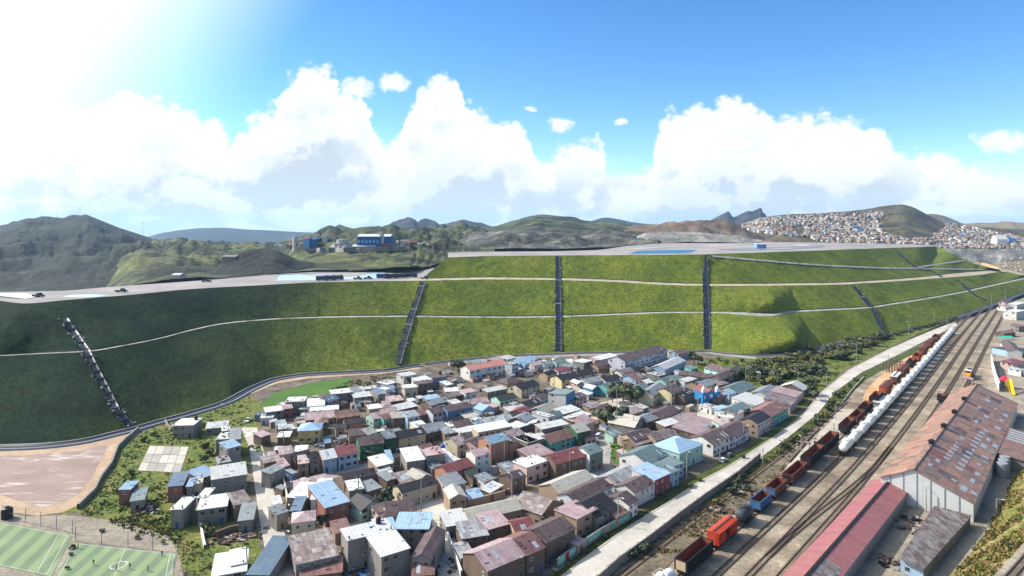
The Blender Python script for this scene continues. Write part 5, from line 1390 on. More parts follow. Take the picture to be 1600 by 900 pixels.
def boxcar(mat, L, label, roofm=None, opening=True):
    r = empty('boxcar', (0, 0, 0)); tag(r, label, 'rail wagon'); w = 1.35; x0, x1 = -L/2+.3, L/2-.3; zt = 3.7
    b = MB(); d0, d1 = -1.3, 1.5
    b.box(x0, -w, 1.1, d0, w, zt); b.box(d1, -w, 1.1, x1, w, zt); b.box(d0, -w, 3.3, d1, w, zt); b.box(d0, -w, 1.1, d1, w, 1.25); b.box(d0, w-.1, 1.25, d1, w, 3.3)
    for k in range(9):
        x = x0+.15+(x1-x0-.3)*k/8
        if not (d0-.2 < x < d1+.2):
            for s in (-1, 1): b.box(x-.06, s*w-(.1 if s < 0 else 0), 1.1, x+.06, s*w+(.1 if s > 0 else 0), zt)
    b.build('body', mat, r)
    rf = MB(); rf.add([(x0-.1,-w-.12,zt),(x1+.1,-w-.12,zt),(x1+.1,0,zt+.42),(x0-.1,0,zt+.42),(x0-.1,w+.12,zt),(x1+.1,w+.12,zt)], [(0,1,2,3),(3,2,5,4),(0,3,4),(1,5,2)])
    rf.build('roof', roofm or mat, r)
    wk = MB(); wk.box(x0, -.25, zt+.43, x1, .25, zt+.47); wk.build('roof_walk', M_brownw, r)
    dk = MB(); dk.box(d0+.02, -.6, 1.26, d1-.02, .6, 3.28); dk.build('dark_interior', M_dark, r)
    dr = MB(); dr.box(d0-2.4, -w-.18, 1.2, d0-.05, -w-.11, 3.35); dr.build('sliding_door', mat, r)
    f = MB(); f.box(-L/2+.1, -.4, .82, L/2-.1, .4, 1.09)
    for s in (-1, 1): f.box(s*(L/2)-.2, -.15, .85, s*(L/2)+.2, .15, 1.05)
    f.build('underframe', M_iron, r)
    for s in (-1, 1): bogie(r, s*(L/2-1.9))
    l = MB()
    for s in (-1, 1):
        for y in (-.9, -.5): l.tube((s*(L/2-.2), y, 1.1), (s*(L/2-.2), y, zt+.1), .03, n=5)
        for k in range(6): l.tube((s*(L/2-.2), -.9, 1.3+k*.4), (s*(L/2-.2), -.5, 1.3+k*.4), .025, n=4)
    l.build('ladder', mat, r)
    return r
def place(o, d, y, first=True, flip=False):
    p, a, dr = at_track(d, y); o.location = p + Vector((0, 0, .02)); o.scale = (.7, .7, .7); o.rotation_euler = (0, 0, a + (math.pi if flip else 0)); return o
# the white tank train
tw = tank_wagon(M_whitew, 10.4, None)
ORD = ['nearest', 'second nearest', 'third nearest', 'fourth nearest', 'fifth nearest', 'sixth nearest', 'seventh nearest', 'eighth nearest', 'seventh farthest', 'sixth farthest', 'fifth farthest', 'fourth farthest', 'third farthest', 'second farthest', 'farthest']
yy = 143.2; NT = 26
NUM = ['', 'second ', 'third ', 'fourth ', 'fifth ', 'sixth ', 'seventh ', 'eighth ', 'ninth ', 'tenth ', 'eleventh ', 'twelfth ', 'thirteenth ', 'fourteenth ']
for i in range(NT):
    o = tw if i == 0 else copy_tree(tw)
    place(o, OFF[1], yy); _, a, dr = at_track(OFF[1], yy); yy += 11.3*.7*dr.y
    tag(o, (NUM[i] + 'nearest' if i < 14 else NUM[NT-1-i] + 'farthest') + ' white tank wagon of the long white train beside the rusty wagons', 'rail wagon', 'white tank wagons in the long train')
wt = copy_tree(tw); place(wt, OFF[0], 88.0); tag(wt, 'single white tank wagon at the lower edge of the photo, before the black gondola', 'rail wagon')
# the mixed line, near to far
def nxt(o, y, L):
    place(o, OFF[0], y); _, a, dr = at_track(OFF[0], y); return y
place(open_wagon(M_blackw, 12.9, 2.3, 'long black gondola wagon with bare rusty inside and tan end panels', ends=M_tanw), OFF[0], 95.6)
place(boxcar(M_redw, 10.6, 'bright orange red boxcar with open side door'), OFF[0], 102.9)
place(tank_wagon(M_greyt, 7.4, 'dusty black tank wagon between the orange boxcar and the blue wagon'), OFF[0], 109.4)
place(open_wagon(M_bluew, 8.6, 1.9, 'short blue open wagon with brown load floor', ribs=False), OFF[0], 114.9)
place(open_wagon(M_brownw, 9.0, 2.0, 'short faded brown open wagon behind the blue wagon', ribs=False, ends=M_bluew), OFF[0], 120.5)
place(open_wagon(M_brownw, 13.8, 1.9, 'brown wagon with pale worn side panels next to the black hoppers', ends=M_blackw), OFF[0], 128.2)
place(open_wagon(M_blackw, 15.2, 2.5, 'nearer of the two deep black hoppers beside the first white tank wagon', slope=1.5, name='hopper_wagon'), OFF[0], 136.8)
place(open_wagon(M_blackw, 15.2, 2.5, 'farther of the two deep black hoppers beside the first white tank wagons', slope=1.5, name='hopper_wagon'), OFF[0], 145.4)
mixed = [('h','small dark hopper with red inside left of the white tank train'), ('r','red brown open wagon left of the white tank train'), ('h','dark hopper in front of the pale platform, left of the tanks'), ('h','grey black hopper directly before the orange ended boxcar'), ('b','red brown boxcar with bright orange end left of the tanks'), ('w','pale flat topped wagon between two red brown boxcars'), ('b','red brown boxcar near the row of dark posts'), ('h','black open wagon past the row of dark posts'), ('r','orange brown open wagon before the far red boxcars'), ('b','faded red boxcar, second from the far end of the mixed line'), ('b','farthest rusty boxcar of the mixed line'), ('r','last rusty open wagon at the far end of the mixed line')]
for (t, lb), yy in zip(mixed, (158, 165.5, 173, 183, 194, 206, 217, 229.7, 240, 253, 267, 281)):
    L = {'h': 12.0, 'r': 12.5, 'b': 15.0, 'w': 12.5}[t]
    if t == 'h': o = open_wagon(M_blackw, L, 2.1, lb, slope=1.2, name='hopper_wagon')
    elif t == 'r': o = open_wagon(M_rustw if 'orange' in lb else M_brownw, L, 1.9, lb)
    elif t == 'w': o = boxcar(M_brownw, L, lb, M_whitew)
    else: o = boxcar(M_rustw if 'orange' in lb else M_brownw, L, lb, M_brownw)
    place(o, OFF[0], yy)
place(open_wagon(M_blackw, 4.9, 1.9, 'small dark wagon standing alone beside the big rusty roof', slope=1.0, name='hopper_wagon'), OFF[4]+.2, 183)
# locomotive
def locomotive():
    r = empty('locomotive', (0, 0, 0)); tag(r, 'orange and yellow diesel locomotive beside the small pink roofed shelter', 'locomotive')
    mo = flat_mat('loco_orange', (206, 104, 34), 0.5); my = flat_mat('loco_yellow', (216, 166, 40), 0.5); mg = flat_mat('loco_grey', (104, 100, 92), 0.6)
    f = MB(); f.box(-6.8, -1.35, .95, 6.8, 1.35, 1.3); f.build('underframe', M_iron, r)
    h = MB(); h.box(-2.6, -.85, 1.301, 6.2, .85, 3.3); h.build('long_hood', mg, r)
    for k in range(3): g = MB(); g.lathe((.2+k*2.2, 0, 3.3), [(.55, 0), (.55, .18), (.2, .22)], 10); g.build('fan', M_iron, r)
    c = MB(); c.box(-4.7, -1.3, 1.301, -2.61, 1.3, 3.9); c.build('cab', mo, r)
    cr = MB(); cr.box(-4.85, -1.4, 3.9, -2.5, 1.4, 4.02); cr.build('cab_roof', M_white, r)
    for s in (-1, 1): w = MB(); w.box(-4.2, s*1.31-.02, 2.8, -3.1, s*1.31+.02, 3.5); w.build('window', M_glass, r)
    w = MB(); w.box(-4.73, -1.0, 2.9, -4.69, 1.0, 3.6); w.build('window', M_glass, r)
    n = MB(); n.box(-6.5, -1.0, 1.301, -4.71, 1.0, 2.75); n.build('short_nose', my, r)
    fr = MB(); fr.box(-6.95, -1.3, .7, -6.8, 1.3, 1.8); fr.build('buffer_beam', mo, r)
    for s in (-1, 1): bogie(r, s*4.2)
    return r
place(locomotive(), OFF[5]-.6, 213)
# ------------------------------------------------------------------ sheds right of the yard
M_bigroof = roof_mat('shed_roof_rust', (104, 76, 64), (172, 98, 58), (138, 114, 98), 0.95, 0.42, 1.3, 2.4)
M_patchr = roof_mat('roof_patch_rust', (150, 78, 52), (120, 74, 60), (96, 70, 66), .9, .3, .5, 1.2)
M_redroof = roof_mat('long_roof_red', (156, 80, 72), (136, 74, 66), (150, 118, 94), 0.7, 0.25, 0.9, 30)
M_moss = roof_mat('low_roof_mossy', (78, 60, 58), (94, 70, 64), (126, 124, 118), 0.9, 0.5, 1.1, 2.4)
M_whitesheet = roof_mat('gable_white_sheet', (214, 215, 212), (204, 205, 204), (170, 166, 160), 0.6, 0.1, 0.9, 30)
def V3(x, y, z): return Vector((x, y, z))
def shed(name, R0, R1, wl, wr, zr, zl, zrr, roofm, wallm, label, cat):
    d = (R1-R0); d.z = 0; Ln = d.length; d.normalize()
    r = empty(name, (R0.x, R0.y, 0), math.atan2(d.y, d.x)); tag(r, label, cat)
    # local: x along the ridge, y to the left
    w = MB(); a, b = wl-.25, -(wr-.25); x0, x1 = .3, Ln-.3
    zla = zl+(zr-zl)*.25/wl-.14; zra = zrr+(zr-zrr)*.25/wr-.14
    w.add([(x0,a,-.2),(x0,b,-.2),(x1,b,-.2),(x1,a,-.2),(x0,a,zla),(x0,b,zra),(x1,b,zra),(x1,a,zla),(x0,0,zr-.14),(x1,0,zr-.14)],
          [(0,4,8,5,1),(2,6,9,7,3),(1,5,6,2),(3,7,4,0)])
    w.build('wall', wallm, r)
    q = MB(); roof_slab(q, [(0,wl,zl),(0,0,zr),(Ln,0,zr),(Ln,wl,zl)][::-1] if False else [(0,0,zr),(Ln,0,zr),(Ln,wl,zl),(0,wl,zl)])
    roof_slab(q, [(0,-wr,zrr),(Ln,-wr,zrr),(Ln,0,zr+.01),(0,0,zr+.01)]); q.build('roof', roofm, r)
    c = MB(); c.box(0, -.2, zr-.02, Ln, .2, zr+.1); c.build('ridge_cap', M_iron if 'red' in label else roofm, r)
    return r, Ln, d
bs, bL, bd = shed('engine_shed', V3(72.1, 115.1, 0), V3(128, 176.4, 0), 5.4, 9.1, 6.9, 4.0, 3.3, M_bigroof, M_whitesheet, 'huge shed with patched rusty roof and white gable wall', 'shed')
rng = random.Random(4)
def roof_patch(x, s, lx, ls, name, m, up=.03):
    f = lambda t: (-9.1*t, 6.9+(3.3-6.9)*t+up)
    (ya, za), (yb, zb) = f(s), f(min(.98, s+ls)); k = MB(); roof_slab(k, [(x,yb,zb),(x+lx,yb,zb),(x+lx,ya,za),(x,ya,za)], .03); return k.build(name, m, bs)
for i in range(11): roof_patch(12+i*2.9, .52+.004*i, 1.1, .12, 'skylight', M_skylight)
for i in range(8): roof_patch(14+i*2.4, .28+.006*i, .9, .10, 'skylight', M_skylight)
for x, s in [(6,.14),(10,.2),(5,.55),(3,.72),(9,.8),(14,.82),(20,.78),(26,.8),(32,.7),(38,.74),(44,.62),(50,.78),(47,.4),(55,.5),(60,.3),(66,.6),(70,.35),(58,.8),(64,.82),(36,.88)]:
    roof_patch(x, s, rng.uniform(.8, 2.6), rng.uniform(.06, .12), 'skylight', M_skylight)
for i in range(26):
    m = rng.choice([ROOF['r'], ROOF['R'], M_patchr, ROOF['r'], ROOF['x'], ROOF['R']]); roof_patch(rng.uniform(2, 74), rng.uniform(.02, .8), rng.uniform(1.5, 4), rng.uniform(.12, .3), 'roof_patch', m, .015+.0006*i)
roof_patch(4, .88, 1.2, .1, 'skylight', M_skylight)
for x in (17, 31, 45, 60):
    v = MB(); v.box(x, -.4, 6.95, x+1.1, .4, 7.6); v.add([(x-.12,-.6,7.6),(x+1.22,-.6,7.6),(x+1.22,0,7.9),(x-.12,0,7.9),(x-.12,.6,7.6),(x+1.22,.6,7.6)], [(0,1,2,3),(3,2,5,4),(0,3,4),(1,5,2)]); v.build('roof_vent', M_iron, bs)
for k in range(6):
    s = k/6+.06; d_ = MB(); y = 4.4-12.6*s; d_.box(.24, y-.08, 0, .3, y+.08, (6.5-2.9*(y/5.4)) if y > 0 else 6.5-3.6*(-y/9.1)); d_.build('wall_batten', M_cmix, bs)
an = MB(); an.add([(34,-9.0,-.2),(56,-9.0,-.2),(56,-15,-.2),(34,-15,-.2),(34,-9.0,3.1),(56,-9.0,3.1),(56,-15,2.2),(34,-15,2.2)], [(0,4,5,1),(1,5,6,2),(2,6,7,3),(3,7,4,0)]); an.build('lean_to_wall', WALL['G'], bs)
ar = MB(); roof_slab(ar, [(33.6,-15.4,2.25),(56.4,-15.4,2.25),(56.4,-9.05,3.22),(33.6,-9.05,3.22)]); ar.build('lean_to_roof', ROOF['r'], bs)
for k in range(5):
    sk = MB(); roof_slab(sk, [(46+k*2,-14.6,2.41),(47+k*2,-14.6,2.41),(47+k*2,-9.6,3.18),(46+k*2,-9.6,3.18)], .03); sk.build('skylight', M_skylight, bs)
for k in range(3):
    tk = MB(); tk.lathe((28+k*2.4, -10.4, 0), [(1.0, 0), (1.0, 2.8), (.9, 3.0)], 14); t_ = tk.build('silo', M_cmix)
    t_.matrix_world = Matrix.Translation(bs.location) @ Matrix.Rotation(bs.rotation_euler.z, 4, 'Z'); tag(t_, ['nearest', 'middle', 'farthest'][k] + ' grey silo against the right wall of the huge shed', 'silo', 'grey silos beside the shed')
lr, lL, _ = shed('platform_shed', V3(23.3, 69.0, 0), V3(71.1, 119.9, 0), 3.1, 3.1, 3.4, 2.4, 2.4, M_redroof, WALL['G'], 'long low shed with plain red roof beside the tracks', 'shed')
fb = MB(); fb.box(.2, -3.02, 1.5, lL-.2, -2.94, 2.36); fb.build('fascia', M_cmix, lr)
rp = MB(); roof_slab(rp, [(24,-2.6,2.58),(31,-2.6,2.58),(31,-.3,3.32),(24,-.3,3.32)], .02); rp.build('roof_patch', ROOF['x'], lr)
# low mossy roofed building
q = [P(1404,872,2.3), P(1442,891,1.8), P(1519,805,1.8), P(1460,790,2.3)]
lo = empty('low_shed', (q[0].x, q[0].y, 0)); tag(lo, 'low shed with mossy mottled roof and pale blue end wall', 'shed'); lq = [p-Vector((q[0].x, q[0].y, 0)) for p in q]
mm = MB(); roof_slab(mm, lq); mm.build('roof', M_moss, lo)
cq = sum(lq, Vector())/4; wq = [cq.lerp(p, .95) for p in lq]
wb_ = MB(); vs = [Vector((p.x, p.y, -.2)) for p in wq]+[p-Vector((0, 0, .2)) for p in wq]; wb_.add(vs, [(1,2,6,5),(2,3,7,6),(3,0,4,7)], 0); wb_.add(vs, [(0,1,5,4)], 1); wb_.build('wall', [WALL['G'], WALL['C']], lo)
inst('window', WINS[0], lo, wq[0].lerp(wq[1], .3)+Vector((0, 0, .6-wq[0].lerp(wq[1], .3).z)), math.atan2(wq[1].y-wq[0].y, wq[1].x-wq[0].x)).scale = (.5, .5, .5)
# shelter by the locomotive
sh = empty('shelter', P(1512, 600, 0), R(47)); sh.scale = (.6, .6, .6); tag(sh, 'small open shelter with pink roof beside the orange locomotive', 'shelter')
m_ = MB(); roof_slab(m_, [(-2.8,-2.4,3.0),(2.8,-2.4,3.0),(2.8,2.4,3.7),(-2.8,2.4,3.7)]); m_.build('roof', ROOF['p'], sh)
for sx in (-2.5, 2.5):
    for sy in (-2.1, 2.1): m_ = MB(); m_.box(sx-.12, sy-.12, 0, sx+.12, sy+.12, 3.05+(.5 if sy > 0 else 0)); m_.build('post', M_cmix, sh)
# the bank at the right edge with its own track on top
M_bankr = ground_mat('right_bank', [(0.3, (66, 78, 30)), (0.45, (98, 100, 44)), (0.6, (134, 116, 78)), (0.74, (150, 132, 108))], 0.22, 9, 0.7, (1.4, 0.45, 1.5), 0.8, 0.4)
lows = resamp(poly3([(1470,915),(1505,878),(1530,850),(1555,808),(1576,764),(1602,710),(1650,650),(1720,600)]), 2.5)
mids = along([P(*p, 4.2) for p in [(1496,925),(1540,876),(1574,838),(1594,798),(1614,760),(1646,705),(1700,650),(1780,600)]], len(lows))
tops = along([P(*p, 6.0) for p in [(1520,935),(1560,893),(1590,860),(1618,826),(1650,780),(1700,720),(1760,660),(1840,610)]], len(lows))
flat = [p+Vector((9, -6, 0)) for p in tops]; far_ = [p+Vector((70, -30, 5)) for p in tops]
rows = []
for A_, B_, n in ((lows, mids, 7), (mids, tops, 6), (tops, flat, 4), (flat, far_, 3)):
    for k in range(n if B_ is not far_ else n+1):
        rows.append([a.lerp(b, k/n)+Vector((0, 0, .35*fbm(a.lerp(b, k/n), .4, 4)*(1 if A_ is not lows or k else 0))) for a, b in zip(A_, B_)])
grid_obj('embankment', rows, [M_bankr], 'structure', True, 'bank2')
rt = along([p+Vector((1.3, -1.0, .12)) for p in tops], 90)
ro = empty('railway_track', rt[0]); tag(ro, 'single railway track on top of the grassy bank at the right corner', 'railway track'); rl = [p-rt[0] for p in rt]
ribbon('bed', rl, [(-1.7, -.3), (-1.4, .3), (1.4, .3), (1.7, -.3)], M_gravel, ro)
for s in (-.4, .4): ribbon('rail', rl, [(s-.06, .3), (s-.05, .44), (s+.05, .44), (s+.06, .3)], M_rail, ro)
slm = MB(); qq = resamp(rl, .45)
for i, p in enumerate(qq):
    s = side(qq, i); f = Vector((-s.y, s.x, 0))*.12; a = p-s*.7; b = p+s*.7; u = Vector((0, 0, .36)); slm.add([a-f+u, b-f+u, b+f+u, a+f+u], [(0,1,2,3)])
slm.build('sleepers', M_sleeper, ro)['kind'] = 'stuff'
rw = [p+Vector((4.2, -3.1, -.4)) for p in tops]
wo = ribbon('retaining_wall', rw, [(-.25, 0), (-.25, 1.3), (.25, 1.3), (.25, 0)], M_wallc); tag(wo, 'pale retaining wall along the track at the right corner', 'wall')
sheet('concrete_pad', [(1506,868),(1525,838),(1550,806),(1562,812),(1548,842),(1524,872),(1510,884)], 0.06, M_conc_old, .4)
# ------------------------------------------------------------------ walls and fences
def wall_run(name, pts, h, t, m, label, cat='wall', pil=0.0, cap=False):
    v = poly3(pts); o = empty(name, v[0]); o.scale = (1, 1, .58); tag(o, label, cat); loc = [p-v[0] for p in resamp(v, 3.0)]
    ribbon('panel', loc, [(-t/2, -.1), (-t/2, h), (t/2, h), (t/2, -.1)], m, o)
    if pil:
        q = resamp(loc, pil)
        for i, p in enumerate(q):
            s = side(q, i); mb = MB(); f = Vector((-s.y, s.x, 0))*.14; k = s*(t/2+.07)
            vs = [p-f-k, p+f-k, p+f+k, p-f+k]; mb.add(vs+[x+Vector((0, 0, h+.15)) for x in vs], [(0,1,2,3),(4,7,6,5),(0,4,5,1),(1,5,6,2),(2,6,7,3),(3,7,4,0)]); mb.build('pilaster', m, o)
    return o, loc
wall_run('boundary_wall', [(934,914),(968,883),(1012,851),(1063,811),(1103,781),(1152,747),(1187,718)], 2.3, .2, M_wallc, 'long grey concrete wall between the main road and the railway yard', 'wall', 5.0)
pw, loc = wall_run('painted_wall', [(869,889),(905,862),(940,838),(985,812)], 2.4, .25, M_wallc, 'roadside wall painted with white letters on turquoise panels', 'wall')
M_teal = flat_mat('mural_teal', (40, 150, 130), 0.8); M_tealp = flat_mat('mural_pale_teal', (120, 180, 164), 0.8)
a, b = loc[0], loc[-1]; Ltot = (b-a).length; dv = (b-a).normalized(); nv = Vector((dv.y, -dv.x, 0))
def panel(u0, u1, z0, z1, m, name, off):
    p0 = [l for l in loc]
    def pt(u):
        s = u*(len(loc)-1); i = min(int(s), len(loc)-2); return loc[i].lerp(loc[i+1], s-i)
    A_ = pt(u0)+nv*(.126+off); B_ = pt(u1)+nv*(.126+off); mb = MB(); mb.add([A_+Vector((0,0,z0)), B_+Vector((0,0,z0)), B_+Vector((0,0,z1)), A_+Vector((0,0,z1))], [(0,1,2,3)]); return mb.build(name, m, pw)
for u0, u1, m in ((.02, .1, M_tealp), (.15, .36, M_tealp), (.39, .56, M_teal), (.69, .73, M_teal), (.81, .985, M_teal)): panel(u0, u1, .8, 2.35, m, 'painted_panel', .01)
panel(.105, .145, .05, 2.3, DOORM[2], 'gate', .03)
rr = random.Random(2)
for u0, u1, n in ((.40, .55, 7), (.82, .97, 5)):
    for k in range(n):
        u = u0+(u1-u0)*(k+.2)/n; panel(u, u+.006, 1.0, 2.15, M_white, 'painted_letter', .02)
        if k % 2 == 0: panel(u+.007, u+.014, 1.9, 2.15, M_white, 'painted_letter', .02)
        if k % 3 != 2: panel(u+.007, u+.014, 1.0, 1.22, M_white, 'painted_letter', .02)
        else: panel(u+.007, u+.013, 1.45, 1.65, M_white, 'painted_letter', .02)
bw, l2 = wall_run('brick_wall', [(731,796),(758,789),(789,780)], 2.9, .25, WALL['T'], 'tan brick yard wall with a red sheet gate', 'wall')
g_ = MB(); A_ = l2[0].lerp(l2[-1], .42); B_ = l2[0].lerp(l2[-1], .68); dd = (B_-A_).normalized(); nn = Vector((dd.y, -dd.x, 0))*.2
g_.add([A_+nn, B_+nn, B_+nn+Vector((0,0,2.8)), A_+nn+Vector((0,0,2.8)), A_, B_, B_+Vector((0,0,2.8)), A_+Vector((0,0,2.8))], [(0,1,2,3),(3,2,6,7),(0,3,7,4),(1,5,6,2)]); g_.build('gate', WALL['D'], bw)
wall_run('yard_wall', [(699,842),(708,868),(721,905)], 2.2, .25, M_white, 'white yard wall along the side street at the lower edge', 'wall')
wall_run('retaining_wall', [(216,673),(196,690),(184,702),(174,728),(158,750),(148,770),(122,796)], 1.7, .4, M_wallc, 'grey retaining wall round the right end of the mud basin', 'wall')
wall_run('yard_wall', [(311,812),(315,832),(320,858)], 1.2, .3, M_white, 'short white wall stub beside the dark garden', 'wall')
wall_run('yard_wall', [(268,674),(262,668),(258,660)], 1.6, .25, M_wallc, 'grey yard wall left of the lone house above the court', 'wall')
wall_run('yard_wall', [(287,812),(310,812),(308,789),(287,790)], 2.6, .25, WALL['G'], 'roofless block walls beside the narrow house above the sports fields', 'wall')
wall_run('yard_wall', [(928,650),(950,660),(968,648),(948,636)], 3.0, .5, WALL['T'], 'roofless tan adobe walls of a ruin by the plaza trees', 'ruin')
wall_run('yard_wall', [(336,842),(360,833),(398,826)], 2.0, .4, WALL['N'], 'brown mud wall below the dark garden', 'wall')
wall_run('yard_wall', [(437,712),(444,760),(452,800)], 2.0, .25, WALL['S'], 'cream yard wall on the right side of the long street', 'wall')
wall_run('fence', [(1318,740-112),(1330,612),(1350,590)], .8, .2, M_kerb, 'low parapet at the bend of the main road', 'wall')
wall_run('curb_wall', [(1232,722),(1246,706),(1262,686),(1279,670)], .5, .6, M_sleeper, 'dark low stone edging across the railway scrub', 'wall')
cw, _ = wall_run('curved_wall', [(1549,564),(1551,576),(1556,596),(1562,612)], 4.5, .3, M_white, 'tall white curved wall beside the red roofed playground', 'wall')
# fence of the sports fields
def net_fence(pts, h, label, step=4.0):
    v = resamp(poly3(pts), step); o = empty('net_fence', v[0]); o.scale = (1, 1, .6); tag(o, label, 'fence', 'fences round the sports fields')
    for p in v: mb = MB(); mb.tube(p-v[0], p-v[0]+Vector((0, 0, h)), .05, n=6); mb.build('post', M_cmix, o)
    mb = MB()
    for a, b in zip(v, v[1:]):
        for z in (.1, h*.5, h-.05): mb.tube(a-v[0]+Vector((0, 0, z)), b-v[0]+Vector((0, 0, z)), .025, n=4)
    mb.build('wire', M_cmix, o)['kind'] = 'stuff'
net_fence([(-30,806),(40,816),(113,834)], 4.0, 'wire fence along the far side of the left pitch')
net_fence([(118,846),(200,855),(278,864)], 4.0, 'wire fence along the far side of the right pitch')
net_fence([(278,864),(272,890),(266,918)], 3.0, 'wire fence along the right end of the right pitch')
# ------------------------------------------------------------------ poles and lamps
M_pole = flat_mat('pole_concrete', (150, 148, 140), 0.8); M_wood = flat_mat('pole_wood', (84, 70, 58), 0.9)
def pole_base(h, arm, m, cross=False):
    o = empty('street_lamp' if arm else 'utility_pole', (0, 0, 0))
    mb = MB(); mb.tube((0, 0, 0), (0, 0, h), .11, .06, 8); mb.build('pole', m, o)
    if arm:
        mb = MB(); mb.tube((0, 0, h-.1), (.9, 0, h+.15), .04, .03, 6); mb.build('arm', m, o)
        mb = MB(); mb.box(.75, -.1, h+.12, 1.2, .1, h+.2); mb.build('lamp_head', M_framew, o)
    else:
        mb = MB(); mb.box(-.6, -.04, h-.4, .6, .04, h-.33); mb.build('crossarm', m, o)
        mb = MB()
        for x in (-.5, 0, .5): mb.tube((x, 0, h-.33), (x, 0, h-.2), .04, n=6)
        mb.build('insulator', M_framew, o)
    return o
POLES = [(443,697,668,1),(447,874,828,1),(700,698,668,0),(658,810,745,1),(800,785,742,1),(788,728,682,1),(675,858,820,0),(822,900,868,1),(966,822,777,1),(890,745,706,1),(964,672,600,0),(901,600,570,0),(990,677,645,1),(974,727,684,1),(1165,596,573,1),(1122,606,575,1),(1087,614,596,1),(1048,634,598,0),(1247,600,577,1),(1090,645,622,1),(1213,655,637,1),(1163,662,640,0),(1125,715,686,1),(1073,748,709,1),(1162,693,664,1),(1192,726,700,0),(1338,568,537,0),(1381,538,516,0),(1420,526,503,1),(1460,506,487,1),(1506,496,476,0),(1549,477,460,0),(1388,582,552,0),(1292,606,580,1),(1352,640,614,1),(1392,602,580,0),(1557,806,780,1),(1447,800,762,1),(559,642,628,0),(352,648,636,1),(835,640,612,0),(866,612,590,1),(735,650,622,0),(1010,600,575,0),(1571,468,452,0),(1536,484,466,0),(1252,706,680,1),(1306,655,630,1),(560,780,742,0),(640,680,650,0),(520,690,662,0),(1480,512,495,1)]
PD_ = []
for i, (x, yb, yt, arm) in enumerate(POLES):
    p = P(x, yb); h = max(3.0, (yb-yt)/1000.0*p.y); o = pole_base(h, arm, M_pole if arm or i % 3 else M_wood); o.location = p; o.rotation_euler = (0, 0, R(random.choice((-50, 130, 40, -130))))
    PD_.append((o, x, yb, 'street lamp' if arm else 'utility pole', 'tall' if h > 6 else ('short' if h < 4 else 'slim')))
# ------------------------------------------------------------------ trees and shrubs
def leaf_mat(name, a, b_, c):
    m, nt, b = new_mat(name); g = n_noise(nt, n_coord(nt), 3.0, 4, 0.7)
    col = n_ramp(nt, g, [(0.3, a), (0.5, b_), (0.72, c)])
    hs = nt.nodes.new('ShaderNodeHueSaturation'); nt.links.new(col, hs.inputs['Color'])
    nt.links.new(n_math(nt, 'ADD', 0.75, n_math(nt, 'MULTIPLY', n_info(nt), 0.7)), hs.inputs['Value'])
    nt.links.new(hs.outputs[0], b.inputs['Base Color']); b.inputs['Roughness'].default_value = 0.7
    return m
M_leaf = leaf_mat('foliage_dark', (44, 52, 36), (70, 78, 52), (104, 108, 76))
M_leafo = leaf_mat('foliage_olive', (60, 64, 30), (90, 90, 44), (128, 118, 64))
M_bark = flat_mat('bark', (74, 60, 48), 0.95)
def crown_mesh(seed, n, m, flat=0.8, clumps=7):
    r = random.Random(seed); vs = []; fs = []
    cl = [(Vector((r.uniform(-.62, .62), r.uniform(-.62, .62), r.uniform(-.35, .75)*flat)), r.uniform(.3, .55)) for _ in range(clumps)]
    for k in range(n):
        c, rad = cl[r.randrange(clumps)]
        d = Vector((r.gauss(0, 1), r.gauss(0, 1), r.gauss(0, 1))); d.normalize()
        p = c + d*rad*(r.random()**0.4); s = r.uniform(.09, .2)
        u = d.orthogonal().normalized(); w = d.cross(u); t = r.uniform(0, 6.28); a = u*math.cos(t)+w*math.sin(t); b = d.cross(a)
        a = (a + d*r.uniform(-.6, .6))*s; b = (b + d*r.uniform(-.6, .6))*s*.8; i = len(vs)
        vs += [p-a-b, p+a-b, p+a+b, p-a+b]; fs.append((i, i+1, i+2, i+3))
    me = bpy.data.meshes.new('crown'); me.from_pydata([tuple(v) for v in vs], [], fs); me.materials.append(m); me['seed'] = seed
    return me
def trunk_mesh():
    mb = MB(); mb.tube((0, 0, -.1), (.03, 0, .9), .09, .06, 6)
    for k in range(4):
        a = k*1.6; mb.tube((.03, 0, .6+.08*k), (.4*math.cos(a), .4*math.sin(a), 1.2), .045, .02, 5)
    me = bpy.data.meshes.new('trunk'); me.from_pydata([tuple(v) for v in mb.v], [], mb.f); me.materials.append(M_bark); return me
CROWN = [crown_mesh(s, 420, M_leaf) for s in range(4)]; CROWNO = [crown_mesh(20+s, 360, M_leafo, .6, 8) for s in range(3)]; TRUNK = trunk_mesh()
TREES = []
def tree(px, py, h, kind='t', w=1.0):
    p = P(px, py); o = empty('tree' if kind == 't' else 'shrub', p, random.uniform(0, 6.28))
    if kind == 't':
        c = inst('crown', random.choice(CROWN), o, (0, 0, h*.6)); c.scale = (h*.42*w, h*.42*w*random.uniform(.85, 1.15), h*.42)
        t = inst('trunk', TRUNK, o, (0, 0, 0)); t.scale = (h*.45,)*3
    else:
        c = inst('crown', random.choice(CROWN if kind == 's' else CROWNO), o, (0, 0, h*.42)); c.scale = (h*.62*w, h*.62*w*random.uniform(.8, 1.2), h*.55)
        t = inst('trunk', TRUNK, o, (0, 0, 0)); t.scale = (h*.3,)*3
    TREES.append((o, px, py, h, kind)); return o
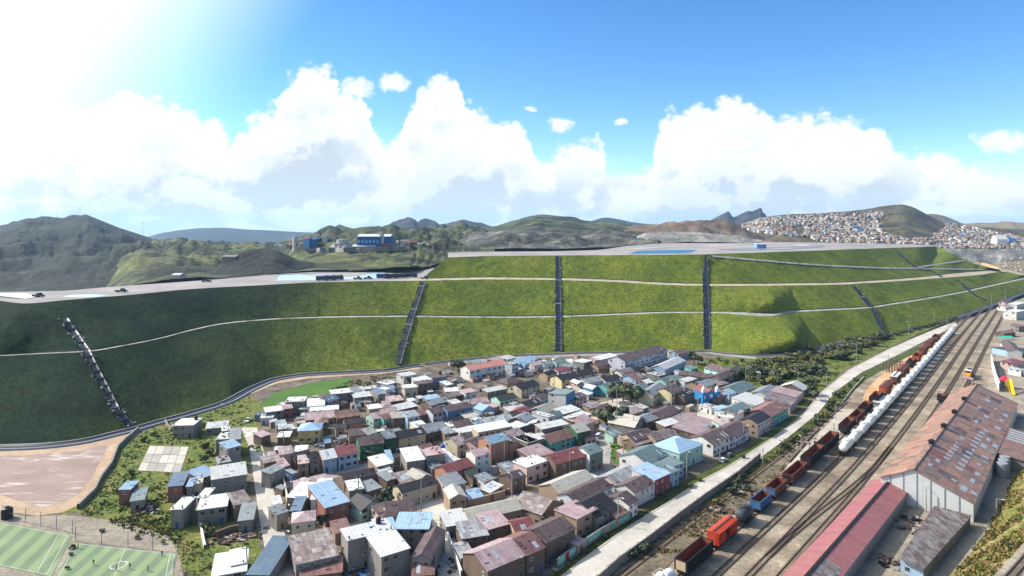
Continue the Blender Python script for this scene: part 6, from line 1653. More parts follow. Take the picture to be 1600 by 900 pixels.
for x, y, h in [(957,629,4.2),(963,622,4.6),(974,627,5.0),(986,631,5.2),(996,633,5),(1004,630,4.2),(936,663,4.2),(947,668,4.6),(962,668,4.4),(973,661,4.4),(953,660,4),(763,666,3),(709,634,2.6),(708,578,3.4),(716,582,4),(722,580,3),(606,793,3.2),(503,828,2.4),(587,800,2.8),(579,720,2.4),(1084,569,4.6),(1091,571,3.8),(1149,594,3),(1158,590,3),(1136,600,2.6),(1269,618,3.6),(1274,626,3.2),(851,822,2),(640,600,2.4),(1078,670,2),(1104,700,1.8),(1050,690,1.8),(690,640,2),(1020,700,1.6),(560,706,1.6),(845,640,2),(862,650,2.2)]:
    tree(x, y, h, 't', 1.15)
for x, y, h, k in [(1215,708,1.2,'o'),(1222,703,1.6,'s'),(1229,700,1.4,'o'),(1238,693,1.5,'s'),(1246,687,1.3,'o'),(1254,680,1.6,'s'),(1263,674,1.3,'o'),(1272,664,1.9,'o'),(1280,658,2.0,'s'),(1287,652,1.9,'o'),(1295,642,2.2,'s'),(1302,632,2.0,'o'),(1310,622,2.2,'s'),(1318,614,1.7,'o'),(1328,605,1.5,'s'),(1338,596,1.4,'o'),(1150,762,1.6,'s'),(1157,754,1.8,'s'),(1165,768,1.4,'s'),(1142,772,1.6,'s'),(1118,788,1.2,'o'),(990,872,1.4,'s'),(1002,866,1.6,'s'),(1012,858,1.3,'s'),(330,836,1.8,'o'),(322,828,1.4,'s'),(200,788,1,'o'),(186,770,1.2,'o'),(206,742,1.2,'o'),(224,690,1.3,'o'),(240,682,1.2,'s'),(316,668,1.3,'o'),(330,662,1.2,'o'),(345,668,1.4,'s'),(320,700,1.5,'o'),(328,712,1.6,'o'),(318,722,1.4,'s'),(1150,748,1.2,'o'),(1092,752,1,'o'),(1078,762,1.1,'o'),(1160,716,1,'s'),(945,842,.8,'s'),(914,866,.8,'s'),(1038,776,1,'s'),(1186,578,2,'o'),(1110,566,1.6,'o'),(1122,563,1.5,'o'),(1135,568,1.6,'o'),(1148,570,1.7,'o'),(1160,566,1.6,'o'),(1170,573,1.7,'o'),(113,858,.8,'s'),(111,868,.6,'s'),(106,890,.6,'s'),(1540,884,1.2,'o'),(1552,868,1.2,'o'),(255,850,.8,'o'),(215,842,.8,'o'),(160,832,.7,'o')]:
    tree(x, y, h, k)
rf_ = random.Random(11); up_f = curve([(1165,588),(1185,572),(1230,558),(1270,549),(1310,540),(1345,531),(1385,521)]); lo_f = curve([(1165,594),(1185,600),(1230,604),(1262,606),(1290,592),(1320,566),(1350,548),(1385,530)])
n_ = 0
while n_ < 160:
    x = rf_.uniform(1166, 1384); y = rf_.uniform(up_f(x), lo_f(x))
    if ((x-1308)/26)**2+((y-574)/9)**2 < 1 or ((x-1240)/22)**2+((y-604)/7)**2 < 1: continue
    tree(x, y, rf_.uniform(1.6, 3.2), rf_.choice('ttsso'), 1.3); n_ += 1
for i in range(30):
    x = 1390+i*3.6; tree(x, curve([(1390,527),(1440,514),(1500,498)])(x)+rf_.uniform(-1.5, 1.5), rf_.uniform(1.0, 1.8), 's', 1.2)
# ------------------------------------------------------------------ church
M_az = flat_mat('church_blue', (40, 112, 168), 0.7); 
def church():
    o = empty('church', P(1111, 631), R(12)); tag(o, 'bright blue church with two white capped towers', 'church')
    b = MB(); b.box(-1.5, 0, -.2, 1.5, 7, 2.6); b.add([(-1.5,.01,2.6),(1.5,.01,2.6),(1.5,7,2.6),(-1.5,7,2.6),(0,.01,3.9),(0,7,3.9)], [(0,1,4),(3,5,2)]); b.build('nave', M_az, o)
    r_ = MB(); roof_slab(r_, [(-1.7,-.05,2.55),(0,-.05,4.0),(0,7.1,4.0),(-1.7,7.1,2.55)]); roof_slab(r_, [(0,-.05,4.01),(1.7,-.05,2.55),(1.7,7.1,2.55),(0,7.1,4.01)]); r_.build('roof', ROOF['c'], o)
    g = MB(); g.box(-.45, -.06, .0, .45, .0, 1.3); g.build('door', DOORM[0], o)
    g = MB(); g.lathe((0, 0, 0), [(.55, -.05), (.55, .05)], 14); w = g.build('rose_window', M_framew, o); w.rotation_euler = (R(90), 0, 0); w.location = (0, -.03, 2.3)
    for s in (-1, 1):
        t = MB(); t.box(s*2.1-.6, -.3, -.2, s*2.1+.6, .9, 3.3); tw_ = t.build('tower', M_az, o)
        c = MB(); c.box(s*2.1-.45, -.15, 3.3, s*2.1+.45, .75, 4.1); c.build('belfry', M_framew, tw_)
        d = MB(); d.lathe((s*2.1, .3, 4.1), [(.62, 0), (.6, .12), (.42, .45), (.12, .85), (.03, 1.3)], 10); d.build('cap', M_white, tw_)
        x = MB(); x.box(s*2.1-.2, -.33, 1.6, s*2.1+.2, -.3, 2.4); x.build('window', M_framew, tw_)
    t = MB(); t.box(-.04, .1, 3.9, .04, .18, 4.8); t.box(-.2, .1, 4.4, .2, .18, 4.48); t.build('cross', M_white, o)
church()
# ------------------------------------------------------------------ vehicles
def car_proto(kind, col):
    m = flat_mat('car_paint_'+kind+str(len(MATS)), col, 0.35, 0, 0.03); o = empty({'van': 'van', 'pickup': 'pickup_truck', 'car': 'car', 'truck': 'truck', 'bus': 'bus'}[kind], (0, 0, 0))
    L, W_, H_ = {'van': (4.9, 1.8, 2.0), 'pickup': (5.2, 1.85, 1.8), 'car': (4.3, 1.75, 1.5), 'truck': (7.5, 2.4, 3.0), 'bus': (9, 2.5, 3.0)}[kind]
    b = MB(); h0, h1 = .35, H_*.55
    b.add([(-L/2,-W_/2,h0),(L/2,-W_/2,h0),(L/2,W_/2,h0),(-L/2,W_/2,h0),(-L/2,-W_/2,h1),(L/2-.15,-W_/2,h1-.1),(L/2-.15,W_/2,h1-.1),(-L/2,W_/2,h1)], [(0,3,2,1),(4,5,6,7),(0,1,5,4),(1,2,6,5),(2,3,7,6),(3,0,4,7)])
    if kind == 'truck': b.box(-L/2, -W_/2, h1+.01, L/2-2.3, W_/2, H_-.3)
    b.build('body', m, o)
    x0, x1, x2, x3 = {'van': (-L/2+.05, -L/2+.15, L/2-1.3, L/2-.7), 'pickup': (-.35, -.2, 1.0, 1.6), 'car': (-L/2+.3, -L/2+.9, .5, 1.1), 'truck': (L/2-2.2, L/2-2.2, L/2-.6, L/2-.25), 'bus': (-L/2+.05, -L/2+.1, L/2-.3, L/2-.1)}[kind]
    c = MB(); w = W_/2-.08; t = w-.12
    c.add([(x0,-w,h1),(x3,-w,h1-.05),(x3,w,h1-.05),(x0,w,h1),(x1,-t,H_-.06),(x2,-t,H_-.06),(x2,t,H_-.06),(x1,t,H_-.06)], [(0,1,5,4),(1,2,6,5),(2,3,7,6),(3,0,4,7),(4,5,6,7)]); c.build('cabin_glass', M_glass, o)
    r_ = MB(); r_.box(x1-.05, -t-.03, H_-.055, x2+.05, t+.03, H_); r_.build('roof', m, o)
    for sx in (-L*.31, L*.31):
        for sy in (-1, 1): q = MB(); q.tube((sx, sy*(W_/2-.2), .34), (sx, sy*(W_/2+.02), .34), .34, n=12); q.build('wheel', M_iron, o)
    for sy in (-1, 1): q = MB(); q.box(L/2-.06, sy*W_*.36-.15, h1-.36, L/2+.02, sy*W_*.36+.15, h1-.2); q.build('headlight', M_framew, o)
    o.scale = (.53, .53, .53)
    return o
def put_car(o, p, rz, label, cat, group=None):
    o.location = p; o.rotation_euler = (0, 0, rz); tag(o, label, cat, group)
put_car(car_proto('car', (200, 202, 204)), P(1130, 721), R(47), 'white car parked on the verge by the blue mural roadside house', 'car')
put_car(car_proto('car', (110, 116, 124)), P(1140, 713), R(47), 'dark grey car half hidden behind the white one on the verge', 'car')
put_car(car_proto('car', (204, 204, 202)), P(783, 731), R(30), 'white car parked below the orange balcony house', 'car')
put_car(car_proto('van', (206, 208, 210)), P(617, 704), R(35), 'white van standing beside the dark green mural house', 'van')
put_car(car_proto('van', (196, 202, 208)), P(935, 684), R(60), 'white van on the street above the green plot', 'van')
put_car(car_proto('car', (190, 194, 196)), P(475, 753), R(40), 'pale car on the street below the red-roofed light blue house', 'car')
put_car(car_proto('pickup', (196, 200, 202)), P(387, 659), R(100), 'white pickup at the upper end of the long street', 'pickup')
dk = car_proto('pickup', (34, 38, 46)); bt = car_proto('truck', (46, 62, 96)); gt = car_proto('truck', (40, 48, 44))
plat = [(60,464,dk,'dark pickup near the left end of the plateau'),(190,456.5,dk,'dark pickup on the plateau above the left drainage chute'),(323,440.8,dk,'dark pickup alone on the middle of the grey plateau road'),(504,438.5,bt,'leftmost dark blue truck in front of the lined pond'),(516,438,bt,'long dark blue truck second from left by the lined pond'),(527,437.5,bt,'third dark blue truck in front of the lined pond'),(559,436.5,dk,'dark pickup midway along the front of the lined pond'),(575,436,dk,'dark pickup near the right end of the lined pond'),(598,435,bt,'dark truck at the right corner of the lined pond'),(611,435,gt,'second dark truck right of the lined pond'),(626,434.5,gt,'dark truck standing alone right of the lined pond'),(643,433.5,gt,'dark green truck by the corner of the upper tier'),(664,436,dk,'dark pickup where the bench road begins at the slanting chute')]
used = set()
for x, y, pr, lb in plat:
    q = on(('plateau', 'bank'), x, y)
    if q is None: print('no plateau', x, y); continue
    o = pr if pr not in used else copy_tree(pr); used.add(pr); o.scale = (.75, .75, .75)
    put_car(o, q+Vector((0, 0, .05)), R(random.uniform(-15, 25)), lb, 'truck' if pr is not dk else 'pickup', 'vehicles on the plateau')
for pr in (dk, bt, gt):
    if pr not in used:
        for ch in list(pr.children): bpy.data.objects.remove(ch)
        bpy.data.objects.remove(pr)
# ------------------------------------------------------------------ people
M_skin = flat_mat('skin', (150, 104, 80), 0.7); M_hair = flat_mat('hair', (26, 20, 18), 0.8)
def person(px, py, shirt, trousers, rz, stride, label):
    """one skinned body: a vertex for each joint, radii that taper"""
    J = {'pel': (0, 0, .95), 'waist': (0, 0, 1.1), 'chest': (0, .0, 1.36), 'neck': (0, .01, 1.5), 'head': (0, .03, 1.60), 'top': (0, .03, 1.74)}
    E = [('pel', 'waist'), ('waist', 'chest'), ('chest', 'neck'), ('neck', 'head'), ('head', 'top')]; Rr = {'pel': .135, 'waist': .125, 'chest': .15, 'neck': .055, 'head': .098, 'top': .075}
    for s, n in ((-1, 'l'), (1, 'r')):
        f = stride*s
        J.update({'hip'+n: (s*.1, 0, .9), 'knee'+n: (s*.11, .05+f*.16, .5), 'ank'+n: (s*.11, f*.30, .08), 'toe'+n: (s*.12, f*.30+.16, .04), 'sh'+n: (s*.19, 0, 1.42), 'el'+n: (s*.25, -.04-f*.12, 1.13), 'wr'+n: (s*.26, .06-f*.2, .88), 'ha'+n: (s*.26, .09-f*.22, .79)})
        E += [('pel', 'hip'+n), ('hip'+n, 'knee'+n), ('knee'+n, 'ank'+n), ('ank'+n, 'toe'+n), ('chest', 'sh'+n), ('sh'+n, 'el'+n), ('el'+n, 'wr'+n), ('wr'+n, 'ha'+n)]
        Rr.update({'hip'+n: .1, 'knee'+n: .065, 'ank'+n: .045, 'toe'+n: .04, 'sh'+n: .07, 'el'+n: .048, 'wr'+n: .034, 'ha'+n: .04})
    ks = list(J); me = bpy.data.meshes.new('person'); me.from_pydata([J[k] for k in ks], [(ks.index(a), ks.index(b)) for a, b in E], [])
    o = bpy.data.objects.new('person', me); C.objects.link(o); sk = o.modifiers.new('s', 'SKIN'); sub = o.modifiers.new('d', 'SUBSURF'); sub.levels = sub.render_levels = 1
    for i, k in enumerate(ks): me.skin_vertices[0].data[i].radius = (Rr[k], Rr[k]*.85)
    me.skin_vertices[0].data[ks.index('pel')].use_root = True
    dg = bpy.context.evaluated_depsgraph_get(); ev = bpy.data.meshes.new_from_object(o.evaluated_get(dg)); o.modifiers.clear(); o.data = ev
    ev.materials.clear()
    for m in (M_skin, flat_mat('shirt%d' % px, shirt, .9), flat_mat('trousers%d' % px, trousers, .9), M_hair): ev.materials.append(m)
    for p in ev.polygons:
        z = p.center.z; x = abs(p.center.x); hand = x > .2 and z < .92
        p.material_index = 3 if (z > 1.66 or (z > 1.56 and p.center.y < .0)) else 0 if (z > 1.5 or hand) else 1 if z > .98 else 2 if z > .07 else 3
        p.use_smooth = True
    o.location = P(px, py); o.rotation_euler = (0, 0, rz); o.scale = (.53, .53, .53); o.location.z = .045 if px > 300 else .09
    return tag(o, label, 'person')
for x, y, a, b, rz, st, lb in [(146,884,(30,34,60),(24,24,28),.4,.8,'player in dark clothes on the left half of the right pitch'),(182,893,(36,36,38),(30,30,34),2.0,.5,'player in dark clothes left of the centre of the right pitch'),(203,890,(28,30,40),(26,26,28),1.2,.9,'player in dark clothes at the centre line of the right pitch'),(231,893,(40,36,36),(24,26,30),-1,.6,'player in dark clothes on the right half of the right pitch'),(253,870,(30,32,36),(20,20,24),.1,.3,'goalkeeper in dark clothes near the upper right corner of the pitch'),(122,858,(60,60,66),(30,30,34),2.4,.4,'player in grey near the upper left corner of the right pitch'),(1070,833,(168,96,80),(60,56,60),.8,.5,'person in a reddish top walking through the railway scrub')]:
    person(x, y, a, b, rz, st, lb)
# ------------------------------------------------------------------ tanks on roofs, playground, small things
M_tankb = flat_mat('water_tank_blue', (24, 84, 168), 0.45); M_tankk = flat_mat('water_tank_black', (30, 30, 32), 0.5)
TANKS = []
def tank(p, m, ref, s=1.0):
    o = empty('water_tank', p); mb = MB(); mb.lathe((0, 0, 0), [(.5*s, 0), (.52*s, .1*s), (.52*s, .9*s), (.45*s, 1.05*s), (.18*s, 1.18*s)], 14); mb.build('barrel', m, o)
    mb = MB(); mb.lathe((0, 0, 1.17*s), [(.19*s, 0), (.19*s, .08*s)], 10); mb.build('lid', m, o); TANKS.append((o, 'blue' if m is M_tankb else 'black', ref)); return o
rt_ = random.Random(5)
for rec in HOUSES:
    if rec['typ'] == 'f' and rec['L'] > 2.4 and rec['label'] and 'grey' in rec['label']:
        tank(rec['c']+rec['u']*(rec['L']*.3)+rec['inn']*(rec['d']*.25)+Vector((0, 0, rec['h']+.1)), M_tankk, rec, .8)
o = tank(P(661, 875, 1.5)*1.0, M_tankb, None, 1.2); tag(o, 'blue water tank in front of the brown gabled grey house', 'water tank')
o = tank(P(502, 786, 1.2), M_tankb, None, 1.2); tag(o, 'blue water tank left of the half-built brick house', 'water tank')
o = tank(P(692, 703, 1.2), M_tankb, None, 1.0); tag(o, 'blue water tank behind the tall pink-roofed white house', 'water tank')
o = tank(P(11, 810, 0), M_tankk, None, 1.7); tag(o, 'big dark tank at the left edge beside the sports fields', 'water tank')
TANKS = [t for t in TANKS if t[2]]
pg = empty('play_tower', P(1570, 606), R(20)); tag(pg, 'playground tower with yellow posts under a red pyramid roof', 'play tower')
m_red = flat_mat('play_red', (206, 44, 70), 0.5); m_yel = flat_mat('play_yellow', (226, 182, 24), 0.5)
for sx in (-1, 1):
    for sy in (-1, 1): mb = MB(); mb.tube((sx, sy, 0), (sx, sy, 2.6), .12, n=8); mb.build('post', m_yel, pg)
mb = MB(); mb.lathe((0, 0, 2.5), [(1.9, 0), (1.2, .5), (.1, 1.3)], 4); mb.build('roof', m_red, pg)
mb = MB(); mb.box(-1, -1, 1.2, 1, 1, 1.32); mb.build('platform', M_wallc, pg)
sl_ = empty('slide', P(1583, 618), R(60)); tag(sl_, 'long yellow playground slide right of the red roofed tower', 'slide')
v = [Vector((x, 0, z)) for x, z in ((0, .25), (1.2, .35), (3, 1.5), (5, 2.6), (6.5, 3.2), (7.4, 3.3))]; ribbon('chute', v, [(-.5, .3), (-.45, 0), (.45, 0), (.5, .3)], m_yel, sl_)
for x, z in ((3, 1.5), (5, 2.6), (7.2, 3.3)): mb = MB(); mb.tube((x, -.4, 0), (x, -.4, z), .1, n=6); mb.tube((x, .4, 0), (x, .4, z), .1, n=6); mb.build('support', m_yel, sl_)
aw = empty('awning', P(1572, 531, 0), R(10)); tag(aw, 'turquoise awning below the rust-roofed hut at the right edge', 'awning')
mb = MB(); roof_slab(mb, [(-3.4,-.8,1.1),(3.4,-.8,1.1),(3.4,.9,1.6),(-3.4,.9,1.6)]); mb.build('canopy', flat_mat('awning_turquoise', (44, 176, 150), .7), aw)
for x in (-3, 3): mb = MB(); mb.tube((x, -.7, 0), (x, -.7, 1.1), .06, n=6); mb.build('post', M_cmix, aw)
# rows of old posts in the yard
fr = empty('old_frame', P(1402, 582)); tag(fr, 'skeleton of dark posts and beams on the orange earth', 'frame')
for i in range(9):
    x = -3.6+i*.95
    for y in (0, 2.2):
        mb = MB(); mb.box(x-.1, y-.1, 0, x+.1, y+.1, random.uniform(2.6, 3.6)); mb.build('post', M_sleeper, fr)
mb = MB(); mb.box(-4, -.09, 3.61, 4.4, .09, 3.78); mb.build('beam', M_sleeper, fr)
for i, (x, y) in enumerate([(1258,716),(1265,706),(1272,702),(1278,699),(1284,692),(1292,690),(1303,672)]):
    mb = MB(); mb.tube((0, 0, 0), (0, 0, 1.6), .09, .07, 6); o = mb.build('fence_post', M_sleeper); o.location = P(x, y); tag(o, 'bare dark post standing in the grey yard left of the black hoppers', 'post', 'bare posts in the grey yard')
rd_ = empty('loading_platform', P(1378, 632), R(48)); tag(rd_, 'white flat roofed loading shed left of the tank train', 'shed')
mb = MB(); mb.box(-4, -1.4, 0, 4, 1.4, 1.3); mb.build('wall', WALL['G'], rd_); mb = MB(); mb.box(-4.2, -1.6, 1.301, 4.2, 1.6, 1.42); mb.build('roof', ROOF['w'], rd_)
# rubbish and rubble between the houses
M_junk = [flat_mat('junk_wood', (120, 100, 82), .9, 0, .3), flat_mat('junk_tin', (150, 148, 144), .6, 0, .3), flat_mat('junk_blue', (40, 90, 150), .6), flat_mat('junk_dark', (40, 36, 34), .9), flat_mat('junk_rust', (96, 72, 62), .9)]
def rubble(px, py, n, w, label, mats=(0, 1, 3, 4)):
    r_ = random.Random(px*7+py); mb = MB(); 
    for k in range(n):
        x, y = r_.gauss(0, w), r_.gauss(0, w*.7); s = r_.uniform(.12, .5); a = r_.uniform(0, 3.14); q = Matrix.Rotation(a, 3, 'Z') @ Matrix.Rotation(r_.uniform(-.3, .3), 3, 'X')
        b0 = MB(); b0.box(-s, -s*r_.uniform(.2, .8), 0, s, s*r_.uniform(.2, .8), r_.uniform(.05, .4)); mb.add([q @ v + Vector((x, y, .05)) for v in b0.v], b0.f, r_.choice(mats))
    o = mb.build('rubble', M_junk); o.location = P(px, py); return tag(o, label, 'rubble', None, 'stuff')
for x, y, n, w in [(510,694,60,1.8),(530,690,40,1.6),(570,893,90,1.6),(590,886,60,1.4),(640,742,60,1.5),(760,750,60,1.4),(742,757,40,1.2),(715,885,50,1.2),(860,808,60,1.2),(850,835,40,1),(380,838,50,1.4),(350,846,40,1.4),(225,798,40,1.2),(395,700,20,.6),(690,652,40,1.6),(830,688,60,1.6),(900,640,30,1.2),(1180,640,40,1.5),(1020,740,40,1.2),(990,775,60,1),(1015,765,50,.8),(600,640,40,1.6),(455,770,40,1),(440,795,40,.8),(665,606,40,2),(560,760,50,1.2),(610,775,40,1.2),(1200,636,30,1.2),(1060,640,40,1.4),(1500,770,30,1.2),(1440,830,50,1.6),(1425,812,40,1.2),(1395,880,30,1.2),(1250,690,40,2),(1130,800,40,1.5),(1180,772,50,1.8)]:
    rubble(x, y, n, w, 'loose rubbish and planks lying in a yard', (0, 1, 2, 3, 4) if n > 50 else (0, 1, 3, 4))
# ------------------------------------------------------------------ far buildings
M_hb = flat_mat('plant_blue', (40, 88, 142), .7, 0, .15, .02); M_hw = flat_mat('plant_white', (186, 184, 178), .8, 0, .12, .05); M_hg = flat_mat('plant_grey', (128, 124, 116), .9, 0, .2, .05); M_hr = flat_mat('plant_red', (140, 70, 60), .8); M_hlb = flat_mat('plant_light_blue', (110, 150, 190), .7)
M_tc = flat_mat('house_tan_far', (146, 124, 104), .9, 0, .2, .05); M_tp = flat_mat('house_pink_far', (170, 132, 120), .9, 0, .2, .05); M_td = flat_mat('house_dark_far', (104, 96, 92), .9, 0, .2, .05); M_tw = flat_mat('house_white_far', (204, 200, 194), .8, 0, .1, .05)
FARM = [M_tw, M_hw, M_hg, M_tc, M_tp, M_td, M_hlb]
def far_at(px, py, keys=('hill',)):
    h = ray(px, py, keys); return h[0] if h else None
def far_box(name, px0, px1, py0, py1, dep, wm, rm, label, cat, roof=0.0, base=None, windows=0):
    p = base or far_at((px0+px1)/2, py0)
    if p is None: print('far miss', label); return None
    k = p.y/F; w = (px1-px0)*k; h = (py0-py1)*k; o = empty(name, p); tag(o, label, cat)
    mb = MB(); mb.box(-w/2, 0, -h*.6, w/2, dep, h); mb.build('wall', wm, o)
    mb = MB(); mb.add([(-w/2-.2,-.2,h),(w/2+.2,-.2,h),(w/2+.2,dep+.2,h),(-w/2-.2,dep+.2,h),(-w/2-.2,dep/2,h+roof+.2),(w/2+.2,dep/2,h+roof+.2)], [(0,1,5,4),(2,3,4,5),(0,4,3),(1,2,5)]); mb.build('roof', rm, o)
    for i in range(windows):
        x = -w/2+w*(i+.5)/windows; mb = MB(); mb.box(x-w/windows*.3, -.12, h*.45, x+w/windows*.3, -.02, h*.7); mb.build('window', M_hlb, o)
    return o
far_box('plant_hall', 558, 593, 388, 369.5, 14, M_hb, M_hw, 'large blue processing hall with pale roof, left of the stair tower', 'industrial hall', 1.5, None, 6)
far_box('plant_hall', 597, 610, 388, 369.5, 14, M_hb, M_hw, 'blue processing hall with pale roof, right of the stair tower', 'industrial hall', 1.5)
far_box('plant_tower', 590.5, 596.5, 388, 363, 8, M_hw, M_hg, 'pale stair tower between the two blue halls', 'tower')
far_box('plant_hall', 550, 586, 391, 385, 10, M_hb, M_hw, 'low blue hall with white roof in front of the plant', 'industrial hall', 1.0, None, 5)
far_box('plant_block', 473.5, 483, 388.5, 372.5, 9, M_hlb, M_hr, 'light blue plant block with red roof', 'industrial hall', .6, None, 4)
far_box('plant_block', 483.5, 493, 388.5, 374, 9, M_hb, M_hb, 'dark blue plant block beside the light blue one', 'industrial hall', .6)
far_box('plant_house', 488, 497, 376, 366.5, 6, M_hw, M_hg, 'tall white block on the skyline behind the blue plant block', 'industrial hall')
far_box('plant_house', 503, 511, 378, 369, 6, M_hw, M_hg, 'square pale block right of the blue plant block', 'industrial hall')
far_box('plant_house', 590, 607, 390, 383, 6, M_hr, M_hr, 'red roofed annex in front of the blue halls', 'industrial hall', .8)
far_box('plant_house', 466, 474, 384, 380, 6, M_hw, M_hg, 'low pale annex left of the light blue plant block', 'industrial hall', .5)
far_box('plant_house', 447, 456, 386, 381, 6, M_tc, M_hr, 'small tan building at the left end of the plant', 'industrial hall', .5)
far_box('plant_house', 434, 441, 385, 383, 6, M_hw, M_hw, 'small white roofed building left of the plant', 'industrial hall', .3)
far_box('plant_house', 626, 640, 381, 376, 6, M_hw, M_hg, 'pale building right of the blue halls', 'industrial hall', .6)
far_box('plant_house', 642, 652, 381, 377.5, 6, M_tp, M_hr, 'small pinkish building at the right end of the plant', 'industrial hall', .5)
far_box('mine_building', 1184, 1199, 388, 383, 5, M_hlb, M_hw, 'light blue mine hut on the upper plateau', 'hut', .4, on('plateau', 1190, 386.5))
far_box('mine_building', 268, 281, 433, 429.5, 6, M_tw, M_hw, 'small white hut in the valley behind the plateau', 'hut', .5)
far_box('mine_building', 346, 368, 408, 401, 8, M_hg, M_hg, 'grey walled shed on the valley hillside', 'shed', .5)
far_box('chapel', 1558, 1575, 384, 374, 10, M_tw, M_tw, 'big white building with peaked roof on the right of the hill town', 'hall', 5)
far_box('town_hall', 1338.5, 1347, 362, 357.5, 10, M_tw, M_hb, 'white hall with bright blue roof in the middle of the hill town', 'hall', 3)
far_box('town_hall', 1576, 1587, 381, 373, 9, M_hlb, M_hb, 'light blue block beside the big white peaked building', 'hall', 1)
rp_ = random.Random(8)
for i in range(22):
    x = rp_.choice([rp_.uniform(446, 472), rp_.uniform(498, 550), rp_.uniform(612, 668)]); y = rp_.uniform(381, 388.5); w_ = rp_.uniform(2.2, 6)
    far_box('plant_shed', x, x+w_, y, y-rp_.uniform(2, 4.5), rp_.uniform(3, 6), rp_.choice([M_hw, M_hg, M_tc, M_hw]), rp_.choice([M_hw, M_hg, M_hr, M_hg]), 'small plain outbuilding scattered among the tanks and halls of the plant', 'outbuilding', .4)['group'] = 'outbuildings of the plant'
for px, py0, py1, r_, lb in [(461.5,385,368.5,2.6,'slender white silo at the left of the plant'),(531,391,383.5,2.0,'left white storage tank in front of the plant'),(539,391,383.5,2.0,'right white storage tank in front of the plant'),(526,386,379,3.0,'wide pale tank in the middle of the plant'),(534,384,373,4.0,'tall domed tank in the middle of the plant'),(545,386,378,3.0,'pale tank left of the low blue hall')]:
    p = far_at(px, py0)
    if p is None: continue
    h = (py0-py1)*p.y/F; o = empty('storage_tank', p); tag(o, lb, 'storage tank'); mb = MB(); mb.lathe((0, 0, 0), [(r_, -h*.5), (r_, h*.85)], 14); mb.build('barrel', M_hw, o); mb = MB(); mb.lathe((0, 0, h*.85), [(r_*1.02, 0), (r_*.6, h*.1), (r_*.1, h*.15)], 14); mb.build('cap', M_hg, o)
p = far_at(530, 391.5)
if p:
    r_ = [far_at(x, 392+1.5*math.sin((x-480)/40)) for x in range(478, 636, 6)]; r_ = [q for q in r_ if q]
    o = ribbon('retaining_wall', r_, [(-1, -3), (-1, 3.0), (1, 3.0), (1, -3)], M_hg); tag(o, 'long grey retaining wall under the blue plant', 'wall')
M_mast = flat_mat('mast_steel', (150, 156, 164), .5)
def mast(px, yb, yt, lb, key='hill'):
    p = far_at(px, yb)
    if p is None: p = far_at(px, yb+3)
    if p is None: print('mast miss', px); return
    h = (yb-yt)*p.y/F; w = max(.12, p.y*.00022); o = empty('mast', p); tag(o, lb, 'mast'); mb = MB(); mb.tube((0, 0, -2), (0, 0, h), w, w*.5, 5); mb.build('pole', M_mast, o)
    mb = MB(); mb.box(-w*5, -w*.4, h*.86, w*5, w*.4, h*.88); mb.box(-w*3.6, -w*.4, h*.72, w*3.6, w*.4, h*.74); mb.build('crossarm', M_mast, o)
for i, (x, yb, yt, lb) in enumerate([(88,343,327,'leftmost thin mast on top of the left hill'),(108,341,326,'middle thin mast on top of the left hill'),(125,339,323,'thin mast by the summit of the left hill'),(223,373,342,'tall thin mast at the foot of the left hill'),(277,378,360,'thin mast between the left hill and the blue ridge'),(384,384,372,'small mast on the grassy ridge left of the plant'),(531,358,342,'thin mast on the ridge behind the plant'),(679,374,352,'mast on the green slope right of the plant'),(628,360,346,'mast below the dark crags'),(726,357,342,'mast right of the dark crags'),(861,339,327,'left mast on the rounded green hill'),(873,340,329,'right mast on the rounded green hill'),(983,354,336,'mast between the green hill and the brown pit'),(1026,349,336,'leftmost mast on the rim of the brown pit'),(1046,348,336,'second mast on the rim of the brown pit'),(1073,347,337,'middle mast on the rim of the brown pit'),(1100,346,338,'mast near the right end of the brown pit rim'),(1153,352,341,'mast in front of the crag tower'),(1232,340,330,'mast on the left shoulder of the hill town')]):
    mast(x, yb, yt, lb)
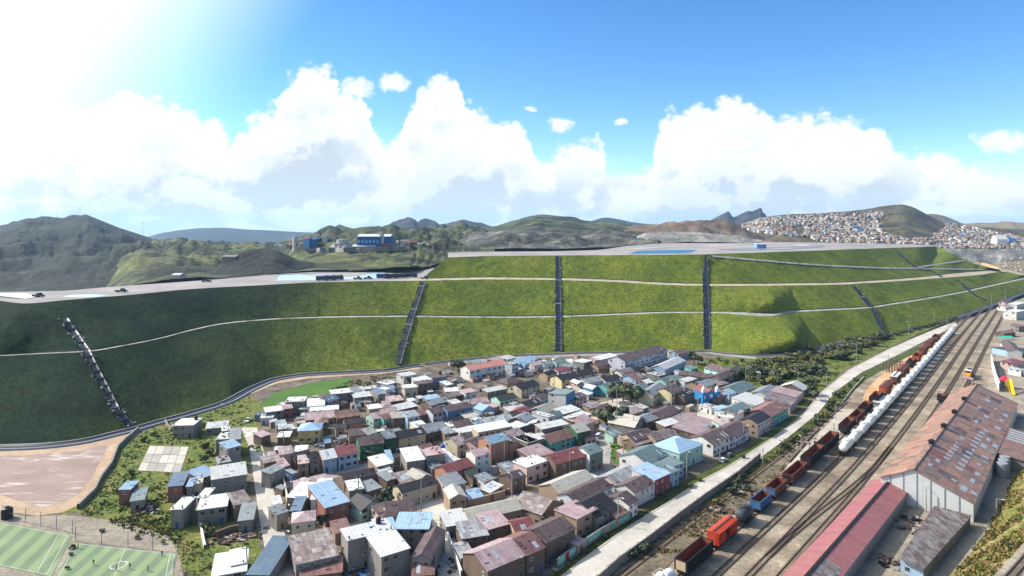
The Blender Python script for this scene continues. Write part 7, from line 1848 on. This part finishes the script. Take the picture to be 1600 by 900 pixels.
# houses of the hill town
rh = random.Random(21); spots = []
cone = lambda x, y: ((x-1424)/52)**2 + ((y-350)/24)**2 < 1 and x > 1376
tries = 0
while len(spots) < 2300 and tries < 16000:
    tries += 1; x = rh.uniform(1160, 1620)
    ymin = curve([(1160,352),(1200,341),(1240,338),(1290,335.5),(1330,334),(1360,331),(1385,334),(1400,350),(1440,354),(1480,350),(1520,356),(1560,364),(1620,378)])(x)
    ymax = curve([(1160,358),(1190,364),(1220,368),(1260,372),(1310,383),(1400,384.5),(1470,388),(1620,389)])(x)
    y = rh.uniform(ymin, ymax)
    if cone(x, y) or (x < 1240 and 350 < y < 356 and rh.random() < .7) or (noise.noise(Vector((x*.03, y*.08, 1))) < -.42): continue
    p = far_at(x, y)
    if p: spots.append((x, y, p))
spots.sort(key=lambda s: s[2].y)
def hill_house(mb, p, r_, mi, mr):
    k = .52+p.y/2600.0; w, d, h = r_.uniform(2.6, 4.6)*k, r_.uniform(2.6, 4.6)*k, r_.uniform(1.8, 3.6)*k; a = r_.choice((.3, -.9, .75))+r_.uniform(-.12, .12); M_ = Matrix.Rotation(a, 3, 'Z')
    vs = [(-w,-d,-2),(w,-d,-2),(w,d,-2),(-w,d,-2),(-w,-d,h),(w,-d,h),(w,d,h),(-w,d,h)]; vs = [M_ @ Vector((x*.5, y*.5, z))+p for x, y, z in vs]
    mb.add(vs, [(0,1,5,4),(1,2,6,5),(2,3,7,6),(3,0,4,7)], mi)
    rr_ = h+.25*k; vs = [M_ @ Vector(v)+p for v in [(-w*.53,-d*.53,h-.03),(w*.53,-d*.53,h-.03),(w*.53,d*.53,h-.03),(-w*.53,d*.53,h-.03),(-w*.53,0,h+.5*k),(w*.53,0,h+.5*k)]]
    mb.add(vs, [(0,1,5,4),(2,3,4,5),(0,4,3),(1,2,5)], mr)
    for i in range(2):
        x = -w*.5+w*(i+.5)/2; vs = [M_ @ Vector(v)+p for v in [(x-.3*k,-d*.5-.04,h*.35),(x+.3*k,-d*.5-.04,h*.35),(x+.3*k,-d*.5-.04,h*.7),(x-.3*k,-d*.5-.04,h*.7)]]; mb.add(vs, [(0,1,2,3)], 5)
wts = [0, 0, 1, 1, 1, 2, 2, 2, 2, 3, 3, 3, 3, 4, 4, 5, 5, 6]; CN = ['white', 'off-white', 'grey', 'tan', 'pinkish', 'dark', 'light blue']
NEAR = 60; bigmb = MB()
for i, (x, y, p) in enumerate(spots):
    mi = rh.choice(wts); mr = rh.choice([0, 1, 1, 2, 2, 2, 4, 5, 5, 3, 3])
    if i < NEAR:
        mb = MB(); hill_house(mb, Vector((0, 0, 0)), rh, mi, mr); o = mb.build('hill_house', FARM); o.location = p
        tag(o, 'small %s house in the lowest rows of the hill town at the top right' % CN[mi], 'house', 'houses of the hill town')
    else: hill_house(bigmb, p, rh, mi, mr)
o = bigmb.build('hill_town', FARM); tag(o, 'crowd of tiny pale houses covering the hill', 'houses', None, 'stuff')
print('hill town', len(spots))
# roofs and sheds past the end of the bank, far right
for i in range(34):
    x = rh.uniform(1560, 1625); y = rh.uniform(403, 424); p = far_at(x, y)
    if p: mb = MB(); mi = rh.choice(wts); hill_house(mb, Vector((0, 0, 0)), rh, mi, rh.choice([0, 1, 2, 4])); o = mb.build('valley_house', FARM); o.scale = (.8,)*3; o.location = p; tag(o, 'small %s house below the grey cliff at the right edge' % CN[mi], 'house', 'houses below the grey cliff')

# rough grass standing on the meadow, verges and bank: uncountable, one object per kind
def in_poly(x, y, poly):
    c = False; j = len(poly)-1
    for i in range(len(poly)):
        if (poly[i][1] > y) != (poly[j][1] > y) and x < (poly[j][0]-poly[i][0])*(y-poly[i][1])/(poly[j][1]-poly[i][1])+poly[i][0]: c = not c
        j = i
    return c
def tufts(n, poly, smin, smax, mats, seed, key=None, avoid=()):
    r_ = random.Random(seed); x0 = min(p[0] for p in poly); x1 = max(p[0] for p in poly); y0 = min(p[1] for p in poly); y1 = max(p[1] for p in poly); mb = MB(); k = 0; t = 0
    while k < n and t < n*12:
        t += 1; x = r_.uniform(x0, x1); y = r_.uniform(y0, y1)
        if not in_poly(x, y, poly) or any(in_poly(x, y, a) for a in avoid): continue
        p = (on(key, x, y) if key else P(x, y))
        if p is None: continue
        if noise.noise(p*.22) < -.1+r_.uniform(-.25, .25): continue
        k += 1; s = r_.uniform(smin, smax); mi = r_.randrange(len(mats))
        for q in range(5):
            a = r_.uniform(0, 6.28); d = Vector((math.cos(a), math.sin(a), 0)); c = p+Vector((r_.uniform(-s, s), r_.uniform(-s, s), 0)); w = Vector((-d.y, d.x, 0))*s*.45
            mb.add([c-w, c+w, c+w*.6+d*s*.5+Vector((0, 0, s*.9)), c-w*.6+d*s*.5+Vector((0, 0, s*.9))], [(0, 1, 2, 3)], mi)
    o = mb.build('grass', mats); o['kind'] = 'stuff'; o['label'] = 'rough tufts of grass and weeds'; o['category'] = 'grass'
M_tg = flat_mat('tuft_green', (74, 92, 34), .9, 0, .3, .3); M_ty = flat_mat('tuft_yellow', (122, 112, 62), .9, 0, .3, .3); M_td2 = flat_mat('tuft_dark', (44, 56, 28), .9, 0, .3, .3); M_tb = flat_mat('tuft_brown', (126, 96, 62), .9, 0, .3, .3)
tufts(1500, [(195,692),(260,657),(330,642),(392,620),(400,660),(372,700),(350,720),(345,760),(300,800),(280,850),(200,830),(130,800),(160,770),(185,705)], .12, .34, [M_tg, M_tg, M_ty, M_td2], 1, None, [[(232,694),(298,696),(286,742),(212,738)]])
tufts(500, [(120,803),(190,818),(262,836),(284,868),(290,905),(330,905),(330,870),(300,840),(270,815),(200,800)], .08, .22, [M_tb, M_ty, M_tb, M_tg], 2)
tufts(900, [(1000,868),(1066,812),(1106,784),(1154,752),(1196,722),(1240,690),(1268,680),(1225,735),(1150,795),(1062,864)], .1, .3, [M_tb, M_ty, M_td2], 3)
tufts(700, [(1112,784),(1160,750),(1200,724),(1250,688),(1294,650),(1322,618),(1360,588),(1412,560),(1404,556),(1346,584),(1308,612),(1280,646),(1236,681),(1190,716),(1152,745)], .12, .36, [M_ty, M_tg, M_td2, M_tb], 4)
tufts(900, [(1075,575),(1110,562),(1180,562),(1240,556),(1300,547),(1378,530),(1440,514),(1430,522),(1385,543),(1322,575),(1280,610),(1252,636),(1222,622),(1180,603),(1130,588)], .15, .45, [M_tg, M_td2, M_ty], 5)
tufts(1400, [(1490,900),(1530,850),(1555,808),(1576,764),(1600,712),(1600,850),(1575,880),(1555,905)], .12, .4, [M_tg, M_ty, M_ty, M_tb], 6, 'bank2')
tufts(260, [(946,700),(964,694),(984,705),(984,722),(968,724),(948,713)], .1, .25, [M_tg, M_td2], 7)
tufts(500, [(870,905),(905,878),(960,838),(1010,805),(1048,782),(1040,774),(985,808),(930,846),(868,888)], .1, .26, [M_tg, M_td2, M_ty], 8)
tufts(300, [(510,610),(548,595),(600,585),(640,580),(620,592),(560,606),(530,616)], .15, .4, [M_ty, M_tg], 9)
# ------------------------------------------------------------------ what each thing is called
RN = {'w': 'white metal', 'g': 'grey zinc', 'b': 'light blue', 's': 'steel blue', 't': 'teal grey', 'R': 'brown', 'r': 'rust red', 'k': 'black', 'p': 'faded pink', 'c': 'crimson', 'n': 'dark green', 'o': 'orange tile', 'm': 'cream', 'F': 'bare concrete', 'x': 'patchy rust', 'l': 'striped grey'}
WN = {'W': 'white', 'G': 'grey block', 'T': 'tan', 'N': 'brown', 'Y': 'yellow', 'y': 'pale yellow', 'C': 'light blue', 'B': 'blue', 'U': 'azure', 'M': 'mint', 'A': 'turquoise', 'E': 'green', 'P': 'pink', 'O': 'orange', 'K': 'brick', 'L': 'whitish', 'S': 'cream', 'D': 'red', 'H': 'grey-green'}
TN = {'f': 'flat', 'g': 'gable', 'x': 'gable', 's': 'lean-to', 'S': 'lean-to', 'h': 'hip'}
LM = [h for h in HOUSES if h['ref']] + [dict(ref='the blue church', px=(1111, 620)), dict(ref='the paved court', px=(257, 715)), dict(ref='the green plot', px=(965, 708)), dict(ref='the turquoise awning', px=(1572, 528))]
def relation(p, ex=None, n=0):
    c = sorted([l for l in LM if l is not ex], key=lambda l: (l['px'][0]-p[0])**2+((l['px'][1]-p[1])*1.5)**2)[n]
    dx, dy = p[0]-c['px'][0], (p[1]-c['px'][1])*1.5
    w = ('right of' if dx > 0 else 'left of') if abs(dx) > abs(dy) else ('in front of' if dy > 0 else 'behind')
    return w, c['ref'], math.hypot(dx, dy)
ORDN = ['nearest', 'second nearest', 'third nearest', 'fourth nearest', 'fifth nearest', 'sixth nearest', 'seventh nearest', 'eighth nearest', 'ninth nearest']
def give(items, cap=16):
    """items: (object, description, picture position, own record)"""
    groups = {}
    for it in items:
        w, ref, d = relation(it[2], it[3]); groups.setdefault((it[1], w, ref), []).append((d, it))
    for (desc, w, ref), L in groups.items():
        L.sort(key=lambda t: t[0])
        for i, (d, it) in enumerate(L):
            s = '%s %s %s' % (desc, w, ref)
            if len(L) > 1: s = '%s, %s %s %s' % (desc, ORDN[min(i, 8)].replace(' nearest', '-nearest'), w, ref)
            if len(s.split()) > 16: s = s.replace('tall ', '').replace('two-storey ', '').replace('low ', '')
            if len(s.split()) > 16: s = s.replace(' with ', ' under ').replace(' roof', '', 1)
            it[0]['label'] = s
def desc(h):
    wall = WN[h['wc']]; size = 'tall ' if h['h'] > 4.2 else 'two-storey ' if h['h'] > 2.6 else 'low ' if h['h'] < 1.8 else ''
    return '%s%s house with %s %s roof' % (size, wall, RN[h['rc']], TN[h['typ']])
for h in HOUSES:
    if h['label']: h['o']['label'] = h['label']
give([(h['o'], desc(h), h['px'], h) for h in HOUSES if not h['label']])
give([(o, '%s %s' % (sz, c), (x, y), None) for o, x, y, c, sz in PD_])
for o, x, y, c, sz in PD_: o['category'] = c; o['group'] = 'poles and lamps of the town'
forest = [t for t in TREES if t[1] > 1160 and t[2] < 612]; rest = [t for t in TREES if t not in forest]
for o, x, y, h, k in forest:
    o['category'] = 'tree' if k == 't' else 'shrub'; o['group'] = 'dark trees below the bank'
    o['label'] = '%s bushy %s in the thicket between the green bank and the main road' % ('olive' if k == 'o' else 'dark', o['category'])
for o, x, y, h, k in rest: o['category'] = 'tree' if k == 't' else 'shrub'; o['group'] = 'trees and shrubs about the town'
give([(o, {'t': 'dark leafy tree', 's': 'dark green shrub', 'o': 'olive yellow shrub'}[k], (x, y), None) for o, x, y, h, k in rest])
for o, c, rec in TANKS:
    o['label'] = c + ' water tank on the roof of the ' + rec['label'].split(' with ')[0]; o['category'] = 'water tank'

for d_ in SHEDS: d_['o']['category'] = 'shed'; d_['o']['group'] = 'lean-to sheds in the yards'
give([(d_['o'], '%s %s lean-to under %s sheeting' % ('small' if d_['r'] < .95 else 'longer', WN[d_['wc']], RN[d_['rc']]), d_['px'], None) for d_ in SHEDS])
# ------------------------------------------------------------------ layout units to metres
for o in list(SC.objects):
    if o.parent is None and o.type != 'LIGHT':
        o.location = o.location * S
        if o.type != 'CAMERA': o.scale = o.scale * S
cd.clip_end = 60000.0
# ------------------------------------------------------------------ the air between here and the far hills
mh = bpy.data.materials.new('haze_air'); mh.use_nodes = True; hn = mh.node_tree; hn.nodes.clear()
pv = hn.nodes.new('ShaderNodeVolumePrincipled'); pv.inputs['Color'].default_value = (0.42, 0.68, 1.0, 1); pv.inputs['Density'].default_value = 4.5e-5; pv.inputs['Anisotropy'].default_value = 0.2
ho = hn.nodes.new('ShaderNodeOutputMaterial'); hn.links.new(pv.outputs[0], ho.inputs['Volume'])
zlo = -1200.0; zhi = 330.0
hb_ = MB(); hb_.box(-17000, -3000, zlo, 17000, 19000, zhi); hz_ = hb_.build('haze', mh); hz_['kind'] = 'stuff'
